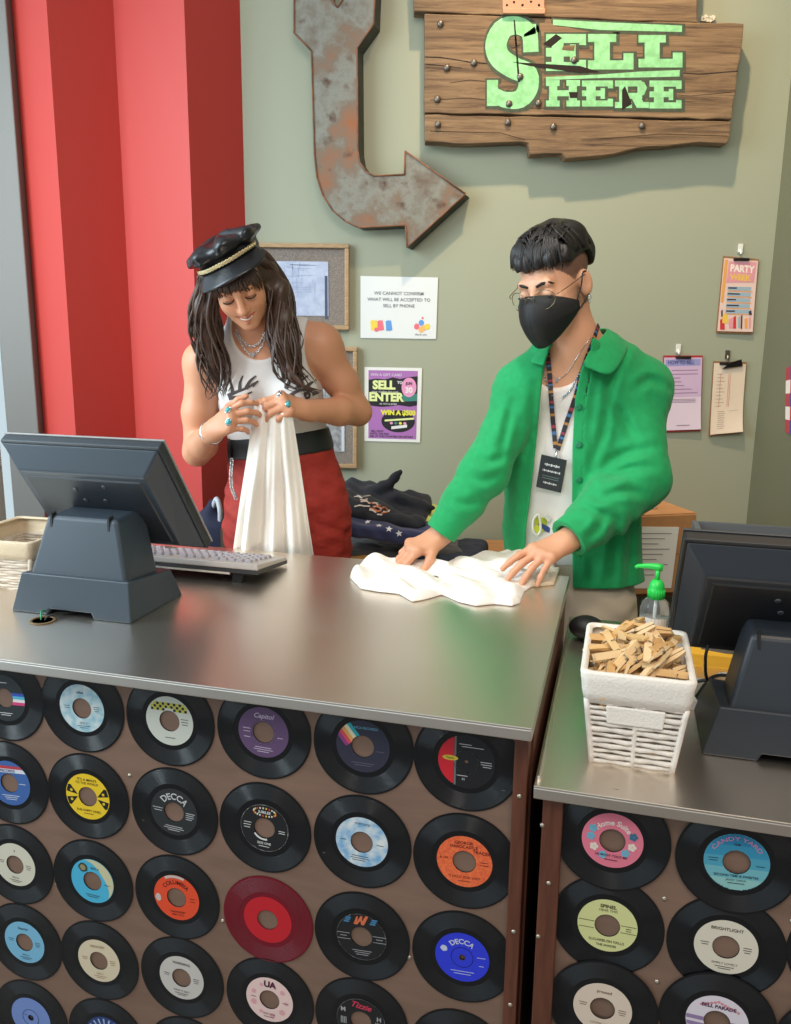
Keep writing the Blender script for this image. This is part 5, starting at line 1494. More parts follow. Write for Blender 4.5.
# round black barcode scanner lying at the inner corner of the lower worktop
sc = kroot('hand_scanner', 1.047, 0.655, SIDEZ); tag(sc, 'rounded black hand scanner lying on the lower worktop near green cardigan hem', 'scanner')
F = Field((-.09, -.09, -.01), (.09, .09, .1), 0.0025)
F.add(ell((0, 0.0, 0.027), (0.040, 0.036, 0.027))); F.add(cap((0.02, -.02, .018), (0.03, -.05, .012), 0.016, 0.011), 0.02)
o = field_obj(F, 'scanner_body', M_black, sc)
b = MB(); b.tube([(0.036 * math.cos(t), 0.032 * math.sin(t), 0.034) for t in np.linspace(0, 2 * PI, 32)], 0.0025, 6, caps=False); b.build('seam_ring', M_dark, sc)
cable('black coiled scanner cord running down from the hand scanner', [(1.066, 0.60, SIDEZ + .012), (1.068, 0.56, sz), (1.062, 0.50, sz), (1.085, 0.44, sz), (1.10, 0.42, sz)], 0.0028, M_black)

# grey ribbed bin edge behind the right till
bn = kroot('storage_bin', 1.42, 0.60, SIDEZ); tag(bn, 'dark grey plastic bin with ribbed rim behind right till', 'bin')
M_bin = mat('grey_bin_plastic', rgb(92, 94, 96), 0.55)
b = MB(); Hb = 0.272
def brr(s, z): return [(-s * .155, -s * .02, z), (-s * .10, -s * .035, z + .006 * (z > .2)), (s * .165, -s * .04, z - .008 * (z > .2)), (s * .165, s * .16, z), (-s * .155, s * .16, z)]
L_ = [brr(.82, 0.0), brr(.95, Hb - .03), brr(1.0, Hb - .03), brr(1.0, Hb), brr(.92, Hb), brr(.80, .012)]
vs = [p for l_ in L_ for p in l_]; b.add(vs, [tuple(range(4, -1, -1)), tuple(range(25, 30))] + [(i * 5 + j, i * 5 + (j + 1) % 5, (i + 1) * 5 + (j + 1) % 5, (i + 1) * 5 + j) for i in range(5) for j in range(5)])
b.build('bin_body', M_bin, bn)
b = MB()
for k in range(8): b.box((-0.14 + .037 * k, -0.033, Hb - .017), (0.006, 0.014, 0.026))
b.build('rib', M_bin, bn)

# ------------------------------------------------------------------ behind the counters
M_table = mat('table_wood', rgb(168, 122, 78), 0.5, var=0.12, scale=10, stretch=(1, 6, 6))
tb_ = empty('back_table', (0.6, 2.78, 0)); tag(tb_, 'wooden back table along the sage wall under box and clothes', 'table')
b = MB(); b.box((0.0, 0.0, 0.685), (1.36, 0.60, 0.03)); b.build('table_top', M_table, tb_, bevel=0.003)
for sx in (-.64, .64):
    for sy in (-.26, .26):
        b = MB(); b.box((sx, sy, 0.335), (0.05, 0.05, 0.67)); b.build('leg', M_table, tb_, bevel=0.003)

# cardboard box
BXY = 2.44
fr = U(697, 514, BXY); ztop = fr[2]
bw, bdp, bh = 0.36, 0.30, ztop - 0.70
cb = empty('cardboard_box', (fr[0], BXY, 0.70), math.radians(13)); tag(cb, 'brown cardboard box with taped white page behind the sanitiser bottle', 'box')
M_card = mat('cardboard', rgb(178, 128, 82), 0.75, var=0.06, scale=30)
b = MB(); b.box((-bw / 2, bdp / 2, bh / 2), (bw, bdp, bh)); b.build('carton', M_card, cb, bevel=0.003)
b = MB(); b.box((-bw / 2, bdp / 4 + .001, bh + .0015), (bw, bdp / 2 - .003, 0.003)); b.box((-bw / 2, 3 * bdp / 4 - .001, bh + .0015), (bw, bdp / 2 - .003, 0.003)); b.build('lid_flap', M_card, cb)
b = MB(); b.box((-bw / 2, -0.0006, bh * .5), (bw, 0.0006, 0.0025)); b.build('seam', ink(130, 92, 58), cb)
b = MB(); b.box((-0.150, -0.0012, bh * .44), (0.165, 0.0012, 0.19)); pg = b.build('page', M_paper, cb, rot=(0, 0.05, 0))
b = MB()
for k in range(9): b.box((-0.150 - .01 * (k % 3), -0.0021, bh * .44 + .075 - .016 * k), (0.12 - .02 * (k % 3), 0.0003, 0.003))
b.build('print', ink(150, 150, 150), pg)
wb = U(651, 512, BXY + .06)
b = MB(); b.lathe([(0.0, 0), (0.013, 0), (0.014, 0.003), (0.014, 0.034), (0.010, 0.038), (0.008, 0.04), (0.008, 0.05), (0.0, 0.05)], 20)
o = b.build('small_bottle', M_hook, loc=(wb[0], BXY + .06, ztop + .0035)); tag(o, 'tiny white bottle standing on the cardboard box', 'bottle')

# pile of clothes on the table: each garment a soft folded slab
def garment(name, label, cat, c, half, rot, m, seed, amp=0.010, rad=0.018, extra=None, h=0.005):
    R = np.array(Matrix.Rotation(rot[2], 3, 'Z') @ Matrix.Rotation(rot[1], 3, 'Y') @ Matrix.Rotation(rot[0], 3, 'X'))
    c = np.array(c, float); half = np.array(half)
    ext = np.abs(R) @ half + 0.06
    F = Field(c - ext, c + ext, h)
    F.add(rbox(c, half, rad, R))
    if extra: extra(F, c)
    X, Y, Z = F.coords()
    F.d += (amp * wob(X, Y, Z, 34, seed) + 0.5 * amp * wob(X, Y, Z, 75, seed + 1)).astype(np.float32)
    o = field_obj(F, name, m, origin=c, smooth=1); o.location = c
    tag(o, label, cat); return o, R, c
M_navyblack = mat('washed_black_cotton', rgb(30, 33, 42), 0.85, var=0.1, scale=40, sheen=0.1)
M_navy = mat('navy_cotton', rgb(48, 54, 92), 0.85, sheen=0.3)
M_greyc = mat('charcoal_cotton', rgb(70, 70, 72), 0.9, sheen=0.2)
M_lime = mat('lime_cotton', rgb(196, 208, 108), 0.85)
M_mustard = mat('mustard_cotton', rgb(170, 128, 60), 0.85)
def PT(u, v, y): return U(u, v, y)
garment('folded_trousers', 'charcoal folded trousers at the bottom of the clothes pile', 'trousers', PT(393, 548, 2.78) * (1, 1, 0) + np.array((0.02, 0, 0.738)), (0.20, 0.17, 0.036), (0, 0, .08), M_greyc, 1.0, 0.006)
garment('folded_jumper', 'mustard folded jumper edge at the bottom left of the clothes pile', 'jumper', (PT(368, 538, 2.66)[0], 2.60, 0.730), (0.07, 0.07, 0.028), (0, 0, .3), M_mustard, 2.2, 0.005)
nav, R, c = garment('folded_shirt', 'navy folded shirt with a row of white stars in the clothes pile', 'shirt', PT(388, 528, 2.70) * (1, 1, 0) + np.array((0.0, -.02, U(388, 531, 2.56)[2])), (0.175, 0.13, 0.024), (0.10, 0.10, -.06), M_navy, 3.1, 0.006, .016)
M_star = ink(225, 225, 230)
garment('folded_tee', 'lime green tee peeking out at the right of the clothes pile', 'shirt', PT(425, 512, 2.76), (0.085, 0.10, 0.016), (0.0, 0.18, -.5), M_lime, 4.0, 0.005)
def sleeve(F, c):
    F.add(cap(PT(362, 500, 2.80), PT(386, 487, 2.74), 0.040, 0.026, ((0, .5, .9), .6)), 0.03)
    F.add(cap(PT(386, 488, 2.74), PT(397, 473, 2.71), 0.022, 0.012, ((.6, 0, .8), .5)), 0.015); F.add(cap(PT(396, 476, 2.71), PT(398.5, 473, 2.71), 0.013, 0.012, ((0, 1, 0), .5)), 0.008)
    F.add(cap(PT(398, 498, 2.72), PT(432, 508, 2.68), 0.034, 0.016, ((0, .4, .9), .55)), 0.03)
    for a_, b_ in (((352, 505), (392, 498)), ((372, 512), (420, 505)), ((390, 492), (410, 512)), ((360, 492), (378, 498))): F.sub(cap(PT(*a_, 2.61), PT(*b_, 2.63), .008, .006), .02)
blk, R, c = garment('crumpled_shirt', 'black crumpled shirt with orange and white chest print on top of the clothes pile', 'shirt', PT(384, 505, 2.72), (0.150, 0.12, 0.024), (0.22, 0.20, -.1), M_navyblack, 5.3, 0.009, 0.018, sleeve)
garment('folded_jeans', 'dark folded jeans at right end of the clothes pile by the green cuff', 'jeans', PT(452, 546, 2.72) * (1, 1, 0) + np.array((0.0, 0, 0.732)), (0.11, 0.14, 0.030), (0, 0, -.2), mat('dark_denim', rgb(40, 48, 66), 0.85, var=0.15, scale=80), 6.0, 0.006)
# bag behind the red wall side
bg_ = U(213, 525, 2.80)
st = empty('low_stool', (bg_[0] + .01, 2.80, 0)); tag(st, 'plain low wooden stool under the dark plaid bag', 'stool')
b = MB(); b.box((0, 0, 0.485), (0.24, 0.24, 0.03)); b.build('seat', M_table, st, bevel=0.004)
for sx in (-.1, .1):
    for sy in (-.1, .1):
        b = MB(); b.box((sx, sy, 0.235), (0.03, 0.03, 0.47)); b.build('leg', M_table, st)
F = Field((-.14, -.12, -.02), (.14, .12, .5), 0.005)
F.add(rbox((0, 0, 0.17), (0.075, 0.06, 0.17), 0.04)); F.add(cap((-.02, 0, .32), (0.0, 0, .38), 0.03, 0.015), 0.04)
X, Y, Z = F.coords(); F.d += (0.006 * wob(X, Y, Z, 40, 2)).astype(np.float32)
o = field_obj(F, 'shoulder_bag', mat('navy_canvas', rgb(34, 38, 62), 0.8)); o.location = (bg_[0] + .0, 2.80, 0.505); tag(o, 'dark navy bag with mustard plaid side standing behind the red trousers', 'bag')
b = MB()
for i in range(6):
    for j in range(8): b.box((0.045 + .0115 * i, -0.062 + .004 * i, 0.05 + .034 * j), (0.0118, 0.010, 0.0345), (i + j) % 2 if (i % 3) else 2)
b.build('plaid_side', [ink(158, 120, 60), ink(120, 98, 56), ink(88, 74, 52)], o)
b = MB(); b.tube(spline([(0.03, -.03, .30), (0.035, -.04, .36), (0.02, -.02, .40), (0.0, 0, .36)], 16), 0.009, 8); b.build('silver_tag', ink(190, 190, 195), o)
# ------------------------------------------------------------------ people
from mathutils.bvhtree import BVHTree

def face_frame(yaw_dir, pitch, roll):
    f = np.array((yaw_dir[0], yaw_dir[1], 0.0)); f /= np.linalg.norm(f)
    c, s = math.cos(math.radians(pitch)), math.sin(math.radians(pitch))
    F = f * c - np.array((0, 0, 1.0)) * s
    up = np.array((0, 0, 1.0)) - F * F[2]; up /= np.linalg.norm(up)
    rt = np.cross(F, up)
    r = math.radians(roll)
    up2 = up * math.cos(r) + rt * math.sin(r); rt2 = np.cross(F, up2)
    return np.stack([rt2, F, up2], 1)

def head(F, H, R, s=1.0, smile=0.0, male=False):
    P = lambda x, y, z: H + R @ (np.array((x, y, z)) * s)
    E = lambda c, r, k: F.add(ell(P(*c), np.array(r) * s, R), k)
    E((0, -.014, .042), (.073, .092, .078), 0.0)
    E((0, .030, -.022), (.060, .060, .082), .03)
    E((0, .048, -.070), (.044 if not male else .048, .040, .038), .03)
    E((0, .076, -.098), (.019, .015, .015), .025)
    for x in (-1, 1):
        E((x * .037, .060, -.028), (.021, .023, .022), .03)
    F.add(cap(P(-.034, .083, .024), P(.034, .083, .024), .010 * s, .010 * s), .02)
    for x in (-1, 1):
        F.sub(ell(P(x * .031, .103, .003), np.array((.016, .013, .011)) * s, R), .016)
        F.add(ell(P(x * .031, .0795, .001), np.array((.0145, .0135, .0115)) * s, R), .005)
    F.add(cap(P(0, .093, .010), P(0, .111, -.030), .0075 * s, .0105 * s), .014)
    E((0, .1125, -.034), (.012, .0115, .0100), .008)
    for x in (-1, 1): E((x * .0115, .101, -.0385), (.0075, .009, .0062), .006)
    zc = -.063 + .005 * smile
    op = .0030 if smile > 0 else 0.0
    for x in (-1, 1):
        F.add(cap(P(0, .0955, -.0620 + op * .3), P(x * .029, .0800, zc), .0042 * s, .0024 * s), .007)
        F.add(cap(P(0, .0915, -.0735 - op), P(x * .025, .0800, zc - .005), .0048 * s, .0026 * s), .007)
    for x in (-1, 1):
        F.sub(cap(P(0, .1000, -.0680), P(x * .029, .0840, zc - .002), (.0018 + op * .6) * s, .0013 * s), .003)
    for x in (-1, 1):
        Re = R @ np.array(Matrix.Rotation(x * 0.35, 3, 'Z'))
        F.add(ell(P(x * .0765, -.010, -.006), np.array((.0085, .019, .031)) * s, Re), .008)
        F.sub(ell(P(x * .0860, -.004, -.002), np.array((.0060, .010, .018)) * s, Re), .006)
    return P

def hand(F, W, d, n, right, s, flex, splay=(6, 1, -4, -9), thumb=((.62, .70, -.30), (.45, .85, -.30), (.35, .88, -.35))):
    """fingers grow along d from wrist W, n is the back of the hand; flex = 4 x (knuckle, middle, end) degrees"""
    d = _nrm(d); n = np.array(n, float); n = _nrm(n - d * d.dot(n))
    t = np.cross(d, n) * (-1 if right else 1)
    L = lambda a, b, c: W + (t * a + d * b + n * c) * s
    bases = ((.027, .084), (.0095, .088), (-.0085, .084), (-.0255, .075))
    lens = ((.043, .026, .021), (.047, .030, .022), (.043, .028, .021), (.034, .021, .019))
    F.add(cap(L(0, -.02, 0), L(0, .012, 0), .026 * s, .027 * s, (n, .72)), .02)
    for (a, b), nx in zip(bases, (0.0, .002, .001, -.002)):
        F.add(cap(L(a * .55, .012, 0), L(a, b - .006, nx), .0150 * s, .0122 * s), .012)
    F.add(cap(L(.004, .02, -.004), L(.002, .068, -.004), .024 * s, .026 * s, (n, .50)), .012)
    F.add(cap(L(.012, .015, -.008), L(.030, .045, -.012), .017 * s, .014 * s), .014)
    tips = []
    for (a, b), ln, fx, sp, rr in zip(bases, lens, flex, splay, (.0092, .0096, .0090, .0078)):
        p = L(a, b - .008, 0); ang = 0.0
        F.add(ell(L(a, b - .004, .004), (.0105 * s,) * 3), .010)
        for k in range(3):
            ang += math.radians(fx[k])
            sd = math.radians(sp)
            v = (d * math.cos(sd) + t * math.sin(sd)) * math.cos(ang) - n * math.sin(ang)
            q = p + v * ln[k] * s
            F.add(cap(p, q, rr * (1 - .10 * k) * s, rr * (.92 - .10 * k) * s), .005)
            p = q
        tips.append(p)
    p = L(.026, .030, -.008)
    for k, (v, ln, rr) in enumerate(zip(thumb, (.040, .032, .024), (.0135, .0105, .0092))):
        v = _nrm(t * v[0] + d * v[1] + n * v[2]); q = p + v * ln * s
        F.add(cap(p, q, rr * s, rr * .85 * s), .008); p = q
    tips.append(p)
    return tips

_bvh = {}
def bvh_of(o):
    if o.name not in _bvh:
        me = o.data
        off = np.array(o.location) + (np.array(o.parent.location) if o.parent else 0)
        _bvh[o.name] = BVHTree.FromPolygons([tuple(np.array(v.co) + off) for v in me.vertices], [tuple(p.vertices) for p in me.polygons])
    return _bvh[o.name]
def surf(objs, u, v, lift=0.0):
    """nearest surface met along the sight line through (u, v), lifted along its normal"""
    best = None
    for o in objs:
        h = bvh_of(o).ray_cast(Vector(CAM_C), Vector(ray(u, v)).normalized())
        if h[0] is not None and (best is None or h[3] < best[3]): best = h
    if best is None: return None, None
    nn = np.array(best[1]); 
    if nn.dot(ray(u, v)) > 0: nn = -nn
    return np.array(best[0]) + nn * lift, nn
def ribbon(mb, pts, nrms, width, thick, mis=None, closed=False):
    m = len(pts); vs = []; fs = []
    for i in range(m):
        t = _nrm(pts[min(i + 1, m - 1)] - pts[max(i - 1, 0)]); b = _nrm(np.cross(t, nrms[i])); n = _nrm(np.cross(b, t))
        wd = width if not hasattr(width, '__len__') else width[i]
        for sx, sz in ((-1, 0), (1, 0), (1, 1), (-1, 1)): vs.append(pts[i] + b * sx * wd / 2 + n * sz * thick)
    for i in range(m - 1):
        for j in range(4):
            mb.add([vs[i * 4 + j], vs[i * 4 + (j + 1) % 4], vs[i * 4 + 4 + (j + 1) % 4], vs[i * 4 + 4 + j]], [(0, 1, 2, 3)], 0 if mis is None else mis[i % len(mis)])
    mb.add(vs[:4], [(3, 2, 1, 0)]); mb.add(vs[-4:], [(0, 1, 2, 3)])
def surf_path(objs, px, n, lift):
    P, N = [], []
    for q in spline([(a, b, 0) for a, b in px], n):
        p, nn = surf(objs, q[0], q[1], lift)
        if p is not None: P.append(p); N.append(nn)
    if len(P) > 4:   # even out small jumps
        for _ in range(2):
            P = [P[0]] + [(P[i - 1] + 2 * P[i] + P[i + 1]) / 4 for i in range(1, len(P) - 1)] + [P[-1]]
    return P, N
def part(root, mb, name, mats, **k):
    o = mb.build(name, mats, **k); o.data.transform(Matrix.Translation(-Vector(root.location))); o.parent = root; return o

def skinmat(name, c):
    m = mat(name, c, 0.48, sss=0.12, attr='tint', bump=0.04, scale=60, bscale=500)
    return m

# ================================================================== the woman
M_wskin = skinmat('tanned_skin', rgb(206, 146, 112))
M_hairdark = mat('dark_brown_hair', rgb(70, 50, 40), 0.42, var=0.4, scale=60, stretch=(8, 8, 1))
M_tank = mat('white_rib_cotton', rgb(214, 208, 204), 0.8, bump=0.12, scale=100, bscale=300)
M_redpant = mat('brick_red_denim', rgb(158, 42, 32), 0.75, var=0.08, scale=60, bump=0.1, bscale=500)
M_leather = mat('black_leather', rgb(26, 27, 30), 0.30, bump=0.12, scale=60, bscale=160)
M_belt = mat('black_belt', rgb(28, 30, 32), 0.5)
M_silver = mat('silver', rgb(205, 205, 205), 0.22, 1.0)
M_gold = mat('gold_chain', rgb(222, 204, 160), 0.28, 1.0)
M_turq = mat('turquoise_stone', rgb(70, 165, 170), 0.25)

Rw = face_frame((.16, -.98), 33, 17)
SW = 0.95
eyes = U(239, 297, 2.185)
Hw = eyes - Rw @ (np.array((0, .088, 0.0)) * SW)
WF = (-0.30, 2.43, 0.0)   # feet
FW = Field((-.72, 2.00, 0.70), (0.06, 2.66, 1.80), 0.0028)
fy = (0, 1, 0)
hips, waist, ribs, upch = U(287, 502, 2.43), U(279, 440, 2.43), U(270, 396, 2.41), U(264, 364, 2.39)
chain(FW, [U(288, 560, 2.43), hips, waist, ribs, upch], [.165, .166, .126, .134, .112], .05, (fy, .70))
shR, shL = U(204, 363, 2.39), U(322, 346, 2.40)
FW.add(cap(shR, shL, .046, .046), .05)
nb = U(259, 352, 2.38)
Pw = lambda x, y, z: Hw + Rw @ (np.array((x, y, z)) * SW)
hb_ = Pw(0, -.030, -.062)
FW.add(cap(nb, hb_, .050, .047), .035)
for q in (U(226, 355, 2.40), U(306, 336, 2.40)): FW.add(cap(q, (nb + hb_) / 2, .040, .036), .05)
for q in (U(243, 398, 2.325), U(296, 393, 2.325)): FW.add(ell(q, (.056, .050, .056)), .04)
TW = FW.copy()
for q in (shR, shL): FW.add(ell(q, (.052, .052, .056)), .03)
elR, wrR = U(197, 452, 2.39), U(213, 431, 2.185)
elL, wrL = U(358, 412, 2.45), U(304, 410, 2.25)
FW.add(cap(shR, (shR * .45 + elR * .55) + (-.004, 0, 0), .050, .0455), .03); FW.add(cap((shR * .45 + elR * .55) + (-.004, 0, 0), elR, .0455, .037), .02)
mR = elR * .62 + wrR * .38
FW.add(cap(elR, mR, .038, .040), .02); FW.add(cap(mR, wrR, .040, .0255), .015)
FW.add(cap(shL, (shL * .45 + elL * .55), .050, .046), .03); FW.add(cap((shL * .45 + elL * .55), elL, .046, .037), .02)
mL = elL * .62 + wrL * .38
FW.add(cap(elL, mL, .038, .040), .02); FW.add(cap(mL, wrL, .040, .0255), .015)
head(FW, Hw, Rw, SW, smile=2.1)
kR = U(236, 415, 2.135)
tipsWR = hand(FW, wrR, kR - wrR, (-.30, -.72, .35), True, .97, ((18, 42, 30), (38, 45, 30), (46, 48, 30), (52, 50, 32)), thumb=((.55, .80, -.25), (.30, .92, -.30), (.15, .90, -.45)))
kL = U(279, 402, 2.175)
tipsWL = hand(FW, wrL, kL - wrL, (.05, -.75, .60), False, 1.0, ((52, 46, 25), (56, 50, 28), (58, 52, 30), (60, 55, 30)), thumb=((.35, .80, -.55), (.10, .85, -.55), (-.05, .80, -.6)))

def tint_w(V):
    q = (V - Hw) @ Rw / SW
    c = np.ones((len(V), 3))
    near = np.linalg.norm(V - Hw, axis=1) < .2
    lip = near & (np.abs(q[:, 0]) < .028) & (np.abs(q[:, 2] + .0690 - .48 * np.abs(q[:, 0])) < .0115 - .30 * np.abs(q[:, 0])) & (q[:, 1] > .080)
    c[lip] = (.82, .52, .52)
    for x in (-.038, .038):
        d = np.linalg.norm(q - np.array((x, .072, -.028)), axis=1); b = np.clip(1 - d / .03, 0, 1)[:, None] * near[:, None]
        c = c * (1 - b * .35) + c * np.array((1.0, .80, .76)) * b * .35
    nose = np.clip(1 - np.linalg.norm(q - np.array((0, .112, -.034)), axis=1) / .018, 0, 1)[:, None]
    c *= 1 - nose * np.array((.02, .14, .16))
    return c
woman = field_obj(FW, 'person', M_wskin, origin=WF, tint=tint_w)
woman.location = WF
tag(woman, 'person in black leather cap and white tank top holding up a white garment', 'person')

# tank top: the torso a little thicker, cut at neck, armholes and waist
TT = TW.copy(); TT.d -= .007
nk = U(258, 330, 2.30)
TT.sub(ell(nk, (.074, .13, .080)), .008)
TT.sub(ell(U(258, 320, 2.42), (.068, .12, .10)), .01)
for q, rr in ((shR + (-.030, -.0, .005), (.066, .15, .105)), (shL + (.018, -.0, .006), (.066, .15, .112))): TT.sub(ell(q, rr), .008)
X, Y, Z = TT.coords()
zt = waist[2] - .02
TT.d = np.maximum(TT.d, (zt - Z) + 0 * X + 0 * Y).astype(np.float32)
TT.d = np.maximum(TT.d, (Z - 1.60) + 0 * X + 0 * Y).astype(np.float32)
TT.d += (.0022 * wob(X, Y, Z, 42, 1.0) * np.clip((1.25 - Z) / .15, 0, 1)).astype(np.float32)
tank = field_obj(TT, 'tank_top', M_tank, woman, WF)
# trousers, belt, shoes
PWf = Field((-.56, 2.14, 0.04), (-.06, 2.70, 1.22), 0.005)
chain(PWf, [U(288, 545, 2.43), hips, U(281, 452, 2.43), waist], [.172, .177, .143, .134], .04, (fy, .72))
for s in (-1, 1):
    hp = np.array((hips[0] + s * .088, 2.43, hips[2] - .10)); kn = np.array((hips[0] + s * .095, 2.42, .50)); an = np.array((hips[0] + s * .10, 2.45, .09))
    PWf.add(cap(hp, kn, .098, .068), .05); PWf.add(cap(kn, an, .068, .058), .03)
X, Y, Z = PWf.coords(); PWf.d = np.maximum(PWf.d, Z - (waist[2] - .012 + .10 * (X - waist[0])) + 0 * Y).astype(np.float32)
PWf.d = np.maximum(PWf.d, .075 - Z + 0 * X + 0 * Y).astype(np.float32)
PWf.d += (.0045 * wob(X, Y, Z * 2.2, 30, .4) + .002 * wob(X, Y, Z * 3, 70, 1.4)).astype(np.float32)
for a, b in (((318, 488), (350, 484)), ((322, 497), (352, 500)), ((328, 474), (350, 470))):
    PWf.sub(cap(U(*a, 2.30), U(*b, 2.36), .006, .006), .02)
pants = field_obj(PWf, 'trousers', M_redpant, woman, WF)
BF = Field((-.50, 2.20, waist[2] - .12), (-.05, 2.66, waist[2] + .1), 0.0035)
chain(BF, [U(284, 475, 2.43), U(281, 452, 2.43), waist, U(277, 425, 2.43)], [.166, .149, .140, .134], .03, (fy, .73))
X, Y, Z = BF.coords(); zb = waist[2] + .10 * (X - waist[0]) * .5
BF.d = np.maximum(BF.d, np.abs(Z - (waist[2] - .006 + .10 * (X - waist[0]))) - .032 + 0 * Y).astype(np.float32)
belt = field_obj(BF, 'belt', M_belt, woman, WF)
for s in (-1, 1):
    Fs = Field((-.2, -.2, -.01), (.2, .2, .14), .005); Fs.add(cap((0, .05, .035), (0, -.10, .028), .045, .036), 0); Fs.add(cap((0, .05, .04), (0, .05, .10), .045, .05), .03)
    X, Y, Z = Fs.coords(); Fs.d = np.maximum(Fs.d, .002 - Z + 0 * X + 0 * Y)
    o = field_obj(Fs, 'shoe', M_belt, woman); o.location = (hips[0] + s * .10 - WF[0], .02, 0)
# belt loop strap, wallet chain
b = MB(); P_, N_ = surf_path([belt, pants], [(231, 428), (231, 445), (232, 462)], 10, .003); ribbon(b, P_, N_, .016, .005); part(woman, b, 'belt_strap', M_belt)
b = MB()
ch = [U(232, 460, 2.28), U(231, 474, 2.27), U(232, 488, 2.275), U(236, 498, 2.28)]
for i, p in enumerate(spline(ch, 22)):
    b.tube([p + np.array((.0042 * math.cos(t), .003 * (i % 2) * math.sin(t), .0052 * math.sin(t))) for t in np.linspace(0, 2 * PI, 9)], .0014, 5, caps=False)
part(woman, b, 'wallet_chain', M_silver)
# chest print: two spiky lashed shapes
M_print = ink(74, 66, 66, 0.8)
b = MB()
strokes = [[(228, 396), (236, 392), (246, 389), (254, 384)], [(233, 394), (232, 386), (229, 379)], [(240, 391), (240, 383), (243, 376)], [(246, 389), (250, 381), (256, 376)], [(252, 386), (258, 381)], [(229, 398), (240, 397), (252, 392)],
           [(288, 398), (296, 391), (306, 389), (314, 394)], [(286, 389), (290, 380), (291, 373)], [(296, 390), (301, 381), (308, 376)], [(304, 389), (311, 383), (316, 380)], [(312, 394), (318, 393)], [(300, 400), (306, 404), (316, 402)], [(292, 396), (300, 401), (310, 397)], [(304, 395), (308, 391), (311, 396), (306, 399), (304, 395)]]
for k, st_ in enumerate(strokes):
    P_, N_ = surf_path([tank], st_, 8, .0012)
    if len(P_) > 2: ribbon(b, P_, N_, [.0115 * (1 - .75 * i / len(P_)) for i in range(len(P_))], .0006)
po = b.build('chest_print', M_print); po.data.transform(Matrix.Translation(-Vector(WF))); po.parent = tank
# face details
b = MB()
for s in (-1, 1):
    pts = [Pw(s * (.031 + .0155 * math.cos(a)), .0945 - .0045 * abs(math.cos(a)) ** 2 - .0005, -.0025 - .0070 * math.sin(a)) for a in np.linspace(PI * .02, PI * .98, 12)]
    b.tube(pts, [.0012, .0016, .0019, .002, .002, .002, .002, .002, .0019, .0018, .0014, .001], 6)
part(woman, b, 'eyelashes', ink(22, 16, 14))
b = MB()
for s in (-1, 1):
    b.tube([Pw(s * x, y, z) for x, y, z in ((.013, .0965, .0205), (.026, .0955, .0255), (.040, .0890, .0245), (.048, .082, .020))], [.0028, .0034, .0026, .001], 6, flat=(Rw[:, 1], .5))
part(woman, b, 'eyebrows', M_hairdark)
b = MB(); b.tube([Pw(.019 * t, .0945 - .0072 * t * t, -.0683 + .0062 * t * t) for t in np.linspace(-1, 1, 13)], [.0008] + [.0022] * 11 + [.0008], 6)
part(woman, b, 'teeth', ink(228, 220, 210, .3))

# hair: soft mass below the cap, then loose wavy strands over it
HF = Field((-.62, 2.00, 1.10), (-.05, 2.50, 1.80), 0.0035)
HF.add(ell(Pw(0, -.030, .018), np.array((.089, .096, .086)) * SW, Rw))
HF.add(ell(Pw(0, -.065, -.055), np.array((.085, .055, .095)) * SW, Rw), .03)
lockR = [U(207, 285, 2.24), U(205, 310, 2.26), U(207, 335, 2.28), U(212, 360, 2.29), U(218, 385, 2.29)]
lockL = [U(270, 272, 2.28), U(279, 292, 2.29), U(281, 320, 2.28), U(284, 345, 2.26), U(289, 368, 2.26), U(298, 384, 2.27)]
chain(HF, lockR, [.024, .026, .024, .018, .006], .03)
chain(HF, lockL, [.022, .025, .024, .020, .016, .006], .03)
HF.sub(ell(Pw(0.0, .100, -.045), np.array((.052, .090, .080)) * SW, Rw), .012)
X, Y, Z = HF.coords(); HF.d += (.0025 * np.sin(150 * X + 3 * np.sin(22 * Z)) + .002 * wob(X, Y, Z, 60, 3)).astype(np.float32)
hair = field_obj(HF, 'hair', M_hairdark, woman, WF)
b = MB(); r2 = np.random.RandomState(5)
def lock(base, n, spread, thick, wave):
    for i in range(n):
        o0 = np.array((r2.uniform(-1, 1), r2.uniform(-1, 1), 0)) * spread; ph = r2.uniform(0, 6.28); am = wave * r2.uniform(.5, 1.3); cut = r2.uniform(.72, 1.06)
        pts = []
        B = spline(base, 22)
        for k in range(22):
            t = k / 21 * min(cut, 1)
            f = t * 21; i0 = min(int(f), 20); p = B[i0] * (1 - (f - i0)) + B[i0 + 1] * (f - i0)
            g = .18 + .82 * min(1, t * 1.8)
            pts.append(p + o0 * g * (1 - .25 * t) + np.array((am * math.sin(ph + t * 15), am * .7 * math.cos(ph + t * 13), 0)) * t + np.array((0, 0, -.02 * (cut - .9) * t)))
        rr = thick * r2.uniform(.6, 1.2)
        b.tube(pts, [rr * (.55 + .45 * min(1, 4 * k / 21)) * (1 - max(0, (k - 12) / 9.5)) + .0006 for k in range(22)], 6)
crownR, crownL = Pw(.058, -.020, .052), Pw(-.058, -.022, .052)
lock([crownR, Pw(.078, .02, .045)] + lockR + [U(216, 398, 2.28)], 54, .042, .0046, .015)
lock([crownL, Pw(-.076, .01, .045)] + lockL + [U(309, 391, 2.27)], 60, .042, .0046, .016)
lock([U(284, 350, 2.25), U(291, 374, 2.24), U(303, 386, 2.245), U(318, 391, 2.26)], 8, .012, .0050, .006)
lock([Pw(-.058, -.05, .055), Pw(-.088, -.05, .02), U(287, 300, 2.33), U(292, 330, 2.33), U(295, 360, 2.31)], 12, .022, .006, .012)
lock([Pw(.058, -.05, .055), Pw(.088, -.04, .02), U(203, 312, 2.30), U(202, 342, 2.31), U(206, 366, 2.31)], 10, .018, .0055, .012)
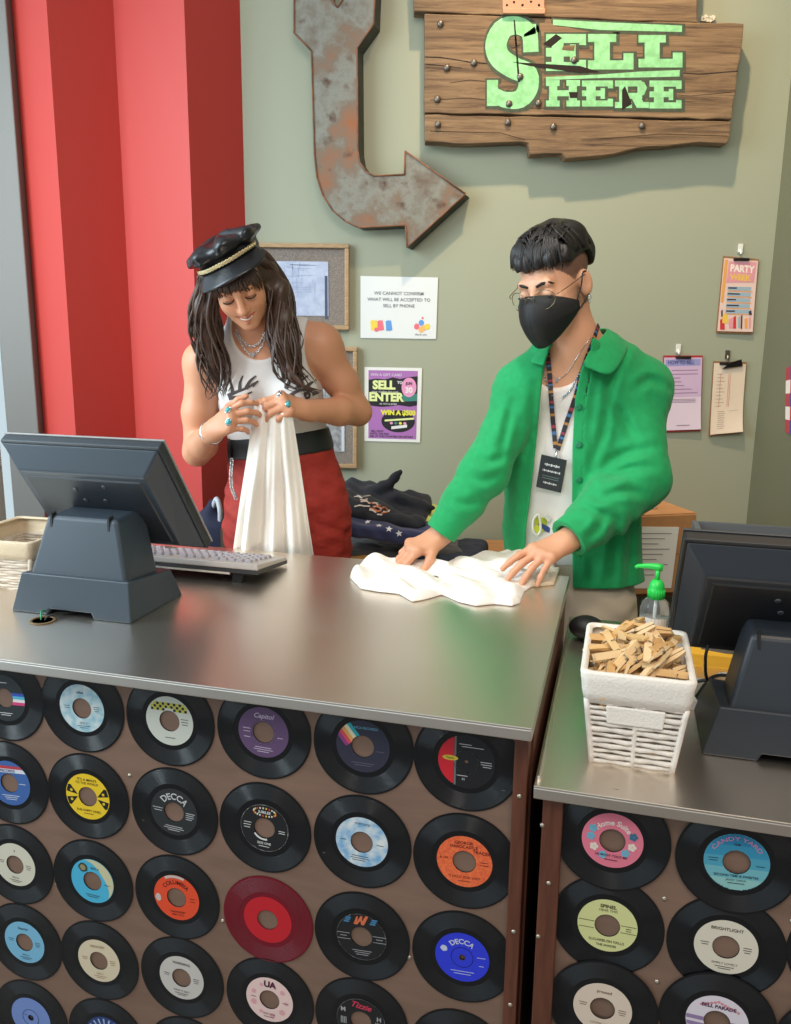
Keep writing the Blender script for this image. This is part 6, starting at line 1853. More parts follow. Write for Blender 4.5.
for i in range(30):   # fringe
    s = -1 + 2 * i / 29.0; x = .066 * s; z1 = .018 + .016 * s * s * 0 + r2.uniform(-.006, .006) - .028 * abs(s) ** 2.2
    b.tube(spline([Pw(x * .75, .066, .066), Pw(x * .93, .088 - .018 * s * s, .052), Pw(x * 1.03 + r2.uniform(-.004, .004), .1005 - .030 * s * s, .036), Pw(x * 1.06 + r2.uniform(-.008, .008), .097 - .036 * s * s, z1)], 10), [.0042, .0048, .0052, .0054, .0052, .0048, .0042, .0034, .0022, .0008], 6)
part(woman, b, 'hair_strands', M_hairdark)

# leather cap
Rc = Rw @ np.array(Matrix.Rotation(math.radians(14), 3, 'Y')) @ np.array(Matrix.Rotation(math.radians(19), 3, 'X'))
Hc = Pw(.004, -.012, .066)
Pc = lambda x, y, z: Hc + Rc @ np.array((x, y, z))
CF = Field(Hc - .19, Hc + .19, .003)
CF.add(ell(Pc(0, -.010, .030), (.104, .105, .019), Rc)); CF.add(ell(Pc(0, .044, .036), (.080, .052, .018), Rc), .03)
CF.add(ell(Pc(0, 0, .004), (.084, .087, .054), Rc), .010)
X, Y, Z = CF.coords()
q = [(X - Hc[0]) * Rc[0, i] + (Y - Hc[1]) * Rc[1, i] + (Z - Hc[2]) * Rc[2, i] for i in range(3)]
CF.d = np.maximum(CF.d, -.012 - q[2]).astype(np.float32)
ang = np.arctan2(q[0], q[1])
CF.d += (.0045 * np.sin(ang * 8 + .6) * np.clip((q[2] - .012) / .03, 0, 1) + .0025 * wob(X, Y, Z, 55, 2) + .003 * np.exp(-(np.minimum(np.abs(np.mod(ang, PI / 4)), np.abs(np.mod(ang, PI / 4) - PI / 4)) / .03) ** 2) * np.clip((q[2] - .02) / .03, 0, 1)).astype(np.float32)
capo = field_obj(CF, 'leather_cap', M_leather, woman, WF)
b = MB()
def vis(u_, v_):
    a = math.radians(-74 + 148 * u_); e = math.cos(a) ** 0.7
    r = .0835 + .042 * v_ * e
    return tuple(Pc(r * math.sin(a), r * math.cos(a) * 1.02 + .002, -.006 - .034 * v_ * e - .016 * v_ * e * (math.sin(a) ** 2)))
b.grid(vis, 30, 8); v_o = b.build('visor', M_leather, solid=.004); v_o.data.transform(Matrix.Translation(-Vector(WF))); v_o.parent = capo
b = MB()
n_ = 46
for i in range(n_):
    a = math.radians(-70 + 140 * i / (n_ - 1)); c_ = Pc(.0905 * math.sin(a), .0930 * math.cos(a) * 1.02, .002 + .004 * (1 - math.cos(a)))
    tdir = Rc @ np.array((math.cos(a), -math.sin(a), 0)); od = Rc[:, 2]
    b.tube([c_ + tdir * .0044 * math.cos(t) + od * .0046 * math.sin(t + (.6 if i % 2 else -.6)) for t in np.linspace(0, 2 * PI, 9)], .0015, 5, caps=False)
c_o = b.build('cap_chain', M_gold); c_o.data.transform(Matrix.Translation(-Vector(WF))); c_o.parent = capo
# necklaces
b = MB()
for px in ([(237, 330), (243, 341), (251, 346), (259, 343), (264, 333)], [(236, 333), (244, 348), (252, 355), (260, 349), (266, 334)]):
    P_, N_ = surf_path([woman], px, 26, .0016)
    for i, p in enumerate(P_): b.tube([p + np.array((.0022 * math.cos(t), .001 * math.sin(t) * (i % 2), .0026 * math.sin(t))) for t in np.linspace(0, 2 * PI, 8)], .0010, 5, caps=False)
p, nn = surf([woman, tank], 253, 353, .004)
b.add([p + np.array(v) for v in ((0, -.002, -.014), (.006, -.002, -.004), (.0035, -.002, .004), (0, -.002, .0), (-.0035, -.002, .004), (-.006, -.002, -.004), (0, 0, -.014), (.006, 0, -.004), (.0035, 0, .004), (0, 0, .0), (-.0035, 0, .004), (-.006, 0, -.004))], [(5, 4, 3, 2, 1, 0), (6, 7, 8, 9, 10, 11)] + [(i, (i + 1) % 6, 6 + (i + 1) % 6, 6 + i) for i in range(6)])
part(woman, b, 'necklace', M_silver)
# bracelet and rings
b = MB(); ax = _nrm(wrR - mR); c_ = wrR - ax * .018; u1 = _nrm(np.cross(ax, (0, 0, 1))); u2 = np.cross(ax, u1)
b.lathe([(.0295, -.009), (.0325, -.0085), (.0335, 0), (.0325, .0085), (.0295, .009)], 32, fn=lambda x, y, h: c_ + u1 * x + u2 * y + ax * h, close=True)
part(woman, b, 'bracelet', M_silver)
def ring(u, v, stone):
    p, nn = surf([woman], u, v, .001)
    if p is None: return
    b = MB(); b.lathe([(0.0, .0045), (.0035, .004), (.0058, .002), (.0062, 0), (.0066, -.002)], 14, 1, fn=lambda x, y, h: p + _nrm(np.cross(nn, (.3, .1, .9))) * x + _nrm(np.cross(nn, np.cross(nn, (.3, .1, .9)))) * y * 1.3 + nn * h)
    b.lathe([(.0068, 0), (.0078, .0008), (.0078, -.003)], 14, 0, fn=lambda x, y, h: p + _nrm(np.cross(nn, (.3, .1, .9))) * x + _nrm(np.cross(nn, np.cross(nn, (.3, .1, .9)))) * y * 1.3 + nn * h)
    part(woman, b, 'ring', [M_silver, stone])
ring(228, 410, M_turq); ring(228.5, 422, M_turq); ring(288, 404, M_turq); ring(279, 394, M_silver)

# the white garment she holds up
b = MB()
pa, pb_ = (tipsWR[0] + tipsWR[1] + tipsWR[4]) / 3, U(292, 417, 2.185)
bl, br_ = U(226, 580, 2.20), U(318, 580, 2.22)
def gar(s, t):
    top = pa * (1 - s) + pb_ * s + np.array((0, 0, -.010 * math.sin(PI * s) + .012))
    bt = bl * (1 - s) + br_ * s
    k = t ** .85
    p = top * (1 - k) + bt * k
    sag = .02 * math.sin(PI * s) * math.sin(PI * min(1, t * 2.5)) 
    fold = math.sin(s * 21 + .6) + .5 * math.sin(s * 37 + 2 + 1.5 * t)
    return (p[0] + .006 * t * math.sin(s * 17 + 1), p[1] + (.004 + .017 * t) * fold * .9 + .004 * math.sin(9 * t + 6 * s), p[2] - sag)
b.grid(gar, 90, 40)
go = b.build('white_garment', mat('thin_white_cotton', rgb(236, 230, 222), 0.75, sss=0.1), solid=.004, subsurf=1)
tag(go, 'white garment hanging in folds from the raised hands in front of red trousers', 'garment')
# ================================================================== the man
M_mskin = skinmat('light_tan_skin', rgb(214, 160, 128))
M_hairblack = mat('black_hair', rgb(22, 18, 17), 0.45, var=0.4, scale=60, stretch=(8, 8, 1))
M_cardigan = mat('green_fleece', rgb(14, 152, 86), 0.85, var=0.05, scale=60, sheen=0.12, bump=0.12, bscale=700)
M_shirt = mat('white_jersey', rgb(232, 226, 222), 0.8, bump=0.05, scale=60, bscale=400)
M_cream = mat('cream_twill', rgb(214, 200, 178), 0.8, bump=0.1, scale=50, bscale=400)
M_mask = mat('black_mask_fabric', rgb(16, 17, 18), 0.6, bump=0.08, scale=60, bscale=800)
Rm = face_frame((-.65, -.76), 19, 4)
SM = 1.0
eyes = U(535.5, 295.5, 1.975)
Hm = eyes - Rm @ (np.array((0, .088, 0.0)) * SM)
MF = np.array((0.47, 2.17, 0.0))
FM = Field((-.02, 1.74, 0.66), (0.86, 2.44, 1.78), 0.0028)
tf = _nrm((-.20, -.98, 0)); sd_ = _nrm((.98, -.20, 0))
mh, mw, mr, mu = U(572, 600, 2.19), U(569, 530, 2.18), U(574, 455, 2.17), U(580, 400, 2.15)
chain(FM, [mh + (0, 0, -.12), mh, mw, mr, mu], [.150, .150, .132, .142, .118], .05, (tf, .68))
shMR, shML = U(526, 390, 2.12), U(639, 389, 2.17)
FM.add(cap(shMR, shML, .048, .048), .06)
Pm = lambda x, y, z: Hm + Rm @ (np.array((x, y, z)) * SM)
nbm = U(577, 372, 2.12); hbm = Pm(0, -.040, -.060)
FM.add(cap(nbm, hbm, .056, .052), .03)
for q in (U(545, 372, 2.12), U(617, 366, 2.15)): FM.add(cap(q, (nbm + hbm) / 2, .044, .036), .05)
TM = FM.copy()
head(FM, Hm, Rm, SM, male=True)
elMR, elML = U(484, 472, 2.09), U(641, 479, 2.07)
wrMR, wrML = U(438, 537, 2.07), U(565, 542, 1.935)
for a, e, wv in ((shMR, elMR, wrMR), (shML, elML, wrML)):
    FM.add(cap(a, e, .046, .038), .02); m_ = e * .62 + wv * .38
    FM.add(cap(e, m_, .038, .039), .02); FM.add(cap(m_, wv, .039, .0275), .015)
tgL = Zp(503, 574, .925); tgR = Zp(394, 556, .915)
dL = _nrm(tgL - wrML); dR = _nrm(tgR - wrMR)
tipsML = hand(FM, wrML, dL, (-.15, -.45, .85), False, 1.02, ((8, 16, 10), (12, 18, 10), (18, 20, 12), (24, 22, 14)), splay=(9, 2, -5, -12), thumb=((.50, .80, -.30), (.28, .92, -.30), (.15, .95, -.30)))
tipsMR = hand(FM, wrMR, dR, (-.25, -.30, .92), True, 1.0, ((22, 34, 22), (24, 36, 24), (28, 38, 24), (32, 40, 26)), thumb=((.62, .75, -.35), (.30, .85, -.45), (.10, .90, -.45)))
def tint_m(V):
    q = (V - Hm) @ Rm / SM
    c = np.ones((len(V), 3)); near = np.linalg.norm(V - Hm, axis=1) < .21
    # close-cropped fade above and behind the ears
    side = near & (q[:, 2] > .004 + .9 * np.clip(q[:, 1] - .012, 0, 1)) & (q[:, 1] < .062) & ((np.abs(q[:, 0]) > .045) | (q[:, 1] < -.05)) & (np.linalg.norm(q - np.array((.0765, -.01, -.006)), axis=1) > .032) & (np.linalg.norm(q - np.array((-.0765, -.01, -.006)), axis=1) > .032)
    k = np.clip((q[:, 2] + .010) / .036, 0, 1)[:, None]
    c[side] = (c * (1 - k) * .72 + k * np.array((.22, .21, .22)))[side]
    back_ = near & (q[:, 1] < -.03) & (q[:, 2] > -.06)
    c[back_] = np.minimum(c[back_], .30)
    hand_ = V[:, 2] < 1.02
    c[hand_] *= (1.0, .94, .90)
    return c
man = field_obj(FM, 'person', M_mskin, origin=MF, tint=tint_m)
man.location = MF
tag(man, 'person in green cardigan, black face mask and round glasses folding a white shirt', 'person')
# white shirt
TS = TM.copy(); TS.d -= .006
TS.sub(ell(U(560, 353, 2.04), (.070, .10, .092)), .008); TS.sub(ell(U(574, 330, 2.12), (.080, .13, .085)), .01)
X, Y, Z = TS.coords()
TS.d = np.maximum(TS.d, (mw[2] - .075 - Z) + 0 * X + 0 * Y); TS.d = np.maximum(TS.d, Z - (nbm[2] + .035) + 0 * X + 0 * Y)
TS.d += (.003 * wob(X, Y, Z, 36, 1.7)).astype(np.float32)
shirt = field_obj(TS, 'white_undershirt', M_shirt, man, MF)
# trousers and shoes
PM = Field((.16, 1.92, .04), (.80, 2.46, 1.12), 0.005)
chain(PM, [mh + (0, 0, -.10), mh, mw + (0, 0, -.03)], [.160, .160, .141], .04, (tf, .70))
for s in (-1, 1):
    hp = np.array((mh[0], 2.19, mh[2] - .12)) + sd_ * s * .085; kn = np.array((mh[0] + s * .10, 2.20, .48)); an = np.array((mh[0] + s * .11, 2.22, .09))
    PM.add(cap(hp, kn, .100, .080), .05); PM.add(cap(kn, an, .080, .072), .03)
X, Y, Z = PM.coords()
PM.d = np.maximum(PM.d, Z - (mw[2] - .052) + 0 * X + 0 * Y); PM.d = np.maximum(PM.d, .07 - Z + 0 * X + 0 * Y)
PM.d += (.005 * wob(X, Y, Z * 1.5, 34, .9)).astype(np.float32)
mpants = field_obj(PM, 'trousers', M_cream, man, MF)
for s in (-1, 1):
    Fs = Field((-.2, -.2, -.01), (.2, .2, .14), .005); Fs.add(cap((0, .05, .038), (0, -.11, .030), .047, .038), 0); Fs.add(cap((0, .05, .04), (0, .05, .10), .047, .05), .03)
    X, Y, Z = Fs.coords(); Fs.d = np.maximum(Fs.d, .002 - Z + 0 * X + 0 * Y)
    o = field_obj(Fs, 'shoe', mat('white_trainer', rgb(215, 212, 205), .6) if s < 0 else bpy.data.materials['white_trainer'], man); o.location = (mh[0] + s * .11 - MF[0], .03, 0)
# cardigan: loose body and sleeves, open at the front
CG = TM.copy(); CG.d -= .020
hem_z = U(600, 590, 2.04)[2]
CG.add(cap(mw + (.010, 0, .0), mh + (0.022, 0, -.08), .160, .184, (tf, .70)), .05); CG.add(cap(mr, mw, .162, .158, (tf, .70)), .05)
for a, e, wv, r0, r1, r2, r3 in ((shMR, elMR, wrMR, .060, .057, .054, .043), (shML, elML, wrML, .066, .069, .068, .052)):
    CG.add(ell(a, (r0, r0, r0)), .05); CG.add(cap(a, e, r0, r1), .045); m_ = e * .55 + wv * .45; CG.add(cap(e, m_, r1, r2), .03); CG.add(cap(m_, wv - _nrm(wv - e) * .018, r2, r3), .02)
X, Y, Z = CG.coords()
CG.d += (.0035 * wob(X, Y, Z * .35, 38, .5) + .0012 * wob(X, Y, Z, 80, 2.5)).astype(np.float32)
def crease(F, lns, sig, amp):
    """folds pressed into the cloth along lines that run over its camera-side surface"""
    I = np.argwhere(np.abs(F.d) < .025)
    Wp = F.lo + I * F.h; c_ = (Wp - CAM_C) @ CAM_M
    u = CX + FOCAL * c_[:, 0] / -c_[:, 2]; v = CY - FOCAL * c_[:, 1] / -c_[:, 2]
    acc = np.zeros(len(I))
    for ln in lns:
        k = 1.0
        if len(ln[0]) == 3: k, ln = ln[0][0], [ln[0][1:]] + list(ln[1:])
        S_ = spline([(a_, b2, 0) for a_, b2 in ln], 12)
        dm = np.full(len(I), 1e9); tt = np.zeros(len(I))
        for i_ in range(11):
            p, q2 = S_[i_], S_[i_ + 1]; ex, ey = q2[0] - p[0], q2[1] - p[1]
            h = np.clip(((u - p[0]) * ex + (v - p[1]) * ey) / (ex * ex + ey * ey + 1e-9), 0, 1)
            dq = (u - p[0] - ex * h) ** 2 + (v - p[1] - ey * h) ** 2
            m_ = dq < dm; dm[m_] = dq[m_]; tt[m_] = (i_ + h[m_]) / 11
        dpx = np.sqrt(dm); env = np.sin(np.clip(tt, 0.04, .96) * PI) ** .6
        acc += k * env * (np.exp(-(dpx / sig) ** 2) - .55 * np.exp(-((dpx - 2.1 * sig) / sig) ** 2))
    F.d[tuple(I.T)] += (amp * acc).astype(np.float32)
crease(CG, [[(628, 344), (614, 374), (606, 410), (602, 452)], [(667, 388), (650, 380), (636, 388)], [(607, 462), (630, 452), (656, 447)], [(604, 480), (628, 470), (654, 468)], [(598, 498), (622, 492), (646, 494)],
            [(580, 505), (596, 512), (618, 520)], [(585, 540), (596, 530), (604, 516)], [(612, 400), (625, 420), (634, 440)], [(1.2, 590, 470), (600, 440), (604, 420)], [(1, 618, 520), (614, 550), (612, 588)], [(1, 632, 505), (630, 545), (628, 588)], [(.8, 592, 560), (591, 590)],
            [(515, 395), (508, 425), (500, 455)], [(476, 455), (490, 462), (506, 456)], [(466, 474), (484, 480), (500, 474)], [(452, 500), (468, 504), (484, 498)], [(.8, 522, 400), (517, 450), (508, 520)], [(.8, 535, 385), (530, 430), (520, 500)], [(.7, 596, 385), (592, 430), (590, 470)]], 4.2, .0062)
# sleeve ends square off
for e, wv, cut in ((elMR, wrMR, .012), (elML, wrML, .012)):
    ax = _nrm(wv - e); pz = wv - ax * cut
    near_ = ((X - wv[0]) ** 2 + (Y - wv[1]) ** 2 + (Z - wv[2]) ** 2) < .012
    pl = (X - pz[0]) * ax[0] + (Y - pz[1]) * ax[1] + (Z - pz[2]) * ax[2]
    CG.d = np.where(near_, np.maximum(CG.d, pl), CG.d)
    hol = cap(pz - ax * .03, pz + ax * .05, .035, .038); CG.sub(hol, .003)
CG.d = np.maximum(CG.d, (hem_z - .004 - Z) + 0 * X + 0 * Y)
# front opening between the two placket edges
eL = [(548, 352), (543, 372), (540, 400), (535, 450), (529, 500), (524, 540), (522, 580), (521, 610)]
eR = [(590, 352), (581, 368), (575, 400), (572.5, 450), (572, 500), (572.5, 560), (573, 590), (573, 610)]
def edge(px):
    P_ = [U(u, v, 2.045) for u, v in px]; return [p[2] for p in P_][::-1], [(p - mr).dot(sd_) for p in P_][::-1]
zl, al = edge(eL); zr, ar_ = edge(eR)
zz = Z.ravel(); AL = np.interp(zz, zl, al)[None, None, :]; AR = np.interp(zz, zr, ar_)[None, None, :]
A = (X - mr[0]) * sd_[0] + (Y - mr[1]) * sd_[1] + 0 * Z
Fr = (X - mr[0]) * tf[0] + (Y - mr[1]) * tf[1] + 0 * Z
far = ((X - wrML[0]) ** 2 + (Y - wrML[1]) ** 2 + (Z - wrML[2]) ** 2 > 0)
# keep the near sleeve: only the body front layer opens
armd = np.minimum(cap(elML, wrML, .071, .052)[0](X, Y, Z), cap(elMR, wrMR, .06, .045)[0](X, Y, Z)) - .006
slot = np.maximum(np.maximum(AL - A, A - AR), -(Fr - .01)); slot = np.maximum(slot, -armd)
CG.d = np.maximum(CG.d, -slot).astype(np.float32)
# neck hole and placket grooves
CG.sub(cap(nbm + (0, 0.0, -.03), hbm + (0, 0, .02), .066, .064), .01); CG.sub(cap(nbm + (.004, .0, .055), hbm + (0, 0, .06), .075, .11), .012)
for off in (.024,):
    g1 = np.maximum(np.abs(A - AR - off) - .0012, -(Fr - .02)); g1 = np.maximum(g1, -armd)
    CG.d = np.maximum(CG.d, np.where(np.abs(CG.d) < .003, -g1, -1)).astype(np.float32)
card = field_obj(CG, 'green_cardigan', M_cardigan, man, MF, smooth=2)
# collar leaves
def colstrip(pts_in, pts_out, n=40):
    a, b_ = spline(pts_in, n), spline(pts_out, n); b = MB()
    def fn(s, t):
        i = min(int(round(s * (n - 1))), n - 1); p = a[i] * (1 - t) + b_[i] * t
        return p + np.array((0, 0, .006 * math.sin(PI * t)))
    b.grid(fn, n, 7); return b
b = colstrip([U(583, 364, 2.020), U(590, 350, 2.030), U(602, 336, 2.065), U(606, 329, 2.12), U(592, 330, 2.20), U(566, 337, 2.16), U(552, 345, 2.055), U(548, 354, 2.035)],
             [U(585, 367, 2.018), U(611, 374, 2.020), U(627, 350, 2.085), U(622, 344, 2.21), U(580, 350, 2.25), U(540, 354, 2.15), U(531, 362, 2.06), U(544, 366, 2.030)])
co = b.build('collar', M_cardigan, solid=.006, subsurf=1); co.data.transform(Matrix.Translation(-Vector(MF))); co.parent = card
for u, v in ((579, 407), (579, 445), (579, 480)):
    p, nn = surf([card], u, v, .0)
    if p is None: continue
    e1 = _nrm(np.cross(nn, (0, 0, 1))); e2 = np.cross(nn, e1); b = MB()
    b.lathe([(0, .0042), (.003, .0036), (.0055, .0044), (.0075, .0036), (.0082, .001), (.0082, -.002)], 16, fn=lambda x, y, h: p + e1 * x + e2 * y + nn * h)
    bo = b.build('button', mat('green_button', rgb(20, 120, 78), .35) if 'green_button' not in bpy.data.materials else bpy.data.materials['green_button']); bo.data.transform(Matrix.Translation(-Vector(MF))); bo.parent = card

# hair on top, fringe, faded sides come from the scalp
HM = Field(Hm - .20, Hm + .20, .003)
HM.add(ell(Pm(0, -.012, .064), np.array((.080, .098, .066)) * SM, Rm)); HM.add(ell(Pm(0, .054, .070), np.array((.058, .030, .026)) * SM, Rm), .03); HM.add(ell(Pm(0, -.025, .104), np.array((.058, .066, .034)) * SM, Rm), .03)
HM.add(ell(Pm(0, -.060, .050), np.array((.076, .062, .064)) * SM, Rm), .02); HM.add(ell(Pm(0, -.050, .092), np.array((.066, .058, .040)) * SM, Rm), .02)
X, Y, Z = HM.coords(); q = [((X - Hm[0]) * Rm[0, i] + (Y - Hm[1]) * Rm[1, i] + (Z - Hm[2]) * Rm[2, i]) / SM for i in range(3)]
low = .060 - .004 * np.clip(q[1] / .09, -1, 1) + .0 * q[0] - .05 * np.clip((-q[1] - .045) / .04, 0, 1)
HM.d = np.maximum(HM.d, (low - q[2]) * SM)
HM.d += (.0030 * np.sin(q[0] * 210 + 25 * q[1]) * np.clip(q[1] * 12 + .6, 0, 1) + .003 * wob(X, Y, Z, 70, 1)).astype(np.float32)
mhair = field_obj(HM, 'hair', M_hairblack, man, MF)
b = MB(); r3 = np.random.RandomState(9)
for i in range(64):
    s = r3.uniform(-1, 1); x = .064 * s
    z1 = .066 + r3.uniform(-.014, .004) + .006 * s
    b.tube(spline([Pm(x * .55, r3.uniform(-.02, .01), .136), Pm(x * .85, .045, .123 - .012 * s * s), Pm(x * 1.0, .078 - .020 * s * s, .096), Pm(x * 1.04 + r3.uniform(-.006, .006), .0905 - .027 * s * s, z1)], 9), [.0028, .0042, .0050, .0052, .0050, .0044, .0036, .0024, .0006], 5)
for i in range(50):
    a = r3.uniform(0, 2 * PI); rr = r3.uniform(.2, .95)
    p0 = Pm(.060 * rr * math.cos(a), -.01 + .075 * rr * math.sin(a), .138 - .030 * rr * rr)
    b.tube([p0, p0 + Rm @ np.array((r3.uniform(-.012, .012), .018, .004)), p0 + Rm @ np.array((r3.uniform(-.02, .02), .036, -.006))], [.003, .003, .0006], 5)
for i in range(70):
    sx = r3.choice([-1, 1]); t0 = r3.uniform(-.050, .045); f_ = 1 - 2.2 * abs(t0) ** 1.3
    b.tube(spline([Pm(sx * .026, t0 * .7 - .015, .137), Pm(sx * .052 * f_, t0 - .010, .122), Pm(sx * .0720 * f_, t0 - .012, .096), Pm(sx * .0785 * f_, t0 - .014, .070)], 8), [.002, .0030, .0034, .0034, .0032, .0028, .002, .0006], 5)
part(man, b, 'hair_strands', M_hairblack)
b = MB()
for s in (-1, 1):
    b.tube([Pm(s * x, y, z) for x, y, z in ((.011, .0960, .0205), (.026, .0950, .0262), (.041, .0880, .0262), (.050, .080, .021))], [.0030, .0040, .0034, .001], 6, flat=(Rm[:, 1], .5))
part(man, b, 'eyebrows', M_hairblack)
b = MB()
for s in (-1, 1): b.tube([Pm(s * (.031 + .0145 * math.cos(a)), .0940 - .0040 * abs(math.cos(a)) ** 2, -.0015 - .0050 * math.sin(a)) for a in np.linspace(PI * .05, PI * .95, 10)], .0020, 5)
part(man, b, 'eyelashes', M_hairblack)

# mask: boat shaped, centre ridge, folded edges
b = MB()
def mk(u_, v_):
    s = 2 * u_ - 1; a = abs(s)
    zt = .003 - .036 * a ** 2.4; zb = -.120 + .056 * a ** 2.0
    z = zt * (1 - v_) + zb * v_
    ridge = .101 + .033 * math.sin(PI * min(1, v_ * .90 + .05)) ** .8 - .002 * v_
    if v_ < .12: ridge = .105 + (ridge - .105) * v_ / .12
    side = .038 + .002 * v_
    y = ridge + (side - ridge) * a ** 2.0
    x = s * (.0790 - .012 * max(0, v_ - .55) * 2)
    return tuple(Pm(x, y, z))
b.grid(mk, 41, 25); mo = part(man, b, 'face_mask', M_mask, solid=.003)
b = MB(); b.tube([mk(.5, v_) + np.array(Rm[:, 1]) * .0012 for v_ in np.linspace(.06, .97, 20)], .0012, 5); b.tube([np.array(mk(u_, .5 + .10 * math.cos((u_ - .5) * PI * 2))) + np.array(Rm[:, 1]) * .001 for u_ in np.linspace(.10, .90, 30)], .0009, 5)
part(man, b, 'mask_seam', ink(30, 31, 33))
b = MB()
for s in (-1, 1):
    u_ = .5 + .485 * s
    for v_, pe in ((.10, (.076, .004, .022)), (.85, (.074, -.004, -.034))):
        b.tube(spline([mk(u_, v_), (np.array(mk(u_, v_)) * .45 + Pm(s * pe[0], pe[1], pe[2]) * .55) + Rm[:, 0] * s * .006, Pm(s * pe[0] + s * .006, pe[1], pe[2]), Pm(s * .080, -.024, pe[2] * .7)], 14), .0017, 6)
part(man, b, 'mask_strap', M_mask)
# glasses
b = MB()
M_wire = mat('gold_wire', rgb(150, 135, 110), .25, 1.0)
for s in (-1, 1):
    b.tube([Pm(s * .034 + .0235 * math.cos(t), .117 - .020 * ((s * .034 + .0235 * math.cos(t)) / .06) ** 2, -.006 + .0215 * math.sin(t)) for t in np.linspace(0, 2 * PI, 36)], .0011, 6, caps=False)
    b.tube(spline([Pm(s * .0572, .099, -.001), Pm(s * .070, .088, .004), Pm(s * .078, .040, .010), Pm(s * .080, -.004, .014), Pm(s * .080, -.022, -.004)], 20), .0011, 6)
    b.tube([Pm(s * .0105, .1160, -.004), Pm(s * .008, .106, -.008)], .0009, 5)
b.tube(spline([Pm(-.0108, .1165, -.002), Pm(0, .1185, .003), Pm(.0108, .1165, -.002)], 8), .0011, 6)
gl = part(man, b, 'glasses', M_wire)
b = MB()
for s in (-1, 1):
    ring_ = [tuple(Pm(s * .034 + .023 * math.cos(t), .117 - .020 * ((s * .034 + .0235 * math.cos(t)) / .06) ** 2, -.006 + .021 * math.sin(t))) for t in np.linspace(0, 2 * PI, 29)[:-1]]
    b.add(ring_, [tuple(range(28))])
lo_ = b.build('lens', M_glass, solid=.0012); lo_.data.transform(Matrix.Translation(-Vector(MF))); lo_.parent = gl
# earring
b = MB(); e0 = Pm(-.083, -.006, -.036)
b.tube([e0 + np.array((.004 * math.cos(t), 0, .005 * math.sin(t) - .004)) for t in np.linspace(0, 2 * PI, 12)], .0010, 5, caps=False); b.lathe([(0, .004), (.0034, 0), (0, -.006)], 6, fn=lambda x, y, h: e0 + np.array((x, y, h - .013)))
part(man, b, 'earring', M_silver)
# lanyard with badge
ob = [man, shirt, card]
b = MB(); cols = [0, 0, 1, 0, 2, 0, 0, 3, 0]
P1, N1 = surf_path([man, shirt], [(549, 346), (549, 362), (550, 385), (552.5, 412), (556, 448)], 46, .004); ribbon(b, P1, N1, .0115, .0015, cols)
P2, N2 = surf_path([man, shirt], [(597, 326), (591, 343), (584, 363), (576.5, 392), (566, 425), (558, 450)], 56, .004); ribbon(b, P2, N2, .0115, .0015, cols)
M_lan = ink(38, 34, 44)
part(man, b, 'lanyard', [M_lan, ink(150, 50, 70), ink(60, 110, 160), ink(170, 120, 60)])
p, nn = surf([shirt], 556.5, 456, .006)
b = MB(); b.tube([p + np.array((0, 0, .014)), p + np.array((0, -.002, 0)), p + np.array((.001, -.003, -.012))], .0028, 8); part(man, b, 'lanyard_clip', M_silver)
pc, nn = surf([shirt], 552, 473, .006)
xa = _nrm(np.cross((0, 0, 1), nn)) * -1; 
if xa[0] < 0: xa = -xa
ra = math.radians(-9); za = np.cross(nn, xa); za = za if za[2] > 0 else -za
xa, za = xa * math.cos(ra) + za * math.sin(ra), za * math.cos(ra) - xa * math.sin(ra)
def bd(x, y, h=0): return tuple(pc + xa * x + za * y + nn * h)
b = MB(); hw_, hh_ = .033, .044
b.prism([(-hw_, -hh_), (hw_, -hh_), (hw_, hh_), (-hw_, hh_)], -.001, .002, lambda x, y, d: bd(x, y, d)); bo = part(man, b, 'badge', ink(30, 36, 40, .25), bevel=.001)
b = MB()
for (x0, x1, yy, hgt, fr) in ((-.020, .020, .022, .0075, 5), (-.023, .023, .006, .006, 7), (-.016, .020, -.026, .006, 5)):
    n__ = fr * 2
    for k in range(n__):
        xa_ = x0 + (x1 - x0) * k / n__; wd_ = (x1 - x0) / n__ * (.78 if k % 3 else .5); hh = hgt * (.7 + .3 * math.sin(k * 2.1))
        b.add([bd(*q, .0026) for q in ((xa_, yy - hh / 2), (xa_ + wd_, yy - hh / 2 + .0006), (xa_ + wd_, yy + hh / 2), (xa_, yy + hh / 2))], [(0, 1, 2, 3)], 0)
for k in range(2): b.add([bd(*q, .0025) for q in ((-.022, -.007 - .006 * k), (.022, -.007 - .006 * k), (.022, -.009 - .006 * k), (-.022, -.009 - .006 * k))], [(0, 1, 2, 3)], 1)
bp_ = b.build('badge_print', [ink(225, 225, 225), ink(90, 110, 105)]); bp_.data.transform(Matrix.Translation(-Vector(MF))); bp_.parent = bo
# necklaces
b = MB()
for px, n_, rr in (([(547, 352), (548, 368), (556, 378), (566, 374), (580, 352), (590, 338)], 40, .0010),):
    P_, N_ = surf_path([man, shirt], px, n_, .0014); b.tube(P_, rr, 5)
pp, nn = surf([man, shirt], 557, 380, .002); b.box(pp, (.007, .004, .009))
part(man, b, 'fine_necklace', M_silver)
b = MB()
for px in ([(543.5, 356), (543, 368), (546, 382), (552, 395)], [(563, 397), (572, 388), (579, 374)], [(608, 327), (602, 338), (597, 348)], [(611, 330), (604, 342), (599, 350)]):
    P_, N_ = surf_path([man, shirt], px, 12, .003)
    for i, q_ in enumerate(P_): b.lathe([(0, .0034), (.0034, 0), (0, -.0034)], 8, i % 2, fn=lambda x, y, h: q_ + np.array((x, y, h)))
part(man, b, 'bead_necklace', [M_silver, ink(130, 175, 195)])
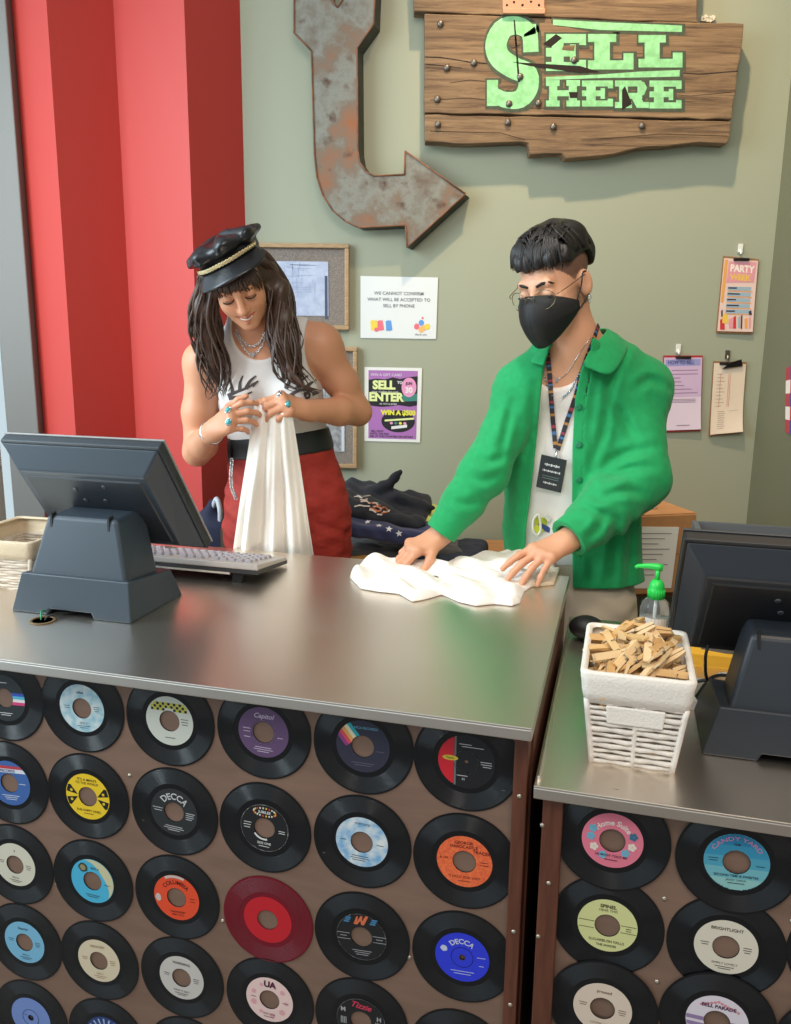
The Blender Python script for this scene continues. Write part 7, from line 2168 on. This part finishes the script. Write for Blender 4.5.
# yellow and white tag hooked at the waist
pt, nn = surf([shirt, mpants], 541, 521, .006)
b = MB()
for k, (dx, dz, w_, h_, mi) in enumerate(((.006, .0, .050, .020, 0), (.012, -.016, .036, .014, 1), (-.006, -.020, .026, .018, 0), (.016, .012, .022, .010, 2))):
    b.box(pt + np.array((dx, -.004 * k, dz)), (w_, .006, h_), mi, R=Matrix.Rotation(.25 + .2 * k, 3, 'Y'))
part(man, b, 'key_tag', [ink(196, 208, 60), ink(50, 80, 140), ink(215, 215, 210)], bevel=.0015)
b = MB(); b.tube(spline([pt + np.array(v) for v in ((-.008, -.010, .022), (-.020, -.014, .008), (-.020, -.014, -.02), (-.008, -.012, -.034), (0, -.012, -.02), (-.004, -.012, .012), (-.008, -.010, .022))], 24), .0034, 7); part(man, b, 'carabiner', M_hook)

# ------------------------------------------------------------------ white shirt lying folded on the worktop
poly = [(349.5, 574), (352, 566), (362, 561), (380, 559), (398, 558), (420, 560), (440, 561), (462, 556), (486, 551), (510, 549), (535, 552), (552, 556), (556, 566), (540, 578), (525, 588), (521, 599), (513, 602), (495, 600), (476, 602), (458, 598), (442, 591), (424, 596), (412, 598), (398, 590), (378, 588), (360, 585)]
C2 = [Zp(u, v, TOPZ + .012)[:2] for u, v in poly]
lo2 = np.min(C2, 0) - .03; hi2 = np.max(C2, 0) + .03
SF = Field((lo2[0], lo2[1], TOPZ - .006), (hi2[0], hi2[1], TOPZ + .075), .003)
X, Y, Z = SF.coords(); X2, Y2 = X[:, :, 0], Y[:, :, 0]
X2, Y2 = np.broadcast_arrays(X2, Y2)
dist = np.full(X2.shape, 9.0); ins_ = np.zeros(X2.shape, bool)
for (x1, y1), (x2, y2) in zip(C2, C2[1:] + C2[:1]):
    ex, ey = x2 - x1, y2 - y1; h = np.clip(((X2 - x1) * ex + (Y2 - y1) * ey) / (ex * ex + ey * ey), 0, 1)
    dist = np.minimum(dist, np.hypot(X2 - x1 - ex * h, Y2 - y1 - ey * h))
    c_ = ((y1 > Y2) != (y2 > Y2)) & (X2 < (x2 - x1) * (Y2 - y1) / (y2 - y1 + 1e-12) + x1); ins_ ^= c_
dd = np.where(ins_, dist, -dist)
cx_, cy_ = Zp(440, 575, TOPZ)[:2]; ar2 = -.22
UX = (X2 - cx_) * math.cos(ar2) + (Y2 - cy_) * math.sin(ar2); UY = -(X2 - cx_) * math.sin(ar2) + (Y2 - cy_) * math.cos(ar2)
fold = .0055 * np.abs(np.sin(UY * 40 + 1.5 * np.sin(UX * 16))) * 1.6 - .004 + .004 * np.sin(UY * 62 + 2.0 * np.sin(UX * 14) + .5) + .006 * np.sin(UX * 38 + 3 * np.sin(UY * 18)) * (UX < .02) + .004 * np.sin(UX * 70 + UY * 40)
base_ = .011 + .009 * np.clip(-UX / .18, 0, 1) + .005 * np.clip(UX / .18, 0, 1)
H2 = (base_ + fold) * (np.clip(dd / .024, 0, 1) * (2 - np.clip(dd / .024, 0, 1))) ** .8 + .0012
und = .010 * np.clip(1 - dd / .012, 0, 1)
SF.d = np.maximum(np.maximum(Z - (TOPZ + H2)[:, :, None], -dd[:, :, None]), (TOPZ + .0008 - Z)).astype(np.float32)
sh = field_obj(SF, 'white_shirt', mat('white_tee_cotton', rgb(240, 236, 230), .75, sss=.08), origin=(cx_, cy_, TOPZ), smooth=2)
sh.location = (cx_, cy_, TOPZ)
tag(sh, 'white shirt being folded flat on the steel worktop under both hands', 'shirt')
# garment corner card lying beyond the near hand
b = MB(); q = [Zp(u, v, TOPZ + .004) for u, v in ((530, 586), (554, 584), (560, 570), (540, 566))]
b.hexa([q_ - (0, 0, .0035) for q_ in q] + [q_ + (0, 0, .006) for q_ in q]); o = b.build('folded_cloth', mat('cream_cloth', rgb(226, 210, 186), .8), bevel=.002); tag(o, 'cream folded cloth edge on worktop under the nearer hand, right of white shirt', 'cloth')
# clear sheet stand edge at worktop corner

# prints on the clothes pile
b = MB()
for u, v in ((367.5, 522), (379, 525.5), (389, 529), (399, 533.5)):
    p, nn = surf([nav, blk], u, v, .001)
    if p is None: continue
    e1 = _nrm(np.cross((0, 1, .01), nn)); e1 = e1 if e1[0] > 0 else -e1; e2 = np.cross(nn, e1); e2 = e2 if e2[2] > 0 else -e2; pts = []
    for k in range(10):
        a = PI / 2 + k * PI / 5; rr_ = 0.0115 if k % 2 == 0 else 0.0050
        pts.append(p + e1 * rr_ * math.cos(a) + e2 * rr_ * math.sin(a))
    b.add(pts + [q - nn * .006 for q in pts], [tuple(range(10)), tuple(range(19, 9, -1))] + [(i, (i + 1) % 10, 10 + (i + 1) % 10, 10 + i) for i in range(10)])
so = b.build('white_star', M_star); so.data.transform(Matrix.Translation(-nav.location)); so.parent = nav
b = MB(); r4 = np.random.RandomState(3)
for k in range(26):
    t_ = r4.rand(); uu = 352 + 32 * t_; vv = 493 + 9 * t_ + 15 * r4.rand()
    st_ = [(uu, vv), (uu + r4.uniform(2, 5), vv + r4.uniform(-1.5, 1.5)), (uu + r4.uniform(5, 8), vv + r4.uniform(-2, 3))]
    P_, N_ = surf_path([blk], st_, 5, .0015)
    if len(P_) > 2: ribbon(b, P_, N_, .0050, .001, [0 if k % 3 else 1])
so = b.build('chest_print', [ink(205, 196, 186), ink(195, 110, 66)]); so.data.transform(Matrix.Translation(-blk.location)); so.parent = blk
